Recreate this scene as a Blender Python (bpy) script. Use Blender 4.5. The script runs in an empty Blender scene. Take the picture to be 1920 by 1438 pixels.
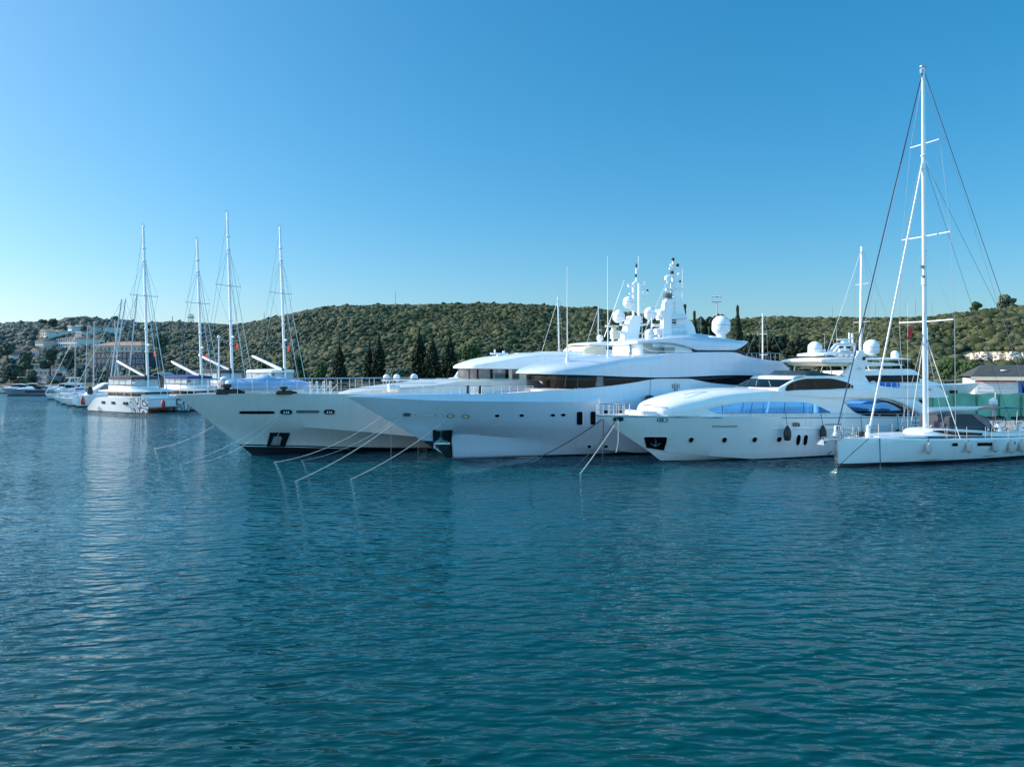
import bpy, bmesh, math, random
import numpy as np
from mathutils import Vector, Matrix, noise as mnoise

random.seed(7); np.random.seed(7)
R = math.radians
C = bpy.context.scene.collection
F = 1380.0; HC = 7.2; HY = 690.0; CX = 960.0      # survey camera: focal length in photo pixels, eye height, horizon row

def wp(px, py, Y): return ((px-CX)/F*Y, Y, HC-(py-HY)/F*Y)
def wat(px, py, z=0.0):
    Y = F*(HC-z)/(py-HY); return ((px-CX)/F*Y, Y, z)

# ------------------------------------------------------------------ materials
def newmat(name):
    m = bpy.data.materials.new(name); m.use_nodes = True
    nt = m.node_tree; b = nt.nodes['Principled BSDF']; return m, nt, b
def mat(name, col, rough=0.5, metal=0.0, var=0.06, scale=1.5, coat=0.0, bump=0.0, bscale=8.0, spec=0.5, rvar=0.05, alpha=None, streak=0.0):
    m, nt, b = newmat(name); N = nt.nodes; L = nt.links
    b.inputs['Metallic'].default_value = metal
    b.inputs['Specular IOR Level'].default_value = spec
    b.inputs['Coat Weight'].default_value = coat
    b.inputs['Coat Roughness'].default_value = 0.04
    tc = N.new('ShaderNodeTexCoord'); nz = N.new('ShaderNodeTexNoise')
    nz.inputs['Scale'].default_value = scale; nz.inputs['Detail'].default_value = 5
    L.new(tc.outputs['Object'], nz.inputs['Vector'])
    mr = N.new('ShaderNodeMapRange'); mr.inputs[1].default_value = 0.3; mr.inputs[2].default_value = 0.7
    mr.inputs[3].default_value = 1-var; mr.inputs[4].default_value = 1+var
    L.new(nz.outputs['Fac'], mr.inputs[0])
    mx = N.new('ShaderNodeVectorMath'); mx.operation = 'SCALE'
    mx.inputs[0].default_value = col; L.new(mr.outputs[0], mx.inputs['Scale'])
    L.new(mx.outputs[0], b.inputs['Base Color'])
    mr2 = N.new('ShaderNodeMapRange'); mr2.inputs[1].default_value = 0.3; mr2.inputs[2].default_value = 0.7
    mr2.inputs[3].default_value = max(0.01, rough-rvar); mr2.inputs[4].default_value = rough+rvar
    L.new(nz.outputs['Fac'], mr2.inputs[0]); L.new(mr2.outputs[0], b.inputs['Roughness'])
    if streak > 0:   # run marks and faint staining down the topsides, darker just above the water
        mp = N.new('ShaderNodeMapping'); mp.inputs['Scale'].default_value = (2.6, 2.6, 0.16); L.new(tc.outputs['Object'], mp.inputs['Vector'])
        ns = N.new('ShaderNodeTexNoise'); ns.inputs['Scale'].default_value = 1.0; ns.inputs['Detail'].default_value = 6; L.new(mp.outputs[0], ns.inputs['Vector'])
        ms = N.new('ShaderNodeMapRange'); ms.inputs[1].default_value = 0.45; ms.inputs[2].default_value = 0.75; ms.inputs[3].default_value = 1.0; ms.inputs[4].default_value = 1-streak
        L.new(ns.outputs['Fac'], ms.inputs[0]); sp = N.new('ShaderNodeSeparateXYZ'); L.new(tc.outputs['Object'], sp.inputs[0])
        mz = N.new('ShaderNodeMapRange'); mz.inputs[1].default_value = 0.0; mz.inputs[2].default_value = 0.7; mz.inputs[3].default_value = 0.80; mz.inputs[4].default_value = 1.0
        L.new(sp.outputs[2], mz.inputs[0]); mm = N.new('ShaderNodeMath'); mm.operation = 'MULTIPLY'; L.new(ms.outputs[0], mm.inputs[0]); L.new(mz.outputs[0], mm.inputs[1])
        m3 = N.new('ShaderNodeMath'); m3.operation = 'MULTIPLY'; L.new(mr.outputs[0], m3.inputs[0]); L.new(mm.outputs[0], m3.inputs[1]); L.new(m3.outputs[0], mx.inputs['Scale'])
    if bump > 0:
        n2 = N.new('ShaderNodeTexNoise'); n2.inputs['Scale'].default_value = bscale; n2.inputs['Detail'].default_value = 4
        L.new(tc.outputs['Object'], n2.inputs['Vector'])
        bp = N.new('ShaderNodeBump'); bp.inputs['Strength'].default_value = bump; bp.inputs['Distance'].default_value = 0.1
        L.new(n2.outputs['Fac'], bp.inputs['Height']); L.new(bp.outputs[0], b.inputs['Normal'])
    if alpha is not None: b.inputs['Alpha'].default_value = alpha
    return m
M = {}
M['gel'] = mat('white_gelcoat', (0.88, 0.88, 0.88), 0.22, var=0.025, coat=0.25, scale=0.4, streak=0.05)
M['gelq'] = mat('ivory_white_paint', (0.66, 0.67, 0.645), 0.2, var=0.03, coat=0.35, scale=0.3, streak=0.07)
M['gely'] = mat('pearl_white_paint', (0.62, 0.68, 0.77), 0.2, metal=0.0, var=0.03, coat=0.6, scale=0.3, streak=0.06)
M['cream'] = mat('cream_panel', (0.72, 0.64, 0.48), 0.5, var=0.05)
M['beige'] = mat('beige_panel', (0.50, 0.45, 0.38), 0.5, var=0.05)
M['deck'] = mat('pale_deck', (0.68, 0.66, 0.62), 0.6, var=0.08, scale=3)
M['teak'] = mat('weathered_teak', (0.36, 0.28, 0.20), 0.7, var=0.15, scale=4)
M['boot'] = mat('black_antifouling', (0.008, 0.010, 0.014), 0.35, var=0.3)
M['black'] = mat('black_rubber', (0.012, 0.013, 0.016), 0.45, var=0.2)
M['glass'] = mat('dark_tinted_glass', (0.004, 0.005, 0.007), 0.06, var=0.3, spec=0.2, rvar=0.02, scale=0.7)
M['glassg'] = mat('smoked_green_glass', (0.03, 0.05, 0.05), 0.06, var=0.25, spec=0.8, rvar=0.02)
M['glassw'] = mat('grey_cabin_glass', (0.10, 0.13, 0.15), 0.07, var=0.3, spec=0.8, rvar=0.02)
M['glassb'] = mat('blue_mirror_glass', (0.13, 0.44, 0.90), 0.05, metal=0.8, var=0.12, rvar=0.02, scale=0.35)
M['steel'] = mat('polished_steel', (0.62, 0.63, 0.65), 0.22, metal=1.0, var=0.1)
M['alu'] = mat('anodised_mast', (0.84, 0.85, 0.87), 0.35, metal=0.1, var=0.06, scale=0.8)
M['alug'] = mat('grey_mast', (0.42, 0.45, 0.48), 0.4, metal=0.4, var=0.08)
M['wire'] = mat('rigging_wire', (0.42, 0.45, 0.48), 0.4, metal=0.5)
M['wiredk'] = mat('dark_forestay_cover', (0.02, 0.04, 0.10), 0.6)
M['wirewh'] = mat('furled_sail_cloth', (0.78, 0.78, 0.76), 0.7)
M['rope'] = mat('pale_rope', (0.66, 0.62, 0.55), 0.85, var=0.2, scale=12)
M['ropedk'] = mat('dark_wet_rope', (0.05, 0.055, 0.06), 0.7, var=0.2, scale=12)
M['canvasg'] = mat('charcoal_canvas', (0.055, 0.06, 0.075), 0.85, var=0.15, bump=0.3, bscale=3)
M['canvasb'] = mat('navy_canvas', (0.02, 0.05, 0.20), 0.85, var=0.15)
M['tarp'] = mat('pale_blue_tarpaulin', (0.42, 0.53, 0.74), 0.5, var=0.1, bump=0.25, bscale=2.5, scale=1.2)
M['fendw'] = mat('grey_white_fender', (0.52, 0.51, 0.48), 0.6, var=0.12, scale=6)
M['red'] = mat('red_cloth', (0.62, 0.02, 0.02), 0.7)
M['redf'] = mat('red_fender_rubber', (0.50, 0.05, 0.06), 0.5)
M['blue'] = mat('bright_blue_paint', (0.03, 0.16, 0.55), 0.5)
M['conc'] = mat('quay_concrete', (0.34, 0.33, 0.31), 0.85, var=0.2, scale=0.6, bump=0.3, bscale=3)
M['plaster'] = mat('white_plaster', (0.70, 0.70, 0.68), 0.8, var=0.08, scale=0.3)
M['plasterc'] = mat('cream_plaster', (0.60, 0.55, 0.47), 0.8, var=0.1, scale=0.3)
M['tile'] = mat('terracotta_tiles', (0.36, 0.22, 0.16), 0.85, var=0.2, scale=1)
M['tiledk'] = mat('brown_roof_tiles', (0.14, 0.10, 0.09), 0.85, var=0.2, scale=1)
M['roofg'] = mat('grey_sheet_roof', (0.065, 0.063, 0.06), 0.7, var=0.15, scale=0.8, bump=0.2, bscale=2)
M['winp'] = mat('house_window_glass', (0.09, 0.12, 0.16), 0.15, var=0.3)
M['facade'] = mat('dark_glazed_facade', (0.06, 0.075, 0.10), 0.25, var=0.25, scale=0.5)
M['bark'] = mat('bark', (0.12, 0.09, 0.07), 0.9, var=0.3, scale=3)
M['greenf'] = mat('green_screen_cloth', (0.13, 0.38, 0.28), 0.75, var=0.3, scale=0.5, bump=0.5, bscale=0.9)
M['orange'] = mat('orange_lifebuoy', (0.75, 0.14, 0.05), 0.5)
M['rust'] = mat('rusty_brown_metal', (0.22, 0.11, 0.06), 0.8, var=0.3)

def leafmat(name, cols, scale, rough=0.75, coord='Object'):
    m, nt, b = newmat(name); N = nt.nodes; L = nt.links
    tc = N.new('ShaderNodeTexCoord'); geo = N.new('ShaderNodeNewGeometry')
    nz = N.new('ShaderNodeTexNoise'); nz.inputs['Scale'].default_value = scale; nz.inputs['Detail'].default_value = 6
    nz.inputs['Roughness'].default_value = 0.7
    L.new(tc.outputs[coord], nz.inputs['Vector'])
    ad = N.new('ShaderNodeMath'); ad.operation = 'MULTIPLY_ADD'; ad.inputs[1].default_value = 0.55
    L.new(geo.outputs['Random Per Island'], ad.inputs[0]); 
    sb = N.new('ShaderNodeMath'); sb.operation = 'MULTIPLY'; sb.inputs[1].default_value = 0.75
    L.new(nz.outputs['Fac'], sb.inputs[0]); L.new(sb.outputs[0], ad.inputs[2])
    cr = N.new('ShaderNodeValToRGB'); e = cr.color_ramp.elements
    e[0].position = 0.22; e[0].color = (*cols[0], 1); e[1].position = 0.85; e[1].color = (*cols[-1], 1)
    for k, c in enumerate(cols[1:-1]):
        x = e.new(0.22+0.63*(k+1)/(len(cols)-1)); x.color = (*c, 1)
    L.new(ad.outputs[0], cr.inputs[0]); L.new(cr.outputs[0], b.inputs['Base Color'])
    b.inputs['Roughness'].default_value = rough; b.inputs['Specular IOR Level'].default_value = 0.2
    return m, nt, b, cr
M['cypress'] = leafmat('cypress_foliage', [(0.006, 0.011, 0.007), (0.011, 0.020, 0.011), (0.022, 0.036, 0.017)], 1.2)[0]
M['pine'] = leafmat('pine_foliage', [(0.015, 0.03, 0.012), (0.03, 0.06, 0.02), (0.06, 0.10, 0.03)], 0.8)[0]
M['olive'] = leafmat('olive_foliage', [(0.05, 0.065, 0.045), (0.09, 0.11, 0.07), (0.15, 0.17, 0.11)], 0.8)[0]
M['hazy'] = leafmat('far_shore_foliage', [(0.035, 0.055, 0.045), (0.06, 0.085, 0.065), (0.10, 0.13, 0.10)], 0.8)[0]  # aerial haze is put into these leaf colours
M['palm'] = leafmat('palm_foliage', [(0.03, 0.05, 0.02), (0.08, 0.10, 0.04), (0.15, 0.16, 0.08)], 1.5)[0]

def swirlmat(name, axis0, axis1, cdark):
    """white hull paint with flowing swirl artwork between two positions along the hull"""
    m, nt, b = newmat(name); N = nt.nodes; L = nt.links
    tc = N.new('ShaderNodeTexCoord'); sp = N.new('ShaderNodeSeparateXYZ'); L.new(tc.outputs['Object'], sp.inputs[0])
    nz = N.new('ShaderNodeTexNoise'); nz.inputs['Scale'].default_value = 0.55; nz.inputs['Detail'].default_value = 0
    L.new(tc.outputs['Object'], nz.inputs['Vector'])
    wv = N.new('ShaderNodeMath'); wv.operation = 'MULTIPLY'; wv.inputs[1].default_value = 46.0
    L.new(nz.outputs['Fac'], wv.inputs[0])
    sn = N.new('ShaderNodeMath'); sn.operation = 'SINE'; L.new(wv.outputs[0], sn.inputs[0])
    gt = N.new('ShaderNodeMath'); gt.operation = 'GREATER_THAN'; gt.inputs[1].default_value = 0.1; L.new(sn.outputs[0], gt.inputs[0])
    a = N.new('ShaderNodeMath'); a.operation = 'GREATER_THAN'; a.inputs[1].default_value = axis0
    c = N.new('ShaderNodeMath'); c.operation = 'LESS_THAN'; c.inputs[1].default_value = axis1
    L.new(sp.outputs[0], a.inputs[0]); L.new(sp.outputs[0], c.inputs[0])
    m1 = N.new('ShaderNodeMath'); m1.operation = 'MULTIPLY'; L.new(a.outputs[0], m1.inputs[0]); L.new(c.outputs[0], m1.inputs[1])
    m2 = N.new('ShaderNodeMath'); m2.operation = 'MULTIPLY'; L.new(m1.outputs[0], m2.inputs[0]); L.new(gt.outputs[0], m2.inputs[1])
    mx = N.new('ShaderNodeMix'); mx.data_type = 'RGBA'; L.new(m2.outputs[0], mx.inputs['Factor'])
    mx.inputs['A'].default_value = (0.80, 0.80, 0.79, 1); mx.inputs['B'].default_value = (*cdark, 1)
    L.new(mx.outputs['Result'], b.inputs['Base Color']); b.inputs['Roughness'].default_value = 0.25
    return m

# ------------------------------------------------------------------ object helpers
def tag(o, label=None, cat=None, group=None, kind=None):
    if label: o['label'] = label
    if cat: o['category'] = cat
    if group: o['group'] = group
    if kind: o['kind'] = kind
    return o
def empty(name, loc, rz=0.0, label=None, cat=None, group=None):
    o = bpy.data.objects.new(name, None); C.objects.link(o); o.empty_display_size = 0.5
    o.location = loc; o.rotation_euler = (0, 0, rz)
    return tag(o, label, cat, group)
def link(name, me, parent=None):
    o = bpy.data.objects.new(name, me); C.objects.link(o)
    if parent is not None: o.parent = parent
    return o
def copy_tree(o, parent=None):
    c = o.copy(); C.objects.link(c)
    if parent is not None: c.parent = parent
    for ch in list(o.children): copy_tree(ch, c)
    return c

class MB:
    def __init__(s): s.v = []; s.f = []; s.mi = []; s.cur = 0
    def add(s, vs, fs):
        n = len(s.v); s.v += [tuple(map(float, p)) for p in vs]
        s.f += [tuple(i+n for i in f) for f in fs]; s.mi += [s.cur]*len(fs); return s
    def box(s, x0, x1, y0, y1, z0, z1, bev=0.0):
        if bev > 0:
            b = min(bev, (x1-x0)/2.01, (y1-y0)/2.01, (z1-z0)/2.01)
            ring = lambda z, i: [(x0+i, y0+b, z), (x0+b, y0+i, z), (x1-b, y0+i, z), (x1-i, y0+b, z), (x1-i, y1-b, z), (x1-b, y1-i, z), (x0+b, y1-i, z), (x0+i, y1-b, z)]
            rs = [ring(z0, b*.999), ring(z0+b, 0), ring(z1-b, 0), ring(z1, b*.999)]
            return s.loft(rs, True, True)
        vs = [(x0,y0,z0),(x1,y0,z0),(x1,y1,z0),(x0,y1,z0),(x0,y0,z1),(x1,y0,z1),(x1,y1,z1),(x0,y1,z1)]
        return s.add(vs, [(0,3,2,1),(4,5,6,7),(0,1,5,4),(1,2,6,5),(2,3,7,6),(3,0,4,7)])
    def loft(s, rings, closed=True, caps=False):
        n = len(rings[0]); vs = [p for r in rings for p in r]; fs = []
        for i in range(len(rings)-1):
            for j in range(n if closed else n-1):
                k = (j+1) % n
                fs.append((i*n+j, i*n+k, (i+1)*n+k, (i+1)*n+j))
        if caps:
            fs.append(tuple(range(n-1, -1, -1))); fs.append(tuple((len(rings)-1)*n+j for j in range(n)))
        return s.add(vs, fs)
    def tube(s, pts, r, n=6, r2=None):
        pts = [Vector(p) for p in pts]; rings = []; m = len(pts)
        up = None
        for i, p in enumerate(pts):
            t = (pts[min(i+1, m-1)]-pts[max(i-1, 0)]).normalized()
            if up is None: up = Vector((0, 0, 1)) if abs(t.z) < 0.9 else Vector((1, 0, 0))
            a = t.cross(up).normalized(); b = a.cross(t).normalized(); up = b
            rr = r if r2 is None else r+(r2-r)*i/(m-1)
            rings.append([p+a*rr*math.cos(2*math.pi*k/n)+b*rr*math.sin(2*math.pi*k/n) for k in range(n)])
        return s.loft(rings, True, True)
    def lathe(s, c, prof, n=20):
        rings = [[(c[0]+r*math.cos(2*math.pi*k/n), c[1]+r*math.sin(2*math.pi*k/n), c[2]+z) for k in range(n)] for r, z in prof]
        return s.loft(rings, True, True)
    def prism(s, poly, y0, y1):
        """poly = (x, z) outline, extruded along y"""
        n = len(poly); vs = [(x, y0, z) for x, z in poly]+[(x, y1, z) for x, z in poly]
        fs = [(i, (i+1) % n, n+(i+1) % n, n+i) for i in range(n)]
        fs += [tuple(range(n-1, -1, -1)), tuple(range(n, 2*n))]
        return s.add(vs, fs)
    def build(s, name, m, parent=None, smooth=35, bevel=0.0):
        me = bpy.data.meshes.new(name); me.from_pydata(s.v, [], s.f)
        for mm in (m if isinstance(m, (list, tuple)) else [m]): me.materials.append(mm)
        me.polygons.foreach_set('material_index', s.mi)
        bm = bmesh.new(); bm.from_mesh(me)
        bmesh.ops.remove_doubles(bm, verts=bm.verts, dist=0.0005)
        bmesh.ops.dissolve_degenerate(bm, dist=0.0004, edges=bm.edges)
        bmesh.ops.recalc_face_normals(bm, faces=bm.faces); bm.to_mesh(me); bm.free()
        if smooth:
            me.polygons.foreach_set('use_smooth', [True]*len(me.polygons))
            me.set_sharp_from_angle(angle=R(smooth))
        me.update()
        return link(name, me, parent)

def dome_prof(r):
    p = [(0.45*r, -1.18*r), (0.62*r, -1.0*r), (0.93*r, -0.72*r), (r, -0.55*r), (r, 0.05*r)]
    for k in range(1, 9):
        a = k/8*math.pi/2; p.append((r*math.cos(a)+1e-3, 0.05*r+0.95*r*math.sin(a)))
    return p

def herm(xs, ys, x):
    """smooth monotone-ish interpolation"""
    xs = np.asarray(xs, float); ys = np.asarray(ys, float); x = np.asarray(x, float)
    if len(xs) < 3: return np.interp(x, xs, ys)
    d = np.diff(ys)/np.diff(xs); m = np.zeros_like(ys); m[0] = d[0]; m[-1] = d[-1]
    for i in range(1, len(ys)-1):
        m[i] = 0 if d[i-1]*d[i] <= 0 else 2*d[i-1]*d[i]/(d[i-1]+d[i])
    i = np.clip(np.searchsorted(xs, x)-1, 0, len(xs)-2); h = xs[i+1]-xs[i]; t = np.clip((x-xs[i])/h, 0, 1)
    return (2*t**3-3*t**2+1)*ys[i]+(t**3-2*t**2+t)*h*m[i]+(-2*t**3+3*t**2)*ys[i+1]+(t**3-t**2)*h*m[i+1]

class Boat:
    """local x runs from the bow at the waterline to the stern, local y away from the viewer side, z up"""
    def __init__(s, name, label, cat, px, py, ang, group=None):
        s.O = wat(px, py); s.a = R(ang); s.ca = math.cos(s.a); s.sa = math.sin(s.a)
        s.root = empty(name, s.O, s.a, label, cat, group)
    def L(s, px, py, y=0.0):
        kx = (px-CX)/F; ky = (py-HY)/F
        x = (kx*(s.O[1]+y*s.ca)-s.O[0]+y*s.sa)/(s.ca-kx*s.sa)
        Y = s.O[1]+x*s.sa+y*s.ca
        return x, HC-ky*Y
    def P(s, px, py, y=0.0):
        x, z = s.L(px, py, y); return (x, y, z)
    def W(s, p):  # local -> world
        x, y, z = p; return (s.O[0]+x*s.ca-y*s.sa, s.O[1]+x*s.sa+y*s.ca, z)
    # ---------------------------------------------------------------- hull
    def hull(s, stem, lines, xend, mats, boot, stern_taper=0.9, name='hull', sub=4, drop=0.75, deckm=None, n1=46, n2=30):
        g = lambda t, p: 1-(1-np.clip(t, 0, 1))**p
        st = [s.L(px, py, 0) for px, py in stem]; sx = np.array([q[0] for q in st]); sz = np.array([q[1] for q in st])
        st_z0 = -1.0; sx = np.append(sx, sx[-1]+0.6); sz = np.append(sz, st_z0)
        o = np.argsort(sx); sx = sx[o]; sz = sz[o]
        xt = sx[0]; s.xt = xt
        tap = lambda x: 1-(1-stern_taper)*np.clip((x-0.55*xend)/(0.45*xend), 0, 1)**2
        out = []
        for ln in lines:
            B, Lh, p = ln['B'], ln['L'], ln['p']
            if 'z' in ln:
                zc = ln['z']; x0 = float(np.interp(-zc, -sz, sx)); X = np.array([x0-1, xend+5]); Z = np.array([zc, zc])
            else:
                x0, z0 = s.L(*ln['pts'][0], 0); X = [x0]; Z = [z0]
                for (px, py) in ln['pts'][1:]:
                    y = 0.0
                    for _ in range(25):
                        x, z = s.L(px, py, y); y = 0.5*y+0.5*(-B*float(g((x-x0)/Lh, p)*tap(x)))
                    X.append(x); Z.append(z)
                X = np.array(X); Z = np.array(Z)
            out.append(dict(x0=x0, X=X, Z=Z, B=B, L=Lh, p=p, bulge=ln.get('bulge', 0)))
        def lev(x):
            r = []
            zs = np.interp(x, sx, sz, right=-9)
            for ln in out:
                zl = float(herm(ln['X'], ln['Z'], x)) if len(ln['X']) > 2 else float(np.interp(x, ln['X'], ln['Z']))
                if x < ln['X'][0] and len(ln['X']) > 2: zl = ln['Z'][0]
                b = float(ln['B']*g((x-ln['x0'])/ln['L'], ln['p'])*tap(x))
                if zl < zs: zl = zs; b = 0.0
                r.append([b, zl])
            for i in range(1, len(r)): r[i][1] = max(r[i][1], r[i-1][1]+1e-4)
            return r
        s.lev = lev; s.out = out
        def hb(x, z):
            r = lev(x)
            for i in range(len(r)-1):
                if z <= r[i+1][1]:
                    t = max(0, (z-r[i][1])/max(1e-6, r[i+1][1]-r[i][1]))
                    return r[i][0]+(r[i+1][0]-r[i][0])*t+out[i+1]['bulge']*(r[i+1][0]-r[i][0])*math.sin(math.pi*t)
            return r[-1][0]
        s.hb = hb
        xs = np.concatenate([xt+(8-xt)*np.linspace(0, 1, n1)**1.25, np.linspace(8, xend, n2)[1:]])
        mb = MB()
        for sg in (-1, 1):
            rows = []
            for x in xs:
                r = lev(x); row = []
                for i in range(len(r)-1):
                    for k in range(sub):
                        t = k/sub
                        b = r[i][0]+(r[i+1][0]-r[i][0])*t+out[i+1]['bulge']*(r[i+1][0]-r[i][0])*math.sin(math.pi*t)
                        row.append((x, sg*b, r[i][1]+(r[i+1][1]-r[i][1])*t))
                row.append((x, sg*r[-1][0], r[-1][1]))
                b = r[-1][0]; ib = max(0, b-0.14)
                row.append((x, sg*ib, r[-1][1]+0.02)); 
                ib2 = max(0, b-0.2) if x > xt+0.5 else 0
                row.append((x, sg*ib2, r[-1][1]-min(drop, max(0, (x-xt-0.3)*0.6))))
                rows.append(row)
            n = len(rows[0])
            for i in range(len(rows)-1):
                for j in range(n-1):
                    q = [rows[i][j], rows[i+1][j], rows[i+1][j+1], rows[i][j+1]]
                    zc = sum(p[2] for p in q)/4; xc = q[0][0]
                    mb.cur = 1 if zc < boot(xc) and j < n-3 else 0
                    mb.add(q, [(0, 1, 2, 3)])
            mb.cur = 0
            last = rows[-1][:-2]
            mb.add(last+[(p[0], 0, p[2]) for p in last], [(j, j+1, len(last)+j+1, len(last)+j) for j in range(len(last)-1)])
        h = mb.build(name, mats, s.root, smooth=22)
        d = MB(); ring = []
        for x in xs:
            r = lev(x); b = max(0.0, r[-1][0]-0.19); z = r[-1][1]-min(drop, max(0, (x-xt-0.3)*0.6))+0.0
            ring.append([(x, -b, z), (x, -b*0.5, z+0.04), (x, 0, z+0.06), (x, b*0.5, z+0.04), (x, b, z)])
        d.loft(ring, False); s.deck = d.build('deck', deckm or M['deck'], s.root, smooth=40)
        return h
    def on(s, px, py, fb=None, off=0.0):
        fb = fb or s.hb; y = 0.0
        for _ in range(40):
            x, z = s.L(px, py, y); y = 0.5*y-0.5*(fb(x, z)+off)
        return (x, -(fb(x, z)+off), z)
    def patch(s, mb, poly, fb=None, off=0.02, dens=0, grid=0):
        """a thin plate following the side surface, outline given on the survey photo"""
        P = [s.on(px, py, fb, off) for px, py in poly]
        if grid:
            return mb.add(P, [tuple(range(len(P)))])
        c = tuple(sum(p[k] for p in P)/len(P) for k in range(3)); fb2 = fb or s.hb
        c = (c[0], -(fb2(c[0], c[2])+off), c[2])
        n = len(P); mb.add(P+[c], [(i, (i+1) % n, n) for i in range(n)])
    def strip(s, mb, top, bot, fb=None, off=0.02, n=24):
        """plate between an upper and a lower edge curve (photo pixels) laid on the side surface"""
        a = min(top[0][0], bot[0][0]); b = max(top[-1][0], bot[-1][0]); pxs = np.linspace(a, b, n)
        ty = herm([p[0] for p in top], [p[1] for p in top], pxs); by = herm([p[0] for p in bot], [p[1] for p in bot], pxs)
        rows = []
        for px, t, b2 in zip(pxs, ty, by):
            b2 = max(b2, t+0.05)
            rows.append([s.on(px, t+(b2-t)*k/3, fb, off) for k in range(4)])
        mb.loft(rows, False)
    # ---------------------------------------------------------------- superstructure shell
    def shell(s, name, m, st, parent=None, n=40, e=2.3, smooth=30, crown=0.35, closed=True, side=8, absx=False):
        """st rows: photo x, bottom y, shoulder y, crown y, half width"""
        X=[];ZB=[];ZS=[];ZT=[];Wd=[]
        for (px, yb, ysh, yt, w) in st:
            x, zb = s.L(px, yb, -w); _, zs = s.L(px, ysh, -w)
            # crown height measured at the crown line for the same local x
            Yc = s.O[1]+x*s.sa-crown*w*s.ca; zt = HC-(yt-HY)/F*Yc
            X.append(x); ZB.append(zb); ZS.append(max(zs, zb)); ZT.append(max(zt, zs+0.005)); Wd.append(w)
        o = np.argsort(X); X = np.array(X)[o]; ZB = np.array(ZB)[o]; ZS = np.array(ZS)[o]; ZT = np.array(ZT)[o]; Wd = np.array(Wd)[o]
        xs = np.unique(np.concatenate([X, np.linspace(X[0], X[-1], n)]))
        fn = lambda a: (lambda x: herm(X, a, x))
        fzb, fzs, fzt, fw = fn(ZB), fn(ZS), fn(ZT), fn(Wd)
        rings = []
        for x in xs:
            zb, zs, zt, w = float(fzb(x)), float(fzs(x)), float(fzt(x)), float(fw(x))
            half = [(x, -w, zb), (x, -w, zb+(zs-zb)*0.33), (x, -w, zb+(zs-zb)*0.66)]
            for k in range(side+1):
                t = k/side*math.pi/2
                half.append((x, -w*max(0, math.cos(t))**(2/e), zs+(zt-zs)*math.sin(t)**(2/e)))
            full = half+[(p[0], -p[1], p[2]) for p in reversed(half[:-1])]
            rings.append(full)
        mb = MB(); mb.loft(rings, closed, True)
        ob = mb.build(name, m, parent or s.root, smooth=smooth)
        def hb(x, z):
            zb, zs, zt, w = float(fzb(x)), float(fzs(x)), float(fzt(x)), float(fw(x))
            if z <= zs: return w
            t = min(1, (z-zs)/max(1e-4, zt-zs)); return w*max(0.0, 1-t**e)**(1/e)
        return ob, hb, (fzb, fzs, fzt, fw)

def rail(mb, pts, h, n_posts, r=0.022, mids=(0.5,), pr=0.018):
    """guard rail over deck points"""
    P = [Vector(p) for p in pts]; up = Vector((0, 0, 1))
    mb.tube([p+up*h for p in P], r, 5)
    for m_ in mids: mb.tube([p+up*h*m_ for p in P], r*0.6, 4)
    seg = [0]
    for i in range(1, len(P)): seg.append(seg[-1]+(P[i]-P[i-1]).length)
    for k in range(n_posts):
        d = seg[-1]*k/(max(1, n_posts-1)); i = min(max(1, int(np.searchsorted(seg, d))), len(P)-1)
        t = (d-seg[i-1])/max(1e-6, seg[i]-seg[i-1]); p = P[i-1].lerp(P[i], t)
        mb.tube([p, p+up*h], pr, 5)

def sagline(a, b, sag, n=14):
    a = Vector(a); b = Vector(b)
    return [a.lerp(b, k/n)-Vector((0, 0, sag*4*(k/n)*(1-k/n))) for k in range(n+1)]

def rope(a, b, sag, r, m, label, group=None):
    mb = MB(); a = Vector(a); pts = [p-a for p in sagline(a, b, sag)]
    o = mb; mb.tube(pts, r, 5); ob = mb.build('mooring_rope', m); ob.location = a
    tag(ob, label, 'rope', group); return ob

def lettering(txt, size, loc, rot, m, parent, ext=0.01):
    cu = bpy.data.curves.new('lettering', 'FONT'); cu.body = txt; cu.size = size; cu.extrude = ext; cu.offset = size*0.012
    tmp = bpy.data.objects.new('lettering_source', cu)
    me = bpy.data.meshes.new_from_object(tmp); me.name = 'lettering'; me.materials.clear(); me.materials.append(m)
    bpy.data.objects.remove(tmp); bpy.data.curves.remove(cu)
    o = link('lettering', me, parent); o.location = loc; o.rotation_euler = rot; return o
# ================================================================== world, sun, camera
SUN_EL = 28.0; SUN_AZ = 12.0       # azimuth: degrees beyond straight left of the view, towards the far side
sc = bpy.context.scene
w = bpy.data.worlds.new('World'); sc.world = w; w.use_nodes = True
nt = w.node_tree; bg = nt.nodes['Background']
sky = nt.nodes.new('ShaderNodeTexSky'); sky.sky_type = 'NISHITA'; sky.sun_disc = False
sky.sun_elevation = R(SUN_EL)
sd = Vector((-math.cos(R(SUN_AZ)), math.sin(R(SUN_AZ)), 0))
sky.sun_rotation = math.atan2(sd.x, sd.y)
sky.air_density = 0.93; sky.dust_density = 1.35; sky.ozone_density = 5.8; sky.altitude = 0
# a camera's tone curve on the physical sky: compress its range a little, keep the blue
ml = nt.nodes.new('ShaderNodeVectorMath'); ml.operation = 'SCALE'; ml.inputs['Scale'].default_value = 2.05
gm = nt.nodes.new('ShaderNodeGamma'); gm.inputs[1].default_value = 0.742
hs = nt.nodes.new('ShaderNodeHueSaturation'); hs.inputs['Hue'].default_value = 0.488; hs.inputs['Saturation'].default_value = 1.44
nt.links.new(sky.outputs[0], ml.inputs[0]); nt.links.new(ml.outputs[0], gm.inputs[0]); nt.links.new(gm.outputs[0], hs.inputs['Color'])
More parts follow.
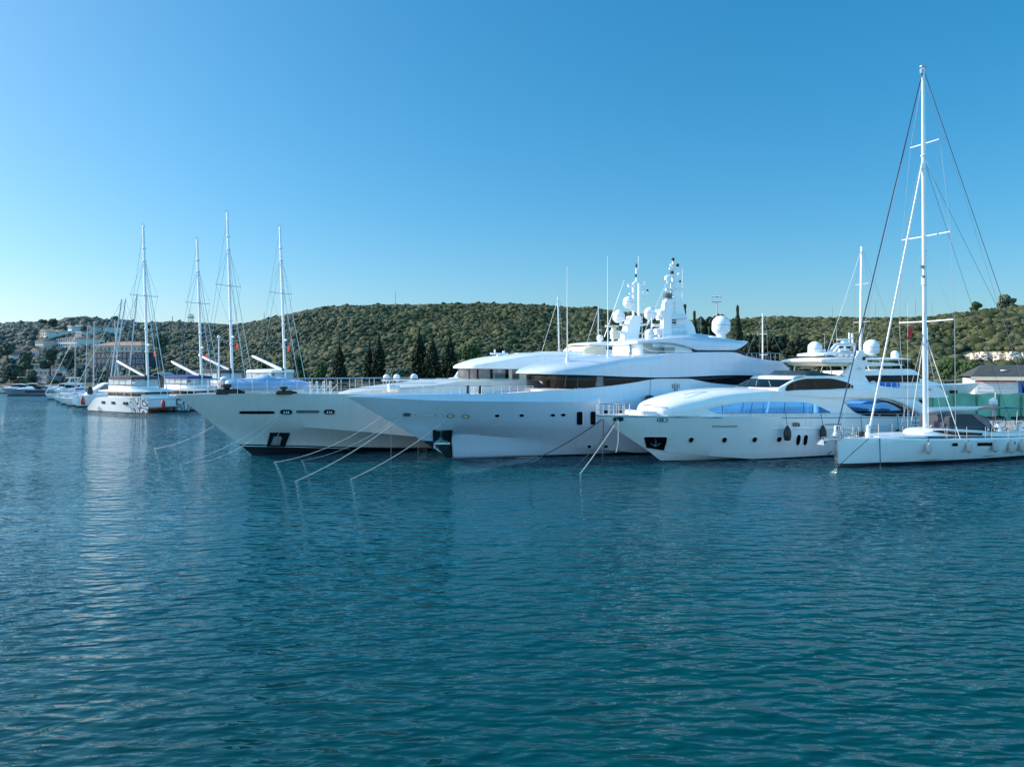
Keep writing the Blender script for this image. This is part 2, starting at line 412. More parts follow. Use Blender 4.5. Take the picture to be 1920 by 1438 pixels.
# added fill: sky behind the viewer brightened and warmed to lift shaded hulls
tcw = nt.nodes.new('ShaderNodeTexCoord'); spw = nt.nodes.new('ShaderNodeSeparateXYZ'); mrw = nt.nodes.new('ShaderNodeMapRange'); mrw.interpolation_type = 'SMOOTHSTEP'
mrw.inputs[1].default_value = 0.25; mrw.inputs[2].default_value = -0.55; mrw.inputs[3].default_value = 0.0; mrw.inputs[4].default_value = 1.0
mxw = nt.nodes.new('ShaderNodeMix'); mxw.data_type = 'RGBA'; mxw.inputs['A'].default_value = (0.98, 1.05, 1.04, 1); mxw.inputs['B'].default_value = (3.0, 2.35, 2.05, 1)
glw = nt.nodes.new('ShaderNodeVectorMath'); glw.operation = 'MULTIPLY'
nt.links.new(tcw.outputs['Generated'], spw.inputs[0]); nt.links.new(spw.outputs[1], mrw.inputs[0]); nt.links.new(hs.outputs[0], glw.inputs[0]); nt.links.new(mrw.outputs[0], mxw.inputs['Factor']); nt.links.new(mxw.outputs['Result'], glw.inputs[1])
nt.links.new(glw.outputs[0], bg.inputs[0]); bg.inputs[1].default_value = 0.15
sl = bpy.data.lights.new('sun', 'SUN'); sl.energy = 5.9; sl.angle = R(0.5); sl.color = (1.0, 0.94, 0.86)
so = bpy.data.objects.new('sun', sl); C.objects.link(so)
dirv = Vector((sd.x*math.cos(R(SUN_EL)), sd.y*math.cos(R(SUN_EL)), math.sin(R(SUN_EL))))
so.rotation_euler = dirv.to_track_quat('Z', 'Y').to_euler(); so.location = dirv*100
cam = bpy.data.cameras.new('camera'); co = bpy.data.objects.new('camera', cam); C.objects.link(co)
co.location = (0, 0, HC); co.rotation_euler = (R(90), 0, 0)
cam.lens = F/1920*36; cam.sensor_width = 36; cam.shift_y = (HY-719)/1920.0
cam.clip_start = 0.3; cam.clip_end = 9000; sc.camera = co
sc.view_settings.view_transform = 'Standard'; sc.view_settings.look = 'None'; sc.view_settings.exposure = 0
sc.cycles.max_bounces = 6; sc.cycles.caustics_reflective = False; sc.cycles.caustics_refractive = False
sc.cycles.use_denoising = True

# ================================================================== water
def make_water():
    m, nt, b = newmat('harbour_water'); N = nt.nodes; L = nt.links
    b.inputs['Roughness'].default_value = 0.025; b.inputs['IOR'].default_value = 1.333
    geo = N.new('ShaderNodeNewGeometry')
    def noise(rot, sx, sy, scale, detail, rough=0.5, dist=0.0):
        mp = N.new('ShaderNodeMapping'); mp.inputs['Rotation'].default_value = (0, 0, R(rot)); mp.inputs['Scale'].default_value = (sx, sy, 1)
        L.new(geo.outputs['Position'], mp.inputs['Vector'])
        n = N.new('ShaderNodeTexNoise'); n.inputs['Scale'].default_value = scale; n.inputs['Detail'].default_value = detail
        n.inputs['Roughness'].default_value = rough; n.inputs['Distortion'].default_value = dist
        L.new(mp.outputs[0], n.inputs['Vector']); return n.outputs['Fac']
    def math_(op, a, b_=None):
        n = N.new('ShaderNodeMath'); n.operation = op
        for i, q in enumerate((a, b_)):
            if q is None: continue
            if isinstance(q, (int, float)): n.inputs[i].default_value = q
            else: L.new(q, n.inputs[i])
        return n.outputs[0]
    swell = noise(10, 0.6, 1.0, 0.5, 1, 0.5, 0.2)
    r1 = noise(12, 0.42, 1.0, 1.95, 1.6, 0.5, 0.3)
    r2 = noise(-26, 0.45, 1.0, 2.8, 1.6, 0.5, 0.3)
    r3 = noise(5, 0.6, 1.0, 5.5, 2, 0.5, 0.2)
    r1 = math_('POWER', r1, 1.7); r2 = math_('POWER', r2, 1.5)
    patchy = noise(20, 0.5, 1.0, 0.05, 2)
    pm = N.new('ShaderNodeMapRange'); pm.inputs[1].default_value = 0.35; pm.inputs[2].default_value = 0.65; pm.inputs[3].default_value = 0.45; pm.inputs[4].default_value = 1.4
    L.new(patchy, pm.inputs[0])
    h = math_('ADD', math_('MULTIPLY', swell, 0.16), math_('MULTIPLY', math_('ADD', math_('MULTIPLY', r1, 0.23), math_('ADD', math_('MULTIPLY', r2, 0.11), math_('MULTIPLY', r3, 0.012))), pm.outputs[0]))
    bp = N.new('ShaderNodeBump'); bp.inputs['Strength'].default_value = 1.0; bp.inputs['Distance'].default_value = 1.0
    L.new(h, bp.inputs['Height']); L.new(bp.outputs[0], b.inputs['Normal'])
    # body colour: deep teal, slightly varied by depth and silt
    big = noise(0, 1, 1, 0.03, 2)
    cr = N.new('ShaderNodeValToRGB'); e = cr.color_ramp.elements
    e[0].position = 0.35; e[0].color = (0.000, 0.043, 0.050, 1); e[1].position = 0.65; e[1].color = (0.000, 0.054, 0.055, 1)
    # greener close in and to the right; bluer further out
    sy = N.new('ShaderNodeSeparateXYZ'); L.new(geo.outputs['Position'], sy.inputs[0])
    dm = N.new('ShaderNodeMapRange'); dm.inputs[1].default_value = 14; dm.inputs[2].default_value = 36; dm.interpolation_type = 'SMOOTHSTEP'
    dsh = math_('ADD', sy.outputs[1], math_('MULTIPLY', sy.outputs[0], -0.35)); L.new(dsh, dm.inputs[0])
    mxd = N.new('ShaderNodeMix'); mxd.data_type = 'RGBA'; L.new(dm.outputs[0], mxd.inputs['Factor'])
    L.new(big, cr.inputs[0]); L.new(cr.outputs[0], mxd.inputs['A']); mxd.inputs['B'].default_value = (0.000, 0.070, 0.095, 1)
    L.new(mxd.outputs['Result'], b.inputs['Base Color'])
    me = bpy.data.meshes.new('water'); v = [(-3000, -3000, 0), (3000, -3000, 0), (3000, 6000, 0), (-3000, 6000, 0)]
    me.from_pydata(v, [], [(0, 1, 2, 3)]); me.materials.append(m)
    o = link('water', me); tag(o, kind='structure', label='rippled blue green harbour water'); return o
make_water()

# ================================================================== terrain
RIDGE = [(-300,640),(-80,616),(0,608),(40,604),(90,604),(130,598),(150,595),(190,598),(215,603),(235,600),(260,606),(300,605),(330,602),(380,604),(430,606),(480,601),(520,592),(560,583),(600,576),(650,573),(700,570),(760,569),(800,569),(850,567),(900,568),(960,569),(1010,571),(1060,575),(1120,578),(1180,585),(1240,596),(1320,600),(1400,596),(1450,592),(1520,594),(1600,594),(1680,592),(1740,590),(1800,584),(1850,577),(1920,571),(2000,565),(2200,566)]
RD = [(-300,640),(0,620),(200,600),(330,560),(450,480),(600,430),(960,420),(1150,430),(1300,470),(1500,420),(1700,330),(1920,290),(2200,280)]
BD = [(-300,250),(0,245),(300,235),(600,215),(900,205),(1300,200),(1500,190),(1700,165),(1920,150),(2200,150)]
_tx = np.arange(-300, 2201, 4.0)
def table(T):
    tb = herm([a for a, b in T], [b for a, b in T], _tx); tb = [float(q) for q in tb]
    def f(px):
        u = (min(max(px, -300), 2196)+300)/4.0; i = int(u); return tb[i]+(tb[i+1]-tb[i])*(u-i)
    return f
rp, rd, bd = table(RIDGE), table(RD), table(BD)
def vnoise(x, y, s, seed=0.0): return mnoise.fractal(Vector((x/s, y/s, seed)), 1.0, 2.0, 4)
def terrain_z(X, Y):
    px = CX+F*X/max(Y, 1); px_c = min(max(px, -300), 2200)
    r = float(rd(px_c)); b = float(bd(px_c)); zr = HC+(HY-float(rp(px_c)))/F*r-2.0
    t = (Y-b)/(r-b)
    if t <= 0: return 1.2
    if t <= 1:
        s_ = t**0.92
        prof = s_*(1+0.25*math.sin(math.pi*t)*0.6)/(1.0)
        z = 1.2+(zr-1.2)*min(prof, 1.02)
        z += vnoise(X, Y, 60, 3)*4.5*math.sin(math.pi*min(1, t))+vnoise(X, Y, 16, 9)*0.9*min(1, t*3)*(1-t**6)
        lim = (zr-1.0)
        # never let a mid slope bump overtop the skyline as seen from the marina
        zmax = HC+(HY-float(rp(px_c)))/F*Y-1.6*(1-t)-1.6
        return min(z, max(zmax, 1.2))
    return zr-(Y-r)*0.16
# the quay the yachts are moored to runs away from the viewer on the right
QANG = R(24)
def make_terrain():
    azs = np.linspace(-330, 2250, 300); rows = []
    ts = np.concatenate([np.linspace(0, 1.0, 100), np.linspace(1.02, 2.4, 12)])
    verts = []; faces = []
    for px in azs:
        pc = min(max(px, -300), 2200); b = float(bd(pc)); r = float(rd(pc)); k = (px-CX)/F
        col = [(k*(b-14), b-14, -1.0), (k*(b-13.5), b-13.5, 1.2)]
        for t in ts:
            Y = b+(r-b)*t; X = k*Y; col.append((X, Y, terrain_z(X, Y)))
        verts += col
    n = len(ts)+2
    for i in range(len(azs)-1):
        for j in range(n-1): faces.append((i*n+j, (i+1)*n+j, (i+1)*n+j+1, i*n+j+1))
    me = bpy.data.meshes.new('hills'); me.from_pydata(verts, [], faces)
    m, nt, b = newmat('dry_hillside_soil'); N = nt.nodes; L = nt.links
    tc = N.new('ShaderNodeTexCoord'); nz = N.new('ShaderNodeTexNoise'); nz.inputs['Scale'].default_value = 0.09; nz.inputs['Detail'].default_value = 9; nz.inputs['Roughness'].default_value = 0.65
    L.new(tc.outputs['Object'], nz.inputs['Vector'])
    cr = N.new('ShaderNodeValToRGB'); e = cr.color_ramp.elements
    e[0].position = 0.38; e[0].color = (0.025, 0.036, 0.016, 1); e[1].position = 0.74; e[1].color = (0.12, 0.115, 0.07, 1)
    x = e.new(0.52); x.color = (0.045, 0.056, 0.026, 1)
    L.new(nz.outputs['Fac'], cr.inputs[0]); L.new(cr.outputs[0], b.inputs['Base Color']); b.inputs['Roughness'].default_value = 0.95
    me.materials.append(m); me.polygons.foreach_set('use_smooth', [True]*len(me.polygons))
    o = link('hills', me); tag(o, kind='structure', label='low scrub covered hills around the harbour')
make_terrain()

# ================================================================== scrub on the hills (nobody could count it)
def ico(sub):
    bm = bmesh.new(); bmesh.ops.create_icosphere(bm, subdivisions=sub, radius=1)
    v = np.array([p.co[:] for p in bm.verts]); f = np.array([[q.index for q in fc.verts] for fc in bm.faces]); bm.free(); return v, f
def bulk_mesh(name, V, Fc, m, smooth=False):
    me = bpy.data.meshes.new(name); nv = len(V); nf = len(Fc); k = Fc.shape[1]
    me.vertices.add(nv); me.vertices.foreach_set('co', V.astype(np.float32).ravel())
    me.loops.add(nf*k); me.loops.foreach_set('vertex_index', Fc.astype(np.int32).ravel())
    me.polygons.add(nf); me.polygons.foreach_set('loop_start', np.arange(0, nf*k, k, dtype=np.int32))
    me.polygons.foreach_set('loop_total', np.full(nf, k, dtype=np.int32))
    me.materials.append(m); me.update(calc_edges=True)
    if smooth: me.polygons.foreach_set('use_smooth', [True]*nf)
    return me
ROCK = lambda px, py: 1795 < px and 657 < py < 684 
CLEAR = [(68,94,622,633),(98,114,621,630),(124,138,612,626),(138,160,611,631),(162,174,613,624),(178,198,613,622),(95,154,635,651),(61,86,638,655),(0,29,666,678),(0,16,652,660),(54,76,658,669),(102,116,660,672),(162,278,648,694),(44,118,684,704)]
def make_scrub():
    iv, fc = ico(2)          # 42 verts, 80 faces
    protos = []
    rng = np.random.default_rng(3)
    for k in range(8):
        v = iv.copy(); d = 1+rng.uniform(-0.2, 0.2, len(v)); v = v*d[:, None]
        for _ in range(3):   # a few outgrown lobes
            dr = rng.normal(size=3); dr[2] = abs(dr[2])*0.5; dr /= np.linalg.norm(dr)
            v += v*np.clip(v@dr-0.35, 0, 1)[:, None]*rng.uniform(0.1, 0.4)
        v[:, 2] *= 0.8; protos.append(v)
    VV = []; FF = []; off = 0; cnt = 0
    def addb(X, Y, z, s):
        nonlocal off
        p = protos[rng.integers(8)]; a = rng.uniform(0, 6.28); ca, sa = math.cos(a), math.sin(a)
        sx, sy, sz = s*rng.uniform(0.8, 1.25), s*rng.uniform(0.8, 1.25), s*rng.uniform(0.7, 1.15)
        q = np.empty_like(p); q[:, 0] = X+(p[:, 0]*ca-p[:, 1]*sa)*sx; q[:, 1] = Y+(p[:, 0]*sa+p[:, 1]*ca)*sy; q[:, 2] = z+p[:, 2]*sz+s*0.25
        VV.append(q); FF.append(fc+off); off += len(p)
    target = 56000
    while cnt < target:
        px = rng.uniform(-60, 1990)
        b = float(bd(px)); r = float(rd(px))
        t = rng.uniform(0.0, 1.0)
        if rng.uniform() > 0.35+0.65*t: continue
        Y = b+6+(r-b-5)*t; X = (px-CX)/F*Y; z = terrain_z(X, Y); py = HY+F*(HC-z)/Y
        if ROCK(px, py): continue
        if px < 285 and any(a-1 < px < c and t_ < py < b_+3.5 for a, c, t_, b_ in CLEAR): continue
        cl = vnoise(X, Y, 26, 21)
        if cl < -0.24 and rng.uniform() < 0.5: continue
        # clearings: track on the right hill, terraces on the left hill where the houses stand
        if 1400 < px < 1720 and abs(py-(623-0.07*(px-1400))) < 2.0: continue
        if px < 280 and t < 0.75 and rng.uniform() < 0.25: continue
        s = rng.uniform(0.55, 1.2)*(0.92+0.45*cl)*(1.3 if px < 300 else 1.0)
        if rng.uniform() < 0.05: s *= 1.6
        addb(X, Y, z, s); cnt += 1
    # denser along the skyline so that it has a soft uneven edge
    for k in range(1500):
        px = rng.uniform(-60, 1990); r = float(rd(px)); Y = r-rng.uniform(0, 14); X = (px-CX)/F*Y
        s = rng.uniform(0.6, 1.4)*(1.6 if px < 330 else 0.95); addb(X, Y, terrain_z(X, Y), s)
    V = np.concatenate(VV); Fc = np.concatenate(FF)
    m, nt, b, cr = leafmat('scrub_foliage', [(0.012, 0.020, 0.010), (0.030, 0.043, 0.017), (0.060, 0.074, 0.028), (0.11, 0.113, 0.055)], 0.45)
    N = nt.nodes; L = nt.links
    # distance haze painted as blue grey into the scrub colour towards the left
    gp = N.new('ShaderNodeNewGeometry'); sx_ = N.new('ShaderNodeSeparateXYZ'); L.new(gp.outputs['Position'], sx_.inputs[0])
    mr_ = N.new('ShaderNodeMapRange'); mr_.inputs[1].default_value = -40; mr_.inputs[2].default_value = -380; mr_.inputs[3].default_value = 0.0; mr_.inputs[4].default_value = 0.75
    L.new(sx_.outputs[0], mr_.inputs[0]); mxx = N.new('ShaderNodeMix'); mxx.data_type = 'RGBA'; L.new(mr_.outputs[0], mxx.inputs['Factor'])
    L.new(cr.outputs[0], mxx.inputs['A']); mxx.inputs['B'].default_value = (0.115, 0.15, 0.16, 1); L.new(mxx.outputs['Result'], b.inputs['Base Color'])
    nz2 = N.new('ShaderNodeTexNoise'); nz2.inputs['Scale'].default_value = 2.2; nz2.inputs['Detail'].default_value = 4
    tc = N.new('ShaderNodeTexCoord'); L.new(tc.outputs['Object'], nz2.inputs['Vector'])
    bp = N.new('ShaderNodeBump'); bp.inputs['Strength'].default_value = 0.9; bp.inputs['Distance'].default_value = 0.5
    L.new(nz2.outputs['Fac'], bp.inputs['Height']); L.new(bp.outputs[0], b.inputs['Normal'])
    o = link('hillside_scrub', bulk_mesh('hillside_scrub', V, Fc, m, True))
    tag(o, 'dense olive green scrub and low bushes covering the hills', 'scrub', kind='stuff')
make_scrub()
M['seam'] = mat('dark_green_seam', (0.04, 0.16, 0.11), 0.8)
# ================================================================== quay, pontoons
A_ST = Vector((41.0, 70.0, 0)); AX = Vector((math.cos(QANG), math.sin(QANG), 0)); PX_ = Vector((-math.sin(QANG), math.cos(QANG), 0))
def make_quay():
    mb = MB()
    def q(s, t, z): p = A_ST+AX*s+PX_*t; return (p.x, p.y, z)
    mb.add([q(0.4,-45,-1), q(170,-45,-1), q(170,150,-1), q(0.4,150,-1), q(0.4,-45,1.15), q(170,-45,1.15), q(170,150,1.15), q(0.4,150,1.15)],
           [(0,3,2,1),(4,5,6,7),(0,1,5,4),(1,2,6,5),(2,3,7,6),(3,0,4,7)])
    # kerb along the quay edge
    mb.add([q(0.38,-45,1.0), q(0.8,-45,1.0), q(0.8,150,1.0), q(0.38,150,1.0), q(0.38,-45,1.32), q(0.8,-45,1.32), q(0.8,150,1.32), q(0.38,150,1.32)],
           [(0,3,2,1),(4,5,6,7),(0,1,5,4),(1,2,6,5),(2,3,7,6),(3,0,4,7)])
    tag(mb.build('quay', M['conc'], smooth=0), kind='structure', label='grey concrete quay behind the yachts')
make_quay()
def pontoon(p0, dr, length, label, wdt=2.4):
    mb = MB(); mb.box(0, length, -wdt/2, wdt/2, 0.15, 0.62, 0.05)
    for k in range(int(length//8)): mb.tube([(4+8*k, wdt/2+0.15, -0.8), (4+8*k, wdt/2+0.15, 2.2)], 0.16, 8)
    o = mb.build('pontoon', M['conc'], smooth=30); o.location = (p0[0], p0[1], 0); o.rotation_euler = (0, 0, math.atan2(dr[1], dr[0]))
    tag(o, label, 'pontoon', 'mooring pontoons')

# ================================================================== trees
def clumpcloud(pts, sizes, sub=1, seed=0):
    rng = np.random.default_rng(seed); iv, fc = ico(sub); VV = []; FF = []; off = 0
    for p, s in zip(pts, sizes):
        v = iv*(1+rng.uniform(-0.35, 0.35, len(iv)))[:, None]; a = rng.uniform(0, 6.28); ca, sa = math.cos(a), math.sin(a)
        v = np.stack([v[:, 0]*ca-v[:, 1]*sa, v[:, 0]*sa+v[:, 1]*ca, v[:, 2]*rng.uniform(0.7, 1.4)], 1)*s
        VV.append(v+np.array(p)); FF.append(fc+off); off += len(iv)
    return np.concatenate(VV), np.concatenate(FF)
def tree(name, px, top, Y, kind, wid, label, group=None, base=None, seed=0):
    """top = photo row of the tip; wid = crown width in photo pixels"""
    rng = np.random.default_rng(seed+100); X = (px-CX)/F*Y
    zb = terrain_z(X, Y) if base is None else base
    H = HC+(HY-top)/F*Y-zb; r = wid/2/F*Y
    root = empty(name, (X, Y, zb), rng.uniform(0, 6), label, 'tree', group)
    pts = []; sz = []; tm = MB()
    if kind == 'cypress':
        tm.tube([(0, 0, -0.3), (0.05, 0, H*0.5), (0, 0, H*0.9)], 0.24, 7, 0.05)
        n = int(620*max(1, H/14))
        for k in range(n):
            u = rng.uniform(0.0, 1)**0.9; prof = (max(0, math.sin(math.pi*min(1, (u+0.12)**0.66)))**0.55)*(1-0.3*u)
            rr = r*1.12*prof*rng.uniform(0.45, 1.06)*(1+0.12*math.sin(9*u+seed)); a = rng.uniform(0, 6.28)
            pts.append((rr*math.cos(a), rr*math.sin(a), H*(0.04+0.94*u))); sz.append(rng.uniform(0.22, 0.5)*(0.5+0.6*prof)*max(0.8, H/15))
        pts.append((0, 0, H*0.965)); sz.append(0.22)
        V, Fc = clumpcloud(pts, sz, 1, seed); V[:, 2] += (V[:, 2]-np.round(V[:, 2]))*0.0; mt = M['cypress']
    elif kind == 'palm':
        tm.tube([(0, 0, -0.3), (0.1, 0.1, H*0.4), (0, 0.1, H*0.78)], 0.32, 8, 0.24)
        VV = []; FF = []
        for k in range(46):
            a = rng.uniform(0, 6.28); el = rng.uniform(-0.4, 1.2); Ln = r*rng.uniform(0.8, 1.2); dr = Vector((math.cos(a), math.sin(a), 0))
            prev = None
            for i in range(9):
                t = i/8; c = Vector((0, 0.1, H*0.78))+dr*Ln*t*math.cos(el*0.6)+Vector((0, 0, Ln*(math.sin(el)*t-0.9*t*t))); side = Vector((-dr.y, dr.x, 0))
                wd = 0.34*math.sin(math.pi*min(1, t+0.12))+0.03
                cur = [c+side*wd-Vector((0, 0, wd*0.7)), c, c-side*wd-Vector((0, 0, wd*0.7))]
                if prev and i % 1 == 0:
                    o = len(VV); VV += [tuple(q) for q in prev+cur]; FF += [(o, o+1, o+4), (o, o+4, o+3), (o+1, o+2, o+5), (o+1, o+5, o+4)]
                prev = cur
        V, Fc, mt = np.array(VV), np.array(FF), M['palm']
    else:
        tm.tube([(0, 0, -0.3), (0.2, 0, H*0.3), (0.1, 0.1, H*0.62)], 0.3, 7, 0.14)
        blobs = []
        for k in range(9):
            a = rng.uniform(0, 6.28); rr = r*rng.uniform(0.15, 0.62); zc = H*rng.uniform(0.38, 0.86); bl = (rr*math.cos(a), rr*math.sin(a), zc)
            br = min(r*rng.uniform(0.32, 0.55), H*0.3); blobs.append((bl, br)); tm.tube([(0.1, 0.05, H*0.34), (bl[0]*0.5, bl[1]*0.5, (zc+H*0.4)/2), bl], 0.12, 5, 0.04)
        blobs.append(((0, 0, H*0.80), H*0.19))
        for bl, br in blobs:
            for k in range(58):
                d = rng.normal(size=3); d /= np.linalg.norm(d); q = rng.uniform(0.65, 1.0)
                pts.append((bl[0]+d[0]*br*q, bl[1]+d[1]*br*q, bl[2]+d[2]*br*q*0.8)); sz.append(rng.uniform(0.10, 0.24)*br+0.08)
        V, Fc = clumpcloud(pts, sz, 1, seed); mt = M[{'hazy': 'hazy', 'pine': 'pine', 'olive': 'olive', 'dark': 'cypress'}[kind]]
    tm.build('trunk', M['bark'], root, smooth=40)
    cr = link('crown', bulk_mesh('crown', V, Fc, mt, kind != 'palm'), root)
    return root
CYP = 'tall cypresses at the foot of the hill'
tree('cypress_tree', 636, 637, 214, 'cypress', 26, 'dark cypress standing alone just left of a cypress pair, below the wooded slope', CYP, seed=1)
tree('cypress_tree', 692, 641, 216, 'cypress', 20, 'shorter narrow cypress touching the left side of a tall one, above the life raft canister', CYP, seed=2)
tree('cypress_tree', 710, 622, 213, 'cypress', 25, 'tall cypress rising over a shorter narrow one, above the life raft canister', CYP, seed=3)
tree('cypress_tree', 786, 612, 216, 'cypress', 30, 'tallest of three broad cypresses in a row left of the ivory wheelhouse', CYP, seed=4)
tree('cypress_tree', 811, 627, 212, 'cypress', 31, 'middle cypress of three broad ones in a row beside the ivory wheelhouse', CYP, seed=5)
tree('cypress_tree', 843, 625, 211, 'cypress', 32, 'broad cypress closest to the ivory wheelhouse roof', CYP, seed=6)
tree('cypress_tree', 1383, 571, 180, 'cypress', 24, 'tall dark cypress breaking the skyline right of the large satellite dome', CYP, seed=7)
tree('cypress_tree', 1302, 582, 185, 'cypress', 22, 'cypress on the skyline between the fin mast and the floodlight pole', CYP, seed=8)
tree('cypress_tree', 1284, 570, 190, 'cypress', 12, 'thin cypress tip showing just right of the fin shaped mast', CYP, seed=9)
tree('cypress_tree', 1336, 583, 190, 'dark', 30, 'low dark tree behind the large dome and the floodlight pole', None, seed=10)
BT = 'bushy trees at the foot of the hill'
tree('pine_tree', 497, 668, 190, 'pine', 30, 'small round bright green tree just left of the palm', BT, seed=11)
tree('palm_tree', 523, 664, 182, 'palm', 34, 'pale green palm between two round trees behind the covered tender', None, seed=12)
tree('pine_tree', 556, 664, 192, 'pine', 40, 'round green tree just right of the palm', BT, seed=13)
tree('pine_tree', 600, 684, 205, 'pine', 40, 'low green tree between the palm and the lone cypress', BT, seed=14)
tree('pine_tree', 884, 642, 208, 'pine', 40, 'blue green tree rising behind the ivory wheelhouse roof', BT, seed=15)
tree('olive_tree', 748, 688, 200, 'olive', 46, 'silvery olive tree between the cypress pair and the cypress row', BT, seed=16)
tree('pine_tree', 932, 648, 206, 'dark', 26, 'dark narrow tree behind the middle of the ivory wheelhouse roof', BT, seed=17)
tree('pine_tree', 1500, 628, 150, 'dark', 60, 'dark tree behind the two domes of the sporty yacht hardtop', BT, seed=18)
tree('pine_tree', 1452, 622, 155, 'dark', 60, 'dark tree behind the bare mast with short spreaders', BT, seed=19)
tree('pine_tree', 1562, 640, 140, 'dark', 60, 'dark tree filling the gap under the sporty yacht hardtop', BT, seed=20)
tree('pine_tree', 1412, 622, 170, 'dark', 44, 'dark tree right of the tall skyline cypress', BT, seed=21)
tree('acacia_tree', 1419, 617, 200, 'olive', 24, 'small yellowish tree beside the hillside track', None, seed=31)
tree('pine_tree', 1886, 551, 288, 'olive', 34, 'feathery green tree on the skyline at the right end of the hill', BT, base=None, seed=22)
tree('pine_tree', 1830, 564, 306, 'pine', 20, 'wind bent dark tree on the skyline right of the tallest mast', BT, seed=23)
tree('pine_tree', 1820, 676, 120, 'pine', 50, 'green tree in front of the bare rock face beside the grey roof', BT, base=1.2, seed=24)
tree('pine_tree', 1690, 668, 135, 'dark', 60, 'dark bushy tree behind the white motor yacht on the yard', BT, base=1.2, seed=25)
tree('pine_tree', 1780, 672, 132, 'pine', 56, 'green bushy tree behind the bow of the white yacht on the yard', BT, base=1.2, seed=26)
LT = 'trees between the hillside houses'
lt = [(14,640,262,34,'dark grey green tree above the gabled house at the far left'),(48,657,256,46,'round tree between the gabled house and the low white villa'),(93,650,257,38,'dark round tree below the long white hotel'),
      (128,655,256,50,'broad tree right of the small white cottage'),(20,684,252,60,'tree mass at the shore left of the low villa'),(60,694,250,30,'bush shaped tree in front of the low white villa'),
      (140,690,252,40,'tree right of the low white villa'),(100,598,470,30,'tree beside the houses on the crest'),(216,594,540,24,'dark skyline tree left of the dip in the ridge'),(150,594,560,40,'broad skyline tree above the hilltop houses'),
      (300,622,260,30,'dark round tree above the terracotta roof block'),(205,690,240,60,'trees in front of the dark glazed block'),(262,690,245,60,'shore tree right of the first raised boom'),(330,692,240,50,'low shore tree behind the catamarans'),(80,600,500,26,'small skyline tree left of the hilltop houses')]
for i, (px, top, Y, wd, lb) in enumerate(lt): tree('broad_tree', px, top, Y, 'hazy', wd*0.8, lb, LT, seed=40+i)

# ================================================================== buildings
def find_Y(px, row, default):
    """distance at which the slope is seen at this row of the survey photo"""
    b = float(bd(px)); Y = b+4
    while Y < float(rd(px)):
        if HY+F*(HC-terrain_z((px-CX)/F*Y, Y))/Y <= row: return Y
        Y += 2.0
    return default
def bldg(name, label, px0, px1, top, bot, Y, depth, wall, roof='flat', roofm=None, rows=1, cols=4, roofh=6, group=None, winm=None, winfrac=0.55, cat='house', over=0.4, ang=0):
    """front spans px0..px1, wall from row bot up to row top, roof height in photo pixels"""
    Y = find_Y((px0+px1)/2, bot+0.8, Y)
    X0 = (px0-CX)/F*Y; X1 = (px1-CX)/F*Y; zt = HC-(top-HY)/F*Y; zb = HC-(bot-HY)/F*Y; g = zb-1.2
    root = empty(name, ((X0+X1)/2, Y, zb), R(ang), label, cat, group); W = X1-X0; h = zt-zb; hw = W/2
    MB().box(-hw, hw, 0, depth, g-zb, h).build('wall', wall, root, smooth=0)
    rh = roofh/F*Y; rb = MB()
    if roof == 'flat':
        rb.box(-hw-over, hw+over, -over, depth+over, h+0.01, h+0.01+max(0.25, rh*0.4))
    elif roof == 'hip':
        e0 = [(-hw-over, -over, h), (hw+over, -over, h), (hw+over, depth+over, h), (-hw-over, depth+over, h)]
        e1 = [(-hw*0.55, depth*0.5, h+rh), (hw*0.55, depth*0.5, h+rh)]
        rb.add(e0+e1, [(0,1,5,4),(1,2,5),(2,3,4,5),(3,0,4),(0,3,2,1)])
    else:
        rb.add([(-hw-over, -over, h), (0, -over, h+rh), (hw+over, -over, h), (-hw-over, depth+over, h), (0, depth+over, h+rh), (hw+over, depth+over, h)],
               [(0,1,4,3),(1,2,5,4),(0,2,1),(3,4,5),(0,3,5,2)])
    rb.build('roof', roofm or M['tile'], root, smooth=0)
    for r_ in range(rows):
        z0 = h*(r_+0.28)/rows; z1 = h*(r_+0.80)/rows
        for c_ in range(cols):
            x0 = -hw+W*(c_+0.5-winfrac/2)/cols; x1 = -hw+W*(c_+0.5+winfrac/2)/cols
            wf = MB().box(x0-0.08, x1+0.08, -0.10, -0.002, z0-0.08, z1+0.08).build('window_frame', M['plaster'], root, smooth=0)
            MB().box(x0, x1, -0.14, -0.101, z0, z1).build('pane', winm or M['winp'], wf, smooth=0)
    return root
_b0 = bldg
def bldg(*a, **k):
    k.setdefault('ang', -22-(len(bpy.data.objects)*7) % 16 if a[3]-a[2] < 60 else -12); return _b0(*a, **k)
P_, PC_, TL, TD = M['plaster'], M['plasterc'], M['tile'], M['tiledk']
bldg('hillside_house','white twin gabled house on the left slope above the hotel',68,94,622,633,330,9,P_,'gable',TL,1,3,5)
bldg('hillside_house','small white house right of the twin gabled one',98,114,621,630,345,8,P_,'flat',P_,1,3,2)
bldg('hillside_house','narrow tall white house with stepped terraces near the crest',124,138,612,626,380,8,P_,'flat',P_,2,2,2)
bldg('hillside_house','dark fronted house with white roof edge on the crest',138,160,611,621,400,9,M['facade'],'flat',P_,1,3,2)
bldg('hillside_house','white block just below the dark fronted crest house',138,158,623,631,360,8,P_,'flat',P_,1,3,2)
bldg('hillside_house','pale house with tiled roof right of the dark fronted one',162,174,613,624,395,8,PC_,'gable',TL,1,2,4)
bldg('hillside_house','white wide house on the crest furthest right',178,198,613,622,400,10,P_,'hip',TD,1,4,4)
bldg('hotel_building','long white two storey hotel with rows of windows and grey roof',95,154,635,651,300,14,P_,'hip',TD,2,9,5,cat='building')
bldg('hillside_house','cream two storey house left of the long hotel',61,86,638,655,295,10,PC_,'hip',TD,2,4,4)
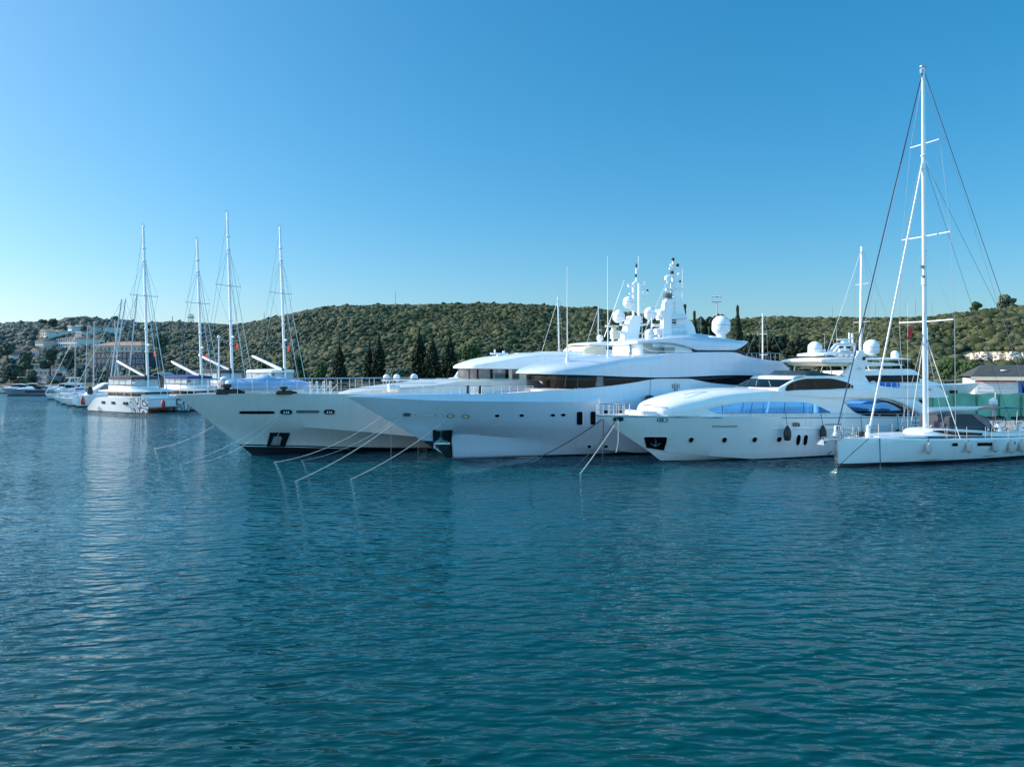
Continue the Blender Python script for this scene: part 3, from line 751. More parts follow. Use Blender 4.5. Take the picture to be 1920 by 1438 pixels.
bldg('hillside_house','house with brown gabled roof at the left edge',0,29,666,678,272,10,P_,'gable',TD,1,4,8)
bldg('hillside_house','house half cut by the left edge under a grey gable',-14,16,652,660,285,10,P_,'gable',TD,1,4,5)
bldg('hillside_house','house with red tiled roof between the trees',54,76,658,669,278,9,P_,'gable',TL,1,3,6)
bldg('hillside_house','small white cottage with arched window among the trees',102,116,660,672,272,8,P_,'gable',TD,1,1,5)
bldg('shore_villa','low white villa with flat overhanging roof by the shore',44,118,684,704,238,12,P_,'flat',P_,2,8,4,over=1.6)
bldg('shore_shed','small shed with pale roof on the far left quay',19,58,708,716,228,7,PC_,'flat',P_,1,5,3,cat='shed')
bldg('quay_kiosk','long blue grey wall building on the far quay',60,94,707,718,230,7,M['alug'],'flat',M['alug'],1,3,2,cat='shed')
bldg('apartment_block','terracotta roofed terrace building above the dark glazed block',162,272,648,660,262,14,PC_,'hip',TL,1,12,8,cat='building')
bldg('glazed_block','dark glazed long block behind the left masts',166,278,662,694,252,10,M['facade'],'flat',M['facade'],3,12,3,winm=M['glassw'],cat='building')
bldg('garage_block','low pale building right of the villa by the shore',112,128,697,712,236,7,P_,'flat',M['alug'],1,2,2,cat='building')
def arch_roof(px0, px1, top, bot, Y, label):
    X0 = (px0-CX)/F*Y; X1 = (px1-CX)/F*Y; zt = HC-(top-HY)/F*Y; zb = HC-(bot-HY)/F*Y
    root = empty('shore_pavilion', ((X0+X1)/2, Y, zb), 0, label, 'building'); hw = (X1-X0)/2
    a = [( -hw+2*hw*k/12, (zt-zb)*math.sin(math.pi*k/12)+0.2) for k in range(13)]
    MB().prism(a+[(x*0.97, z-0.25) for x, z in reversed(a)], 0, 8).build('roof', M['alug'], root, smooth=40)
    MB().box(-hw*0.95, hw*0.95, 0.5, 7.5, -3, 0.15).build('wall', M['rust'], root, smooth=0)
arch_roof(276, 312, 700, 712, 215, 'arched grey roof pavilion right of the first catamaran mast')
arch_roof(335, 400, 703, 713, 218, 'pale arched roof pavilion behind the middle catamarans')
bldg('stone_cottage','small cream stone cottage at the foot of the cypresses',760,785,700,716,205,6,PC_,'gable',TD,1,2,4)
bldg('stone_cottage','brick coloured small tower house between the cypress groups',724,733,692,712,200,4,M['rust'],'flat',TD,1,1,2)

# ------------------------------------------------------------------ grey roofed  boatyard building on the right
def yard_building():
    Y = 100.0; s = Y/F; X0 = (1828-CX)*s; zt = HC-(710-HY)*s; zb = 1.15
    root = empty('boatyard_building', (X0, Y, zb), R(-24), 'white boatyard building with grey sheet roof and red trim line', 'building')
    W = 16.0; h = zt-zb
    MB().box(0, W, 0, 11, -0.2, h).build('wall', M['plaster'], root, smooth=0)
    ez = HC-(706-HY)*s-zb; rz = HC-(684-HY)*s-zb
    x0, x1, xr = -0.55, W+0.6, 1.1
    MB().add([(x0,-0.7,ez),(x1,-0.7,ez),(x1,11.7,ez),(x0,11.7,ez),(xr+0.4,5.5,rz),(x1,5.5,rz)],[(0,1,5,4),(2,3,4,5),(3,0,4),(0,3,2,1),(1,2,5)]).build('roof', M['roofg'], root, smooth=0)
    MB().box(x0, x1, -0.75, -0.65, ez-0.5, ez-0.02).build('fascia', M['cream'], root, smooth=0)
    MB().box(0.02, 4.7, -0.08, -0.01, ez-0.72, ez-0.52).build('trim_line', M['red'], root, smooth=0)
    sg = MB().box(0.2, 4.5, -0.07, -0.01, h-1.75, h-0.35).build('sign_board', M['plaster'], root, smooth=0)
    lt_ = MB(); rr_ = random.Random(4)
    for (xa, xb, za, zb2) in ((1.1, 3.5, h-0.66, h-0.5), (0.95, 3.7, h-0.98, h-0.88), (0.35, 4.35, h-1.36, h-1.18)):
        x = xa
        while x < xb:
            q = rr_.uniform(0.05, 0.12); lt_.box(x, x+q, -0.078, -0.0715, za, zb2-rr_.uniform(0, 0.05)); x += q+rr_.uniform(0.04, 0.1)
    lt_.build('lettering', mat('faded_blue_print', (0.42, 0.46, 0.62), 0.8), sg, smooth=0)
    wn = MB().box(4.95, 9.4, -0.12, -0.01, h-2.0, h-0.35).build('window_frame', M['blue'], root, smooth=0)
    MB().box(5.35, 9.1, -0.2, -0.125, h-1.85, h-0.5).build('pane', M['glass'], wn, smooth=0)
    for k in range(3): MB().box(6.3+k*0.95, 6.36+k*0.95, -0.24, -0.205, h-1.85, h-0.5).build('bar', M['alu'], wn, smooth=0)
    MB().lathe((3.7, 2.2, ez+ (rz-ez)*0.46), [(0.05,0),(0.42,0.05),(0.42,0.16),(0.1,0.2)], 14).build('roof_vent', M['plaster'], root)
yard_building()
# ------------------------------------------------------------------ green screen fence on the quay
def screen_fence():
    Y = 86.0; s = Y/F; x0 = (1738-CX)*s; x1 = (2000-CX)*s; zt = HC-(738-HY)*s
    root = empty('screen_fence', (x0, Y, 1.15), 0, 'tall green cloth screen fence along the quay', 'fence')
    W = x1-x0; h = zt-1.15; n = 40; mb = MB(); rings = []
    for k in range(n*3+1):
        x = W*k/(n*3); wv = 0.05*math.sin(x*2.3)+0.04*math.sin(x*5.1+1)
        rings.append([(x, wv*math.sin(math.pi*q/5)*1.6, h*q/5+0.06*math.sin(x*1.9)*(q == 5)) for q in range(6)])
    mb.loft(rings, False); mb.build('screen_cloth', M['greenf'], root, smooth=60)
    for k in range(int(W/2.6)+1):
        x = k*2.6+0.5; MB().box(x, x+0.16, -0.16, -0.10, 0.05, h-0.05).build('cloth_seam', M['seam'], root, smooth=0)
    for k in range(int(W/2.6)+1):
        MB().tube([(k*2.6, 0.14, -0.1), (k*2.6, 0.14, h+0.08)], 0.04, 6).build('post', M['steel'], root)
screen_fence()
# ------------------------------------------------------------------ bare rock face
def rock_face():
    mb = MB(); rows = []
    for i in range(70):
        px = 1806+i*2.6; top = 665-5*math.sin(min(1, i/12)*1.57)-1.5*vnoise(i*3, 0, 9, 1)+ (1.5 if i > 40 else 0); bot = 676+0.04*i*1.2
        if i < 6: bot = top+1+(bot-top)*i/6
        Y0 = find_Y(min(px, 2100), 676, 205)-2.5; row = []
        for k in range(9):
            t = k/8; py = top+(bot-top)*t; Yk = Y0-3.2*t+vnoise(i*2.2, k*5, 6, 4)*1.6
            row.append(((px-CX)/F*Yk, Yk, HC-(py-HY)/F*Yk))
        rows.append(row)
    mb.loft(rows, False)
    m = mat('bare_limestone', (0.62, 0.53, 0.42), 0.95, var=0.35, scale=0.5, bump=0.9, bscale=1.2)
    o = mb.build('rock_face', m, smooth=12); tag(o, 'bare cream rock face cut into the hillside above the grey roof', 'rock')
rock_face()
# ------------------------------------------------------------------ poles, masts and floodlight on land
def pole(name, px, top, bot, Y, r, label, cat='pole', m=None, group=None, base=None):
    X = (px-CX)/F*Y; zb = (terrain_z(X, Y) if base is None else base)-0.3; zt = HC-(top-HY)/F*Y
    mb = MB(); mb.tube([(0, 0, 0), (0, 0, zt-zb)], r, 6, r*0.7); o = mb.build(name, m or M['alug']); o.location = (X, Y, zb); tag(o, label, cat, group); return o
def floodlight():
    Y = 130.0; X = (1344-CX)/F*Y; zt = HC-(566-HY)/F*Y
    root = empty('floodlight_mast', (X, Y, 1.15), 0, 'grey pole carrying a boxed frame of floodlights', 'light pole'); h = zt-1.15
    MB().tube([(0,0,0),(0,0,h)], 0.16, 8, 0.12).build('pole', M['alug'], root)
    fr = MB(); w = 0.85; H = 0.9
    for a, b in [((-w,0,h),(w,0,h)),((-w,0,h+H),(w,0,h+H)),((-w,0,h),(-w,0,h+H)),((w,0,h),(w,0,h+H)),((-w,.8,h),(w,.8,h)),((-w,.8,h+H),(w,.8,h+H)),((-w,.8,h),(-w,.8,h+H)),((w,.8,h),(w,.8,h+H)),((-w,0,h+H),(-w,.8,h+H)),((w,0,h+H),(w,.8,h+H))]:
        fr.tube([a, b], 0.045, 5)
    fr.box(-w, w, 0, 0.8, h-0.03, h+0.03); fr.build('basket', M['alug'], root)
    for x in (-0.5, 0.55): MB().box(x-0.18, x+0.18, -0.16, 0.1, h+H-0.05, h+H+0.25, 0.04).build('lamp', M['steel'], root)
floodlight()
g = 'thin poles on the skyline'
for px, top, Y, r, lb in [(741,547,415,0.35,'thin pole on the crest above the cypress row'),(323,593,565,0.5,'left antenna post of the hilltop radio site'),(495,585,470,0.3,'small pole on the rising ridge right of the third catamaran mast'),
      (1560,572,400,0.25,'pole on the ridge left of the white mast behind the domes'),(1716,560,330,0.22,'pole on the ridge just left of the tallest mast'),(1747,564,330,0.2,'pole on the ridge just right of the tallest mast'),(1641,566,380,0.22,'pole on the ridge between the two white masts'),(1457,583,400,0.25,'short pole with lamp on the ridge above the track')]:
    pole('ridge_pole', px, top, 0, Y, r, lb, group=g)
def lattice():
    Y = 566.0; X = (358-CX)/F*Y; zb = terrain_z(X, Y)-1; zt = HC-(589-HY)/F*Y; h = zt-zb; mb = MB()
    for sx in (-1.5, 1.5):
        for sy in (-1.5, 1.5): mb.tube([(sx, sy, 0), (sx*0.7, sy*0.7, h)], 0.3, 4)
    for k in range(6): z = h*k/5.2; mb.box(-1.5, 1.5, -1.5, 1.5, z, z+0.25)
    mb.box(-1.9, 1.9, -1.9, 1.9, h*0.8, h*0.8+0.8)
    o = mb.build('radio_tower', M['alug'], smooth=0); o.location = (X, Y, zb); tag(o, 'squat lattice radio tower on the far crest', 'tower')
lattice()
def pl(*a): return list(a)
def dome(parent, p, r, m=None, label=None, n=22):
    """sealed satellite dome, p = centre"""
    o = MB().lathe((p[0], p[1], p[2]), dome_prof(r), n).build('satellite_dome', m or M['gel'], parent, smooth=50)
    MB().lathe((p[0], p[1], p[2]), [(r*1.004, -0.10*r), (r*1.012, -0.08*r), (r*1.012, -0.04*r), (r*1.004, -0.02*r)], n).build('seam', M['alug'], o)
    if label: o['label'] = label
    return o
def oval(cx, cy, rx, ry, n=14, sq=2.6):
    return [(cx+rx*math.copysign(abs(math.cos(2*math.pi*k/n))**(2/sq), math.cos(2*math.pi*k/n)), cy+ry*math.copysign(abs(math.sin(2*math.pi*k/n))**(2/sq), math.sin(2*math.pi*k/n))) for k in range(n)]
def opening(b, name, poly, inner, frame=None, fw=1.18, fb=None, off=0.012, label=None):
    """framed opening in the hull side: rim ring standing proud, dark recess inside"""
    cx = sum(p[0] for p in poly)/len(poly); cy = sum(p[1] for p in poly)/len(poly)
    mb = MB(); b.patch(mb, poly, fb, off); o = mb.build(name, inner, b.root, smooth=0)
    if frame is not None:
        big = [(cx+(x-cx)*fw, cy+(y-cy)*fw) for x, y in poly]
        P0 = [b.on(x, y, fb, off+0.0) for x, y in big]; P1 = [b.on(x, y, fb, off+0.035) for x, y in big]
        Q1 = [b.on(x, y, fb, off+0.035) for x, y in poly]; Q0 = [b.on(x, y, fb, off+0.003) for x, y in poly]
        MB().loft([P0, P1, Q1, Q0], True).build('rim', frame, o, smooth=50)
    if label: o['label'] = label
    return o
def line_on(b, mb, px, fb=None, off=0.03, r=0.02, n=5):
    mb.tube([b.on(x, y, fb, off) for x, y in px], r, n)

# =================================================================== the ivory yacht at the back left
Q = Boat('motor_yacht', 'ivory white yacht with covered tender on its foredeck, leftmost of the big yachts', 'yacht', 473, 853, 24)
Q.hull([(330,742),(365,768),(405,799),(447,831),(473,853)], [
    dict(z=-0.7, B=1.6, L=30, p=1.6), dict(z=0.0, B=3.2, L=25, p=1.5),
    dict(pts=[(449,832.5),(500,833.5),(560,835),(640,837.5),(820,840)], B=3.45, L=24, p=1.55),
    dict(pts=[(388,786),(420,789.5),(500,795.5),(640,806),(775,818),(860,826)], B=4.0, L=19, p=2.0, bulge=-0.10),
    dict(pts=[(330,742),(345,740),(420,738.5),(500,738),(652,739),(760,740),(1000,741)], B=4.1, L=17, p=2.5, bulge=0.06)],
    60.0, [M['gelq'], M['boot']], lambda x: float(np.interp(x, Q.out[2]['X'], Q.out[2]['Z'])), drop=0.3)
mb = MB(); line_on(Q, mb, [(455,836),(500,836.8),(560,838),(640,840.5),(800,843)], off=0.005, r=0.03, n=4); mb.build('waterline_stripe', M['gel'], Q.root)
opening(Q, 'hull_window', oval(481.5, 773.4, 32.5, 2.7, 20, 6), M['glass'], M['steel'], 1.03)
opening(Q, 'hull_window', oval(577, 771.9, 21, 2.6, 20, 6), M['glassw'], M['steel'], 1.04)
for cx, cy, rx in [(536.5, 772.5, 10.5), (617.5, 772.3, 9.6)]:
    o = opening(Q, 'fairlead', oval(cx, cy, rx, 4.3, 18, 3.4), M['black'], M['steel'], 1.12)
    for dx in (-3.6, 0.6, 4.2):
        p = Q.on(cx+dx, cy+0.3, off=0.03); MB().lathe((p[0], p[1], p[2]-0.14), [(0.07,0),(0.09,0.06),(0.05,0.12),(0.05,0.2),(0.1,0.27)], 8).build('roller', M['steel'], o)
ap = opening(Q, 'anchor_pocket', [(507,811.3),(543,812),(533.5,837),(501,836.5)], M['boot'], M['glass'], 1.05)
mb = MB(); Q.patch(mb, [(511.5,819),(528.5,819.5),(525,834.5),(503.5,834)], off=0.035); mb.build('anchor_plate', mat('scuffed_steel_plate', (0.55,0.56,0.56), 0.4, metal=0.6, var=0.3, scale=3), ap, smooth=0)
mb = MB(); mb.tube([Q.on(523,812.5,off=0.05), Q.on(521,819,off=0.06)], 0.05, 6); mb.tube([Q.on(516,819,off=0.05), Q.on(527,819.3,off=0.05)], 0.05, 6); mb.build('anchor', M['steel'], ap)
# foredeck rail, jackstaff, winch, covered tender, raft canister
def deckpts(b, pxs, py, inset=0.18):
    r = []
    for px, y in zip(pxs, py):
        p = b.on(px, y); r.append((p[0], p[1]+inset, p[2]))
    return r
mb = MB()
pxs = [338, 352, 380, 420, 470, 520, 580, 640, 700, 760, 818]
rp_ = [(p[0], p[1]) for p in [(Q.on(px, 739.5)[0], Q.on(px, 739.5)[1]+0.1) for px in pxs]]
zr = Q.on(500, 738)[2]-0.05
rail(mb, [(x, y, zr) for x, y in rp_], 1.18, 19, 0.035, (0.36, 0.68), 0.022)
rail(mb, [(x, -y, zr) for x, y in rp_], 1.18, 19, 0.035, (0.36, 0.68), 0.022)
mb.build('guard_rail', M['steel'], Q.root)
p = Q.P(410, 738, -0.2); t = Q.P(410, 634, -0.2)
jk = MB(); jk.tube([(p[0],p[1],p[2]-0.3), (p[0]+0.02,p[1],t[2])], 0.075, 8, 0.05); jk.lathe((p[0]+0.02, p[1], t[2]), [(0.12,0),(0.14,0.1),(0.05,0.22)], 8); jk.build('jackstaff', M['alu'], Q.root)
def winch(b, px, py, y, s, m):
    x, z = b.L(px, py, y); w_ = MB()
    w_.lathe((x, y, z), [(0.42*s,0),(0.42*s,0.18*s),(0.2*s,0.25*s),(0.2*s,0.5*s),(0.4*s,0.58*s),(0.4*s,0.8*s),(0.1*s,0.86*s)], 14)
    w_.box(x-0.8*s, x+0.9*s, y-0.25*s, y+0.25*s, z, z+0.42*s, 0.06)
    w_.tube([(x+0.5*s,y,z+0.3*s),(x+1.35*s,y,z+0.1*s)], 0.16*s, 8)
    return w_.build('winch', m, b.root, smooth=40)
winch(Q, 425, 739.5, -1.5, 1.0, M['black']); winch(Q, 532, 739.5, -3.3, 0.75, M['black'])
# trunk, house, roof
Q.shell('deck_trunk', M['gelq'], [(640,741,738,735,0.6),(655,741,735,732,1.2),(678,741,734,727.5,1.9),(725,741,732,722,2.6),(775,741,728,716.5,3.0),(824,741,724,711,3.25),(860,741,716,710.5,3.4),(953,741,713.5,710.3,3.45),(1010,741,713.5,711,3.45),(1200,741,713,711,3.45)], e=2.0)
_, qh, _f = Q.shell('deckhouse', M['cream'], [(864,712,695,690,0.3),(872,712,692,690,0.85),(886,712,692,690,1.55),(902,712,691.5,690,2.15),(918,712,691,689,2.48),(935,712,691,689,2.6),(957,712,691,689,2.65),(1010,712,691,689,2.7),(1250,712,690,688,2.7)], e=4)
Q.shell('wheelhouse_glazing', M['glassw'], [(862.5,709.2,693,692.2,0.25),(870,709.4,692.6,692.0,0.82),(884,709.5,692.4,691.8,1.55),(900,709.6,692.3,691.6,2.16),(905,709.6,692.3,691.6,2.28)], e=4, n=14)
mb = MB(); Q.strip(mb, [(884,692.4),(890,692.2),(954,691.8)], [(884,709.2),(890,709.3),(954,709.8)], qh, 0.03); gl = mb.build('wheelhouse_window', M['glassw'], Q.root, smooth=40)
for px in (880.5, 896, 920.5): 
    mb = MB(); mb.tube([Q.on(px, 692, qh, 0.04), Q.on(px, 710, qh, 0.04)], 0.09 if px != 896 else 0.12, 4); mb.build('mullion', M['glass'], gl)
mb = MB(); Q.patch(mb, [(921,692.2),(953.5,692),(953.5,709.5),(921,709.5)], qh, 0.045, grid=1); mb.build('pane', M['glass'], gl, smooth=0)
opening(Q, 'side_window', [(961,692.2),(973,692.2),(973,709.6),(961,709.6)], M['glassw'], M['glass'], 1.07, fb=qh)
_, qr, _f = Q.shell('roof', M['gel'], [(858,690,689.6,688.8,0.4),(868,690.5,688,685.0,1.35),(889,691,686,678.9,2.4),(928,691.5,682,669.8,3.1),(976,692,672,664.5,3.35),(1015,692,668,661,3.4),(1074,692,668,660.5,3.4),(1150,692,670,663,3.4),(1290,692,676,668,3.4)], e=2.2, n=50)
Q.shell('roof_hatch_fairing', M['gel'], [(975,667,665,662.2,0.9),(992,666,663,661.2,1.2),(1010,664,662,661.2,1.2)], n=12)
Q.shell('roof_fairing', M['gel'], [(1005,664,663,662,1.4),(1030,664,661,659,1.8),(1085,664,660,658.6,1.9),(1125,664,663,662,1.9)], n=16)
x, z = Q.L(937, 668, -1.2); rd_ = MB(); rd_.box(x-0.25, x+0.25, -1.4, -1.0, z-0.3, z+0.15, 0.04); rd_.box(x-0.95, x+0.85, -1.3, -1.1, z+0.15, z+0.32, 0.05); rd_.tube([(x-0.5,-1.2,z+.3),(x-0.5,-1.2,z+.62)],0.08,6); rd_.tube([(x+0.4,-1.2,z+.3),(x+0.4,-1.2,z+.5)],0.12,6); rd_.build('searchlight', M['gel'], Q.root)
# half dome, small domes, fly deck, hardtop and mast
x, z = Q.L(1067, 661, -0.4); MB().lathe((x, -0.4, z-0.1), [(0.42*math.cos(a/8*1.5708)+0.001+0.02*0, 0.40*math.sin(a/8*1.5708)*1.0) for a in range(9)], 18).build('satellite_dome', M['gel'], Q.root, smooth=60)
Q.shell('fly_coaming', M['cream'], [(1082,664,662,660,1.5),(1098,665,655,651,2.2),(1116,665,650,648,2.6),(1131,665,650,648,2.7)], e=4, n=16)
Q.shell('hardtop', M['gel'], [(1092,646.5,645.6,644.6,1.3),(1105,647,644.8,642.5,2.2),(1130,647.5,643.8,641,2.7),(1180,647.5,643.2,640,2.9),(1235,647.5,643,640,2.9)], n=26)
mb = MB()
for px in (1131.5, 1134.5, 1159.5, 1166): mb.tube([Q.P(px, 667, -2.3), Q.P(px, 646, -2.3)], 0.08, 6)
mb.build('hardtop_post', M['gel'], Q.root); 
x, z = Q.L(1133, 665, -2.0); mb = MB(); mb.box(x-0.3, x+2.3, -2.2, -1.6, z, z+0.5, 0.05); mb.build('helm_seat', M['gel'], Q.root)
def slab(b, poly, y0, y1, m, name, parent=None, bev=False):
    P = [b.L(px, py, y0) for px, py in poly]; return MB().prism(P, y0, y1).build(name, m, parent or b.root, smooth=0)
tw = slab(Q, [(1167,640),(1170,637),(1186,592),(1201,591.5),(1203,597),(1197,637),(1199,640)], -0.55, 0.55, M['gel'], 'mast_tower')
mb = MB()
mb.tube([Q.P(1187.5,594,-0.2), Q.P(1187.5,531,-0.2), Q.P(1193,527.5,-0.2), Q.P(1198,531,-0.2), Q.P(1198,594,-0.2)], 0.14, 7)
mb.tube([Q.P(1193,527,-0.2), Q.P(1193,499,-0.2)], 0.10, 7, 0.07); mb.tube([Q.P(1197,504,-0.2), Q.P(1197,480,-0.2)], 0.025, 5)
for a, b_, r in [((1178,537),(1190,534.5),0.13),((1198,535),(1210,532),0.13),((1198,551),(1216,550.5),0.11),((1180,551),(1188,550),0.1),((1198,569.5),(1209,568.5),0.05)]: mb.tube([Q.P(*a,-0.2), Q.P(*b_,-0.2)], r, 6)
for px, py in [(1178,535),(1209,531),(1214,548),(1206,549),(1200,548)]: mb.tube([Q.P(px,py+2,-0.2), Q.P(px,py-2.5,-0.2)], 0.07, 6)
mb.build('signal_mast', M['gel'], tw)
mb = MB(); mb.lathe(Q.P(1193,499,-0.2), [(0.12,-0.15),(0.12,0.15),(0.05,0.25)], 8); mb.lathe(Q.P(1214,545,-0.2), [(0.1,-0.1),(0.1,0.12)], 8); mb.lathe(Q.P(1192,517,-0.2), [(0.11,-0.15),(0.11,0.15)], 8); mb.build('navigation_light', M['black'], tw)
mb = MB()
for (a, c), r in [(((1163,608),(1185,612)),0.16),(((1160,604),(1180,598)),0.10),(((1150,622),(1182,626)),0.22),(((1192,611),(1214,608)),0.13),(((1214,608),(1219,598)),0.12),(((1196,603),(1204,603)),0.10),(((1195,625),(1204,625)),0.08),(((1178,578),(1190,582)),0.07),(((1173,577),(1196,586)),0.05)]:
    mb.tube([Q.P(*a,-0.3), Q.P(*c,-0.3)], r, 6)
mb.build('mast_arm', M['gel'], tw)
for px, py, d in [(1160,592,11.3),(1178,566,10.0),(1219,587,11.3)]:
    p = Q.P(px, py, -0.3); dome(Q.root, p, d/F*(Q.O[1]+p[0]*Q.sa))
p = Q.P(1125, 633.5, -1.2); dome(Q.root, p, 6.0/F*(Q.O[1]+p[0]*Q.sa)); mb = MB(); mb.tube([p, (p[0],p[1],p[2]-0.8)], 0.2, 8); mb.build('dome_stand', M['gel'], Q.root)
p = Q.P(1149, 634, -1.2); dome(Q.root, p, 2.7/F*(Q.O[1]+p[0]*Q.sa)); MB().tube([p, (p[0],p[1],p[2]-0.5)], 0.12, 8).build('dome_stand', M['gel'], Q.root)
x, z = Q.L(1151, 618, -0.6); mb = MB(); mb.lathe((x,-0.6,z-0.5), [(0.4,0),(0.42,0.35),(0.25,0.5),(0.25,0.7)], 12); mb.box(x-1.0,x+0.55,-0.7,-0.5,z+0.22,z+0.45,0.05); mb.box(x-0.3,x+0.6,-0.9,-0.3,z-0.95,z-0.45,0.06); mb.build('radar_scanner', M['cream'], tw)
mb = MB(); mb.tube([Q.P(1133,632,-2.4), Q.P(1171,524,-2.4)], 0.035, 5, 0.015); mb.tube([Q.P(1204,635,-2.0), Q.P(1204,583,-2.0)], 0.03, 5, 0.015); mb.build('whip_antenna', M['gel'], Q.root)
x, z = Q.L(983.5, 729, -3.46); lettering('QUEEN M', 0.62, (x-0.02, -3.50, z-0.28), (R(90), 0, 0), M['black'], Q.root)
# orange life ring behind the rail
x, z = Q.L(991, 737, -3.6); mb = MB(); mb.loft([[(x+0.36*math.cos(a)+0.09*math.cos(b_)*math.cos(a), -3.62+0.09*math.sin(b_), z+0.36*math.sin(a)+0.09*math.cos(b_)*math.sin(a)) for b_ in np.linspace(0, 6.283, 8, endpoint=False)] for a in np.linspace(0, 6.283, 17)], True)
o = mb.build('life_ring', M['orange'], None); tag(o, 'orange life ring hung on the side below the ship name lettering', 'life ring'); o.parent = Q.root; bpy.context.view_layer.update(); mw = Q.root.matrix_basis @ o.matrix_basis; o.parent = None; o.matrix_basis = mw
def detach(ob, boat):   # a thing built in a boat's frame but standing on it as a thing of its own
    ob.parent = None; ob.location = boat.O; ob.rotation_euler = (0, 0, boat.a); return ob
# covered tender on the foredeck
def tender():
    yc = -0.7; pxs_ = (421, 427, 440, 465, 480, 496, 512, 535, 560, 577); tops = (713, 709.8, 709.4, 708.6, 705.3, 701.2, 704.8, 709.0, 712.5, 716); wd = [0.55, 0.9, 1.15, 1.3, 1.3, 1.3, 1.3, 1.25, 1.15, 1.05]
    xs = [Q.L(px, 735, yc)[0] for px in pxs_]; xp = Q.L(496, 735, yc)[0]
    rings = []; X = np.linspace(xs[0], xs[-1], 74); zb = zr+0.42
    for x in X:
        tp = float(herm(xs, tops, x)); w_ = float(herm(xs, wd, x)); Yc = Q.O[1]+x*Q.sa+yc*Q.ca; zt = HC-(tp-HY)/F*Yc; ring = []
        z0 = zb+0.35*max(0, (xs[2]-x)/(xs[2]-xs[0]))
        for k in range(21):
            a = math.pi*k/20; c_ = math.cos(a); s_ = math.sin(a)
            ang = math.atan2(s_*1.0+0.05, (x-xp)+1e-3); fold = 0.035*abs(math.sin(ang*9))*min(1, abs(x-xp)*0.8+0.3)
            yy = w_*math.copysign(abs(c_)**0.75, c_)*(1-fold); hh = (zt-z0)*(s_**1.15 if abs(x-xp) < 2.2 else s_**0.85)
            ring.append((x, yc-yy, z0+hh*(1-fold)))
        rings.append(ring)
    root = empty('covered_tender', Q.W((xs[0], yc, zr)), Q.a, 'small boat under a pale blue tarpaulin on the ivory yacht foredeck', 'boat')
    def put(o): o.parent = root; o.location = (-xs[0], -yc, -zr); return o
    o = MB(); o.loft(rings, True, True); put(o.build('tarpaulin', M['tarp'], None, smooth=28))
    put(MB().lathe((0, 0, 0), [(0.1, -0.2), (0.34, -0.1), (0.42, 0.12), (0.34, 0.34), (0.1, 0.45)], 14).build('inflatable_bow', M['gel'], None, smooth=60)).location = (0.02, 0, zb-zr+0.55)
    put(MB().box(xs[1]+0.2, xs[-1]-0.4, yc-0.85, yc+0.85, zr-0.1, zb+0.05, 0.12).build('cradle', M['gel'], None, smooth=30))
tender()
def deck_frames():
    mb = MB(); x0 = Q.L(582, 735, -2.4)[0]
    for k in range(4):
        x = x0+k*0.55
        for y in (-2.6, -1.9): mb.tube([(x, y, zr-0.1), (x, y, zr+0.95)], 0.03, 5)
        mb.tube([(x, -2.6, zr+0.95), (x, -1.9, zr+0.95)], 0.03, 5); mb.tube([(x, -2.6, zr+0.2), (x+0.5, -2.6, zr+0.75)], 0.03, 5)
    mb.tube([(x0, -2.6, zr+0.6), (x0+1.65, -2.6, zr+0.6)], 0.035, 5); mb.tube([(x0, -1.9, zr+0.6), (x0+1.65, -1.9, zr+0.6)], 0.035, 5)
    mb.build('tender_davit', M['gel'], Q.root)
deck_frames()
def canister():
    x0, z = Q.L(727, 727.5, -3.2); x1, _ = Q.L(748, 727.5, -3.2); mb = MB(); r = 0.36; prof = [(x0, 0.6), (x0+0.08, 0.95)]
    L_ = x1-x0; xs = []; 
    for k in range(4):
        a = x0+L_*(k/4); xs += [(a+0.06, 1.0), (a+L_/4-0.05, 1.0), (a+L_/4-0.02, 0.9)]
    prof = [(x0, 0.55)]+xs+[(x1+0.02, 0.5)]
    mb.loft([[(x, -3.2+r*q*math.cos(a), z+r*q*math.sin(a)) for a in np.linspace(0, 6.283, 18, endpoint=False)] for x, q in prof], True, True)
    ob = mb.build('life_raft_canister', M['gel'], None, smooth=40); detach(ob, Q); tag(ob, 'white ribbed life raft canister lying on the ivory yacht side deck', 'life raft')
canister()

# =================================================================== the big pearl white yacht in the centre
Y2 = Boat('motor_yacht', 'largest yacht, pearl white with curved black window bands, in the centre', 'yacht', 845, 860, 24)
Y2.hull([(650,744),(678,760),(709,778),(736,793),(775,816),(795,827.5),(822,846),(845,860)], [
    dict(z=-0.7, B=1.8, L=26, p=1.6), dict(z=0.0, B=3.6, L=22, p=1.55), dict(z=0.13, B=3.64, L=22, p=1.57),
    dict(pts=[(797,828),(860,814),(934,819),(1010,827),(1093,838),(1200,849),(1400,855)], B=3.95, L=24, p=1.75, bulge=-0.06),
    dict(pts=[(736,793),(760,794),(840,795),(960,795.5),(1100,798),(1250,802),(1500,806)], B=4.12, L=21, p=2.1, bulge=0.04),
    dict(pts=[(650,744),(690,745),(756,748),(834,751.5),(960,752.8),(1112,753.5),(1300,753),(1500,753)], B=4.2, L=20, p=2.4, bulge=0.05),
    dict(pts=[(650,743.4),(678,741.7),(736,740.6),(814,739),(872,738.6),(960,737),(1011,733.5),(1060,730.5),(1093,728.5),(1132,725),(1165,721),(1200,715.5),(1230,710.5),(1255,709.5),(1290,710),(1315,714.5),(1340,719),(1400,723),(1480,725)], B=4.02, L=20, p=2.3, bulge=0.2)],
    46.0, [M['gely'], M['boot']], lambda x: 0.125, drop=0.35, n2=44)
for cx, cy in [(762.5,777.5)]: opening(Y2, 'fairlead', oval(cx, cy, 6.6, 2.8), M['glassw'], M['steel'], 1.2)
for cx, cy in [(845,780),(873,781)]:
    o = opening(Y2, 'fairlead', oval(cx, cy, 5.6, 3.1), M['cream'], M['steel'], 1.22)
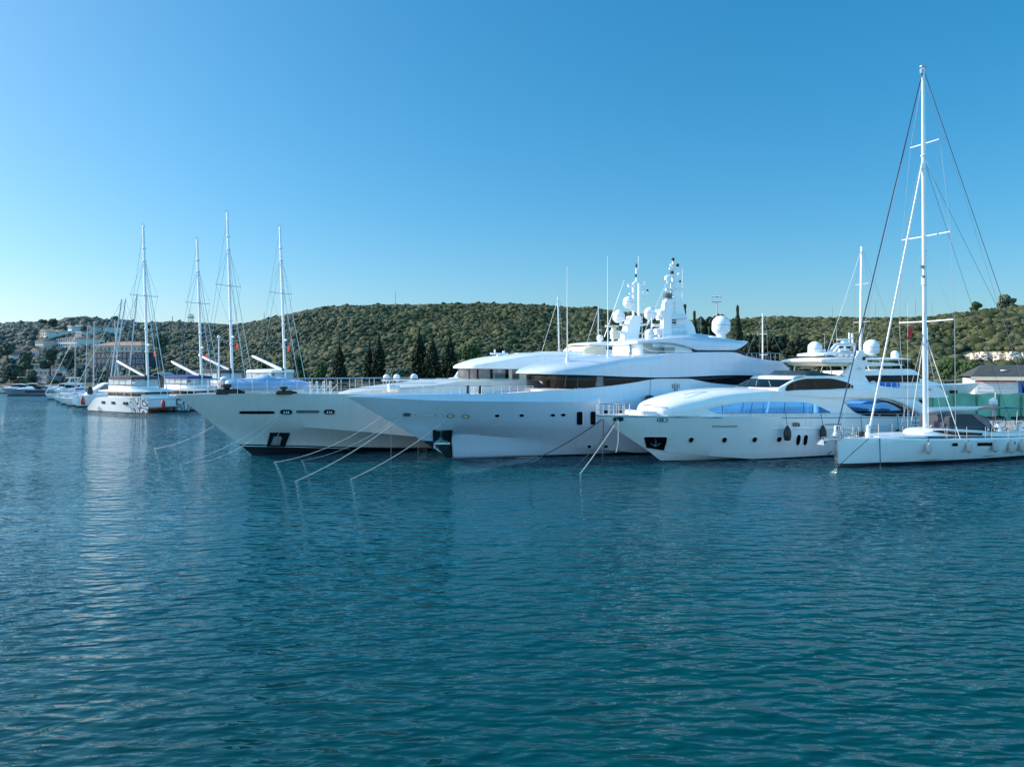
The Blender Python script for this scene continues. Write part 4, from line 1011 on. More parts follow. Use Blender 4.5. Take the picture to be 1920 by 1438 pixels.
opening(Y2, 'hull_slot', [(779.5,776.3),(815.5,777.4),(815.5,780.8),(779.5,778.6)], M['gel'], M['steel'], 1.03)  # white filling both slots is a painted light reflection
opening(Y2, 'hull_slot', [(817.5,777.6),(831,778),(831,781),(817.5,780.8)], M['gel'], M['steel'], 1.05)
def reveal(b, name, cx, cy, rx, ry, sq=4, fr=None, fw=1.12):
    o = opening(b, name, oval(cx, cy, rx, ry, 20, sq), M['gel'], fr or M['gely'], fw)
    mb = MB(); b.patch(mb, oval(cx-rx*0.16, cy+ry*0.03, rx*0.82, ry*0.95, 20, sq), off=0.017); mb.build('pane', M['glass'], o, smooth=0); return o
for cx, cy in [(933,779.5),(979,779),(1037.5,778.5),(1057,778)]: reveal(Y2, 'porthole', cx, cy, 4.9, 2.5)
for cx, cy in [(1137,772),(1163,771.2),(1187,770.2)]: reveal(Y2, 'porthole', cx, cy, 5, 2.8)
for cx, cy in [(1106,837),(1137,837)]: reveal(Y2, 'porthole', cx, cy, 4.4, 2.5)
reveal(Y2, 'tall_hull_window', 1088, 784, 6.8, 13.2, 7)
reveal(Y2, 'tall_hull_window', 1113, 783.5, 6.2, 13.2, 7)
ap = opening(Y2, 'anchor_pocket', [(811.5,806),(848.5,806.5),(846.5,826),(849,858.5),(836,858.5),(812.5,827.5)], M['boot'], M['steel'], 1.02)
mb = MB(); Y2.patch(mb, [(815,829),(843,829.3),(844.5,833),(815.5,833.3)], off=0.16); mb.build('anchor_shelf', M['gel'], ap, smooth=0)
mb = MB(); mb.tube([Y2.on(827,810,off=0.09), Y2.on(826,825,off=0.12)], 0.07, 6)
mb.tube([Y2.on(817,829,off=0.12), Y2.on(826,825.5,off=0.16), Y2.on(839,829,off=0.12)], 0.09, 6); mb.tube([Y2.on(822,822,off=0.12), Y2.on(830,822,off=0.12)], 0.06, 6); mb.build('anchor', M['steel'], ap)
for k in range(6):
    mb = MB(); px = 817+k*4.4; mb.tube([Y2.on(px, 834, off=0.05), Y2.on(px+2.0+k*0.8, 841+k*2.6 if px+2 < 846 else 856, off=0.05)], 0.045, 4); mb.build('wear_bar', M['glassg'], ap)
mb = MB(); Y2.strip(mb, [(790,826.3),(802,826.4),(813,827)], [(793,827.5),(812,842),(813,845)], off=0.02, n=8); mb.build('wear_plate', M['boot'], Y2.root)
mb = MB(); line_on(Y2, mb, [(850,858.3),(900,857.4),(1000,856),(1100,854.6),(1240,852)], off=0.0, r=0.025, n=4); mb.build('waterline_stripe', M['gel'], Y2.root)
# deckhouse with the black window band
_, yh, _f = Y2.shell('window_band', M['glass'], [(1006,727,712,704,0.4),(1016,727.5,708,703,1.3),(1030,728,706,702,2.2),(1046,728.5,706,702,2.95),(1062,729,706,702,3.45),(1082,730,706,702,3.7),(1100,730,706,702,3.72),(1180,722,708,704,3.8),(1230,716,709,706,3.8),(1290,718,708,705,3.8),(1370,726,706,703,3.7),(1440,726,705,702,3.4)], e=5, n=46)
Y2.shell('coaming', M['gel'], [(1010,735,730,728,0.3),(1020,735,728.5,727,1.1),(1035,735,727.6,726,2.0),(1050,735,727.6,726,2.8),(1065,735,727.6,726,3.45),(1082,735,727.7,726,3.7),(1110,734,727.8,726.5,3.8),(1150,727,724.8,724,3.86)], e=4, n=20)
for px, m_ in [(1042,0),(1062,0),(1085,0),(1117,1),(1133,1),(1152,0)]:
    mb = MB(); mb.tube([Y2.on(px, 704, yh, 0.012), Y2.on(px-3 if not m_ else px, 725.5 if px < 1120 else 722, yh, 0.012)], 0.03, 4); mb.build('mullion', M['glassw' if m_ else 'glassg'], Y2.root)
mb = MB(); Y2.patch(mb, [(1119,706),(1131,706),(1131,724),(1118,725)], yh, 0.015, grid=1); mb.build('cabin_door', M['glassw'], Y2.root, smooth=0)
_, yw, _f = Y2.shell('visor_roof', M['gely'], [(978,699.8,699.2,698.4,0.3),(990,700.3,699,696.0,1.2),(1010,701,699,689.8,2.15),(1035,702,699.5,683.5,3.0),(1060,702.5,699,678.7,3.55),(1100,703.5,697,672.0,3.95),(1130,704.5,690,667.6,4.05),(1165,706,680,664.5,4.1),(1200,707,673,663.3,4.1),(1230,707.8,669,662.5,4.1),(1260,707.4,665,661,4.1),(1290,706.5,662,660,4.1),(1340,704.2,661,659.6,4.08),(1375,703.4,661,659.6,4.05),(1400,703.6,668,666.5,4.0),(1425,705,673,671.5,3.95),(1445,707,676,674.5,3.85),(1465,709,678,676.6,3.75),(1472,710,684,683,3.7),(1480,710,691,690,3.6)], e=2.3, n=80, side=12)
mb = MB(); line_on(Y2, mb, [(1226,708.8),(1292,708.8)], fb=lambda x, z: 4.06, off=0.02, r=0.05, n=4); mb.build('dark_strip', M['black'], Y2.root)  # thin black strip between the two window bands
# silver emblem of upright bars
for k, (dx, h0, h1) in enumerate([(-6,720.5,727.5),(-4.2,718.8,730.5),(-2.2,720,733),(0,716.5,731.5),(2.2,720,733),(4.2,718.8,730.5),(6,720.5,727.5)]):
    mb = MB(); a, c = Y2.on(1267.5+dx, h0, off=0.06), Y2.on(1267.5+dx, h1, off=0.06)
    mb.tube([a, c], 0.032, 6); mb.build('emblem_bar', M['steel'] if k % 2 else M['glassw'], Y2.root)
# upper bridge deck
_, yd, _f = Y2.shell('bridge_house', M['gel'], [(1172,666,656,645,0.5),(1180,666,648,643,1.3),(1195,666,643,641,2.0),(1206,666,643,641,2.35),(1266,666,646,644,2.6),(1299,666,650,648,2.7)], e=4, n=26)
mb = MB(); Y2.strip(mb, [(1206,643.5),(1236,644),(1265.5,645.5)], [(1206,664.5),(1236,664),(1265.5,663)], yd, 0.03); bp_ = mb.build('beige_panel', M['beige'], Y2.root)
mb = MB(); 
for px in (1236.5, 1246.5): mb.tube([Y2.on(px, 641, yd, 0.3), Y2.on(px, 663, yd, 0.3)], 0.03, 5)
for k in range(6): mb.tube([Y2.on(1236.5, 642+k*3.8, yd, 0.3), Y2.on(1246.5, 642+k*3.8, yd, 0.3)], 0.022, 5)
mb.build('ladder', M['steel'], Y2.root)
_, yg, _f = Y2.shell('bridge_window_band', M['glass'], [(1298,664,652,649,2.75),(1320,664,654,650,2.8),(1380,664,654,650,2.7),(1392,664,657,655,2.6),(1398,664,662,661,2.4)], e=4, n=18)
_, yt, _f = Y2.shell('bridge_roof', M['gely'], [(1171,646.4,645.6,644.6,0.9),(1180,645.5,643.5,641.2,1.7),(1195,644,641,637.6,2.3),(1215,643,639,635.2,2.7),(1238,642.2,637,633.2,2.9),(1262,643.5,635.5,630.5,3.0),(1280,647,636.5,628,3.05),(1297,652.0,638,626.3,3.05),(1307,656.3,640,625.4,3.05),(1330,656.6,642,624.4,3.0),(1376,656.3,644,631.5,2.95),(1394,649,644,636.5,2.8),(1403,640.8,640,639,2.5)], e=2.0, n=60, side=10)
mb = MB(); line_on(Y2, mb, [(1307,657.6),(1380,657.6)], fb=lambda x, z: 2.85, off=0.0, r=0.04, n=4); mb.build('dark_strip', M['glassw'], Y2.root)  # thin dark strip below the bridge roof edge
# curved cockpit rails of the bridge deck
mb = MB()
for pts in [[(1179,664),(1184,652),(1190,650)], [(1186,665),(1186,650),(1203,650),(1217,657),(1230,659),(1266,659),(1298,659)], [(1175,665),(1176,652)]]:
    mb.tube([Y2.on(px, py, lambda x, z: 3.1, 0) for px, py in pts], 0.03, 5)
for px in (1203, 1230, 1250, 1272, 1285): mb.tube([Y2.on(px, 658.5, lambda x, z: 3.1, 0), Y2.on(px, 665, lambda x, z: 3.1, 0)], 0.02, 5)
mb.build('guard_rail', M['steel'], Y2.root)
mb = MB(); mb.tube([Y2.P(1241,666,-2.9), Y2.P(1243,655,-2.9), Y2.P(1245,666,-2.9)], 0.12, 6); mb.lathe(Y2.P(1243,655,-2.9), [(0.05,-0.3),(0.14,-0.1),(0.08,0.15)], 8); mb.build('loudhailer', M['glassw'], Y2.root)
# fin mast tower
tw = slab(Y2, [(1243,632),(1245,597),(1247,570),(1252,562),(1262,560.5),(1263,556),(1278,556.5),(1281,572),(1287,596),(1291,600),(1297,603),(1302,613),(1306,630),(1309,632.5)], -0.28, 0.28, M['gel'], 'mast_tower')
for y in (-0.9, 0.9): slab(Y2, [(1243,632),(1246,570),(1250,562),(1258,562),(1260,632)], y-0.12, y+0.12, M['gel'], 'mast_leg', tw)
mb = MB()
for a, c, r in [((1230,583),(1247,581),0.14),((1232,596),(1285,594),0.22),((1232,596),(1247,598),0.2),((1224,610),(1285,612),0.12),((1228,622),(1285,619),0.3),((1236,628),(1285,628),0.2),((1244,567),(1262,561),0.2)]:
    mb.tube([Y2.P(*a,-0.5), Y2.P(*c,-0.5)], r, 8)
mb.build('mast_platform', M['gel'], tw)
for k in range(4): slab(Y2, [(1260.5,598+k*5.2),(1268,598+k*5.2),(1268,601.5+k*5.2),(1260.5,601.5+k*5.2)], -0.31, -0.282, M['black'], 'louvre', tw)
for k in range(3): slab(Y2, [(1263.5,566+k*8),(1266.5,566+k*8),(1266.5,572+k*8),(1263.5,572+k*8)], -0.31, -0.282, M['gelq'], 'step', tw)
mb = MB(); mb.tube([Y2.P(1262,562,0), Y2.P(1262,520,0)], 0.17, 8, 0.15); mb.tube([Y2.P(1262,520,0), Y2.P(1262,488,0)], 0.13, 8, 0.10); mb.tube([Y2.P(1258,558,0), Y2.P(1258.5,530,0)], 0.07, 6)
for a, c, r in [((1248,543),(1278,542.5),0.13),((1252,530),(1276,529),0.08),((1254,518),(1274,517),0.10),((1255,504),(1272,503),0.10),((1272,517),(1272.5,512),0.10),((1271,503),(1271,499),0.1),((1258,500),(1258,495),0.1),((1252,530),(1252,520),0.12),((1275,529),(1275,526),0.06),((1277,546),(1277,541),0.1)]:
    mb.tube([Y2.P(*a,0), Y2.P(*c,0)], r, 7)
mb.build('signal_mast', M['gel'], tw)
mb = MB(); 
for px, py, r in [(1262,486.5,0.14),(1270.5,497.5,0.14),(1260,511,0.16),(1275,527.5,0.1),(1253,564,0.12),(1258,564.5,0.12)]: mb.lathe(Y2.P(px, py, -0.1), [(r*0.6,-r),(r,-r*0.5),(r,r*0.5),(r*0.5,r)], 8)
mb.build('navigation_light', M['black'], tw)
x, z = Y2.L(1252, 552.5, -0.4); mb = MB(); mb.lathe((x,-0.4,z), [(0.35,-0.35),(0.42,-0.2),(0.42,0.1),(0.3,0.16)], 14); mb.build('searchlight', M['glassw'], tw)
MB().lathe(Y2.P(1251,522,-0.3), [(0.05,-0.3),(0.24,-0.15),(0.24,0.15),(0.05,0.3)], 10).build('camera_dome', M['gel'], tw); MB().lathe(Y2.P(1240,587,-0.8), [(0.1,-0.4),(0.38,-0.2),(0.38,0.15),(0.1,0.35)], 12).build('camera_dome', M['gel'], tw)
mb = MB(); mb.tube([Y2.P(1279,560,0), Y2.P(1279.5,504,0)], 0.02, 5); mb.tube([Y2.P(1204,632,-1.5), Y2.P(1250,530,-0.3)], 0.02, 5); mb.tube([Y2.P(1222,632,-1.0), Y2.P(1222,596,-1.0)], 0.1, 6, 0.05); mb.build('whip_antenna', M['gel'], tw)
p = Y2.P(1352, 609, -0.6); rr = 17/F*(Y2.O[1]+p[0]*Y2.sa); dome(Y2.root, p, rr, label='largest satellite dome, standing alone on the bridge roof')
MB().lathe((p[0],p[1],p[2]-rr*1.5), [(0.5,0),(0.4,0.25),(0.35,0.5)], 14).build('dome_stand', M['gel'], Y2.root)
p = Y2.P(1218, 626, -1.0); rr = 9.0/F*(Y2.O[1]+p[0]*Y2.sa); dome(Y2.root, p, rr); MB().lathe((p[0],p[1],p[2]-rr*1.5), [(0.3,0),(0.25,0.5)], 12).build('dome_stand', M['gel'], Y2.root)
mb = MB()
for px, b0, t0, y in [(1064,677,500,-2.2),(1140,673,481,-2.6)]:
    mb.tube([Y2.P(px,b0,y), Y2.P(px-0.6,t0,y)], 0.055, 6, 0.02); q = Y2.P(px,b0,y); mb.lathe((q[0],q[1],q[2]-0.1), [(0.26,-0.2),(0.2,0.1),(0.08,0.55),(0.06,0.7)], 10)
mb.build('whip_antenna', M['gel'], Y2.root)
mb = MB(); 
for px in (1314, 1329): mb.tube([Y2.P(px,630,-0.5), Y2.P(px,594 if px == 1314 else 615,-0.5)], 0.02, 4)
mb.build('aerial', M['alug'], Y2.root)
# small side deck rails, ropes gear on the foredeck, aft sun deck rail
mb = MB(); px_ = [818, 850, 880, 910, 935, 960, 985, 1005]; pts = [(Y2.on(px, 739)[0], Y2.on(px, 739)[1]+0.5, Y2.on(px, 738.5)[2]-0.35) for px in px_]; rail(mb, pts, 0.95, 13, 0.028, (), 0.02)
mb.build('guard_rail', M['steel'], Y2.root)
mb = MB()
for px in (877, 900):
    q = Y2.P(px, 738, -2.6); mb.tube([(q[0],q[1],q[2]), (q[0],q[1],q[2]+0.62)], 0.1, 7)
mb.build('deck_bollard', M['black'], Y2.root)
mb = MB()
for k in range(7):
    q = Y2.P(884+k*3.1, 738, -2.4); mb.tube([(q[0],q[1],q[2]), (q[0]+0.05,q[1],q[2]+0.55)], 0.03, 5)
mb.build('deck_stanchion', M['steel'], Y2.root)
mb = MB()
pts = [Y2.P(px, 673.5, -2.5) for px in (1400, 1420, 1440, 1462)]; rail(mb, [(p[0],p[1],p[2]-0.2) for p in pts], 0.75, 8, 0.03, (0.5,), 0.02); mb.build('aft_rail', M['steel'], Y2.root)
# big black fenders hung at the side of the centre yacht
def bigfender(b, px, top, bot, wdt, label, tie=None, fb=None, m='black', group=None, y_off=None, name='fender'):
    ry = wdt/2; P = b.on(px, (top+bot)/2, fb, 0); r = ry/F*(b.O[1]+P[0]*b.sa+P[1]*b.ca); off = r*1.05
    a = b.on(px, top, lambda x, z: -P[1] if y_off is None else y_off, off); c = b.on(px, bot, lambda x, z: -P[1] if y_off is None else y_off, off)
    H = a[2]-c[2]; mb = MB()
    root = empty(name, b.W((a[0], a[1], c[2])), b.a, label, 'fender', group)
    if m == 'bag': prof = [(0.55,0),(0.72,0.02),(1.0,0.3),(0.98,0.6),(0.6,0.86),(0.18,1.0)]; mm = M['black']
    elif m == 'black': prof = [(0.5,0),(0.9,0.03),(1,0.10),(1,0.86),(0.9,0.95),(0.45,1.0)]; mm = M['black']
    else: prof = [(0.12,0),(0.22,0.05),(0.8,0.13),(1,0.22),(1,0.80),(0.85,0.90),(0.3,0.96),(0.14,1.0)]; mm = M[m]
    mb.lathe((0,0,0), [(r*q, H*t) for q, t in prof], 16); mb.build('fender_body', mm, root, smooth=50)
    if tie is not None:
        t_ = b.P(tie[0], tie[1], a[1]+off*0.8); MB().tube([(0,0,H*0.98), (t_[0]-a[0], t_[1]-a[1], t_[2]-c[2])], 0.022, 5).build('lanyard', M['black'], root)
    return root
bigfender(Y2, 1218, 741, 769, 16, 'large black fender hung high on the centre yacht side by two lines', tie=(1220,713))
bigfender(Y2, 1228, 751, 764, 11, 'smaller black fender tucked behind the large one on the centre yacht')
# =================================================================== sporty white yacht with blue windows
A = Boat('motor_yacht', 'sporty white yacht with blue mirror windows and row of round portholes', 'yacht', 1240, 864.5, 24)
A.hull([(1118,777),(1159,808),(1211,842),(1240,864.5)], [
    dict(z=-0.6, B=1.4, L=18, p=1.6), dict(z=0.0, B=2.75, L=17, p=1.6),
    dict(pts=[(1238,863),(1300,862.5),(1426,858),(1560,851.5),(1700,845)], B=2.8, L=17, p=1.62),
    dict(pts=[(1211,842),(1243,847),(1347,856),(1426,861),(1560,864)], B=3.05, L=17, p=1.8),
    dict(pts=[(1118,777.5),(1160,778.5),(1195,779),(1270,780.5),(1345,781),(1476,781.3),(1600,781.5),(1740,781.5)], B=3.3, L=15, p=2.3, bulge=0.07)],
    31.0, [M['gel'], M['boot']], lambda x: float(np.interp(x, A.out[2]['X'], A.out[2]['Z'])), drop=0.12, n2=36)
mb = MB(); line_on(A, mb, [(1119,779.3),(1160,780.5),(1195,781.2),(1270,782.4),(1345,782.9),(1476,783.2),(1600,783.2),(1730,783.2)], off=0.01, r=0.035, n=5); mb.build('rub_rail', M['steel'], A.root)
mb = MB(); line_on(A, mb, [(1245,847),(1300,852.6),(1347,856.5),(1426,860.5),(1500,862)], off=0.0, r=0.022, n=4); mb.build('spray_rail', M['alug'], A.root)
mb = MB(); line_on(A, mb, [(1451,803.7),(1500,803.9),(1560,804),(1640,804)], off=0.02, r=0.05, n=5); mb.build('side_moulding', M['gel'], A.root)
for px, py in [(1296,824.8),(1358.5,825),(1415,824.5),(1461,824)]:
    opening(A, 'porthole', [(x+(824.8-y)*0.25, y) for x, y in oval(px, py, 4.6, 4.8, 16, 2.0)], M['glass'], M['gel'], 1.28)
for px in (1497, 1510.5): opening(A, 'porthole', [(x+(825-y)*0.15, y) for x, y in oval(px, 825, 3.9, 9.8, 18, 2.6)], M['glass'], M['gel'], 1.22)
ap = opening(A, 'anchor_pocket', [(1207.5,820),(1212,819.2),(1248,819.2),(1251,821),(1250,829),(1244.5,844.5),(1212,839.5)], M['glass'], M['gel'], 1.06)
mb = MB(); mb.tube([A.on(1229,824,off=0.05), A.on(1229,835,off=0.08)], 0.06, 6); mb.tube([A.on(1220,831,off=0.05), A.on(1229,837,off=0.08), A.on(1238,831,off=0.05)], 0.06, 6); mb.build('anchor', M['steel'], ap)
for px, py, rx, inner in [(1159,785.8,8.6,M['black']),(1242,787,8.3,M['gel']),(1493,796,5.8,M['glassw'])]:
    o = opening(A, 'fairlead', oval(px, py, rx, 3.5, 16, 3.6), inner, M['steel'], 1.2)
    for dx in (-3.4, 0.8): mb = MB(); mb.tube([A.on(px+dx, py-2.5, off=0.04), A.on(px+dx, py+2.5, off=0.04)], 0.06, 6); mb.build('roller', M['steel'], o)
opening(A, 'hull_vent', [(1336,798),(1382,797.8),(1380,800.8),(1338,801)], M['beige'], M['steel'], 1.02)
opening(A, 'hull_vent', [(1546,794.6),(1578,794.6),(1576,797),(1547,797)], M['alug'], M['steel'], 1.02)
opening(A, 'hull_vent', [(1708,791),(1730,791),(1729,793.5),(1709,793.5)], M['alug'], M['steel'], 1.02)
mb = MB(); P = [A.on(x, y, off=0.012) for x, y in [(1510.5,783.5),(1520.5,783.5),(1520.5,797.5),(1510.5,797.5),(1510.5,783.5)]]; mb.tube(P, 0.008, 4); mb.build('boarding_gate', M['alug'], A.root)
# bow rail
mb = MB(); 
def sidep(b, px, py, inset=0.15): p = b.on(px, py); return (p[0], p[1]+inset, p[2])
bp = [sidep(A, px, py) for px, py in [(1121,777),(1135,777.6),(1160,778.5),(1182,778.8)]]
rail(mb, bp, 0.78, 6, 0.028, (0.45,), 0.024)
b2 = [sidep(A, px, py) for px, py in [(1208,779),(1224,779.4)]]; rail(mb, b2, 0.78, 3, 0.028, (0.45,), 0.024)
for a, c in [((1228,779.4),(1264,780)),((1269,780),(1308,780.3)),((1312,780.3),(1337,780.6))]:
    q = [sidep(A, *a), sidep(A, *c)]; rail(mb, q, 0.62, 2, 0.026, (), 0.024)
for px in range(1347, 1730, 34):
    q = [sidep(A, px, 781), sidep(A, px+32, 781)]; rail(mb, q, 0.24, 2, 0.022, (), 0.02)
bf = [(p[0], -p[1], p[2]) for p in bp+b2]; rail(mb, bf, 0.78, 7, 0.028, (0.45,), 0.024)
mb.build('bow_rail', M['steel'], A.root)
MB().tube([A.P(1123.5,777,0), A.P(1123.5,747,0)], 0.035, 5, 0.02).build('jackstaff', M['gel'], A.root)
_, ab, _f = A.shell('sunpad_locker', M['gel'], [(1194,779,775,774,0.7),(1202,779,771.5,769.8,1.1),(1222,779,771.5,769.8,1.5),(1232,779,772,770.5,1.6)], e=3, n=12)
# main deck house
_, ah, _f = A.shell('deckhouse', M['gel'], [(1224,779.5,777,766,0.9),(1230,779.5,775.5,759.5,1.3),(1245,779.8,773,752.5,1.8),(1272,780,768.5,745,2.25),(1300,780.2,763.2,738.8,2.5),(1339,780.5,752,732,2.7),(1370,780.5,745.5,729,2.78),(1397,780.5,740.5,727.5,2.82),(1428,780.8,736.5,727,2.85),(1456,780.8,734.3,728.5,2.85),(1500,781,735,731,2.85),(1600,781,738,735,2.8),(1690,781,741,738,2.7),(1722,781,746,744,2.6)], e=2.2, n=90, side=10)
mb = MB(); A.strip(mb, [(1328.5,766.6),(1349,761.8),(1388,755.2),(1436,753.3),(1495,753.7),(1520,755.8),(1537,762.5),(1557,772.5)], [(1328.5,766.9),(1337,771.5),(1349,774.2),(1388,774.5),(1495,774.5),(1557,774)], ah, 0.035, 44)
wn = mb.build('main_deck_window', M['glassb'], A.root, smooth=40)
for px, dx in [(1355,0),(1407,4),(1470,2),(1431,0),(1507,0),(1524,0)]:
    t0 = 760.5 if px < 1360 else (755 if px < 1520 else 759)
    mb = MB(); mb.tube([A.on(px+dx, t0, ah, 0.045), A.on(px, 774, ah, 0.045)], 0.018, 4); mb.build('mullion', M['glass'], wn)
mb = MB(); line_on(A, mb, [(1537,774),(1537,765),(1541,763),(1546,766),(1546,774)], fb=ah, off=0.06, r=0.03); mb.build('light_reflection_frame', M['gel'], wn) if False else None
# second blue window with dark aft opening under the arch
mb = MB(); A.strip(mb, [(1583,752.5),(1600,750),(1640,748.5),(1660,751),(1680,757),(1697,765),(1717,778)], [(1583,753),(1593,764),(1604,773),(1625,779.5),(1660,780.5),(1717,780.5)], ah, 0.035, 34)
op = mb.build('aft_window_opening', M['glass'], A.root, smooth=40)
mb = MB(); A.strip(mb, [(1583.5,752.8),(1600,750.4),(1632,749.2),(1650,751.6),(1672,758.5),(1690,768.8)], [(1583.5,753.2),(1593,763),(1602,770.5),(1640,771),(1690,769)], ah, 0.05, 28)
mb.build('pane', M['glassb'], op, smooth=40)
for px in (1704, 1711): 
    mb = MB(); mb.tube([A.on(px, 770, ah, 0.06), A.on(px, 781, ah, 0.06)], 0.06, 5); mb.build('mullion', M['gel'], op)
# upper deck slab with its overhang
_, au, _f = A.shell('upper_deck', M['gel'], [(1462,737.5,735,733.5,2.86),(1500,741.5,732,729.5,2.95),(1545,745,731,728.5,3.02),(1602,745.6,730.5,728.5,3.08),(1650,745.8,729.5,727.5,3.12),(1728,745.6,727,725.5,3.12),(1755,745.4,724.5,723,3.1),(1768,745,733,732,3.05),(1779,744.8,744,743.5,3.0)], e=2.5, n=60)
mb = MB(); 
rA = []
for t in np.linspace(0, 1, 24):   # curved arch band coming down to the side deck at the stern
    px = 1655+(1737-1655)*t; top = 744+0*t; top = float(np.interp(px, [1655,1673,1698,1717,1728,1737], [745,745,745,748,757,766])); bot = float(np.interp(px, [1655,1673,1698,1717,1728,1737], [747,750,760,773,780.5,781]))
    rA.append([A.on(px, top+(bot-top)*k/3, lambda x, z: 2.98, 0) for k in range(4)])
mb.loft(rA, False); o = mb.build('arch_wing', M['gel'], A.root, smooth=50); md = o.modifiers.new('thickness', 'SOLIDIFY'); md.thickness = 0.12; md.offset = 0
# wheelhouse
_, aw, fw_ = A.shell('wheelhouse', M['gel'], [(1459,734,729,727.2,2.62),(1467,734,725.0,723.0,2.62),(1489,734,713.0,710.9,2.55),(1500,734,709.2,706.6,2.5),(1520,734,706.3,703.8,2.45),(1545,734,705.6,703.0,2.4),(1575,734,706.8,703.2,2.4),(1600,734,711.5,705.5,2.4),(1625,734,718,712.5,2.45),(1650,734,724,720.5,2.5),(1690,734,728.5,727,2.55)], e=2.6, n=60, crown=0.5, side=10)
mb = MB(); A.strip(mb, [(1472.3,730.3),(1475,724.5),(1480,720),(1495,713.5),(1514,710),(1553,709.6),(1582,715),(1600,722.8)], [(1472.3,730.7),(1475,732.5),(1484,733.6),(1514,733.4),(1535,731.5),(1553,729.6),(1600,727.6)], aw, 0.03, 40)
mb.build('side_window', M['glass'], A.root, smooth=40)
# raked windscreen across the front of the wheelhouse
xb, zb_ = A.L(1461.8, 727.8, -2.5); xt_, zt_ = A.L(1489, 711.6, -2.42)
def wsp(t, yy, off=0.05):   # t up the rake, yy across
    x = xb+(xt_-xb)*t; z = zb_+(zt_-zb_)*t; d = Vector((-(zt_-zb_), 0, (xt_-xb))).normalized()*off
    bow = 0.30*(1-(yy/2.5)**2); return (x-bow+d.x, yy, z+d.z+0.03)
mb = MB(); mb.loft([[wsp(t, yy*(1-0.03*t)) for yy in np.linspace(-2.42, 2.42, 17)] for t in (0, 0.33, 0.66, 1)], False)
ws = mb.build('windscreen', M['glass'], A.root, smooth=60)
for y0, y1 in [(-1.7,-0.6),(-0.2,0.8),(1.0,1.9)]:
    mb = MB(); mb.tube([wsp(0.02, y0, 0.1), wsp(0.62, y1, 0.1)], 0.025, 4); mb.build('wiper', M['alug'], ws)
mb = MB(); 
rows = []
for t, xo in ((0,0),(0.5,0.35),(1.0,1.4)):
    rows.append([(wsp(1, yy)[0]-0.16+xo, yy, wsp(1, yy)[2]-0.02+0.30*min(1,t*1.3)) for yy in np.linspace(-2.42, 2.42, 17)])
mb.loft(rows, False); o = mb.build('roof_brow', M['gel'], A.root, smooth=60); md = o.modifiers.new('thickness', 'SOLIDIFY'); md.thickness = 0.08
q = A.P(1452, 703.8, 0.6); MB().lathe((q[0]+0.6, 0.6, q[2]-0.45), [(0.10,0),(0.2,0.12),(0.2,0.4),(0.08,0.5)], 12).build('horn', M['cream'], A.root)
# flybridge wind deflector
xa, za = A.L(1530, 703.6, -2.2); xc, zc = A.L(1535, 693.4, -2.05)
mb = MB(); rows = []
for t in (0, 0.5, 1):
    row = []
    for k in range(25):
        a = -1+2*k/24; yy = 2.25*math.copysign(min(1, abs(a)*1.35), a); back = max(0, abs(a)-0.74)*9.0
        row.append((xa-1.35*(1-abs(a)**3)*1.0+back+0.55*t-0.2, yy*(1-0.08*t), za-0.06+(zc-za)*t*(1-0.85*max(0, abs(a)-0.74)/0.26)))
    rows.append(row)
mb.loft(rows, False); mb.build('flybridge_windscreen', M['glassg'], A.root, smooth=60)
# radar arch leg, hardtop, wings
for y in (-2.35, 2.05):
    slab(A, [(1578,704),(1588,697),(1598,682),(1604,670),(1611,658.5),(1619,656.5),(1622,664),(1621,675),(1624.5,679),(1622,690),(1622,705),(1629,716),(1600,716),(1590,708)], y, y+0.3, M['gel'], 'arch_leg')
lo = [o for o in A.root.children if o.name.startswith('arch_leg')]
x, z = A.L(1606, 693.5, -2.36); lettering('- 116 -', 0.3, (x-0.1, -2.36, z), (R(90), 0, 0), M['alug'], A.root)
_, _, _f = A.shell('hardtop', M['gel'], [(1532,677.5,676.4,675.2,1.9),(1540,678.6,675.6,672.8,2.25),(1562,679.5,674,669.8,2.35),(1590,680,673,668.5,2.35),(1622,680,672,668,2.3)], e=2.4, n=24)
_, _, _f = A.shell('hardtop_lining', M['cream'], [(1542,682,679.2,678.9,1.9),(1560,686,679.2,679,2.1),(1600,686.5,679.4,679.2,2.1),(1618,684,679.6,679.4,2.0)], e=3, n=12)
_, _, _f = A.shell('aft_wing', M['gel'], [(1606,686.5,680,678,2.35),(1640,686.5,680,678.6,2.4),(1668,686,680.6,679.2,2.35),(1685,685.4,682,681,2.2),(1695,684.8,684.2,683.6,1.9)], e=2.4, n=24)
slab(A, [(1495,692),(1502,690),(1512,679),(1540,679),(1526,692)], 2.0, 2.15, M['cream'], 'hardtop_support')
mb = MB(); mb.tube([A.P(1577,682,-1.6), A.P(1584,702,-1.9)], 0.09, 6); mb.tube([A.P(1487,703,1.6), A.P(1492,679,1.6)], 0.05, 5); mb.tube([A.P(1560,702,1.6), A.P(1556,684,1.6)], 0.05, 5); mb.build('hardtop_post', M['gel'], A.root)
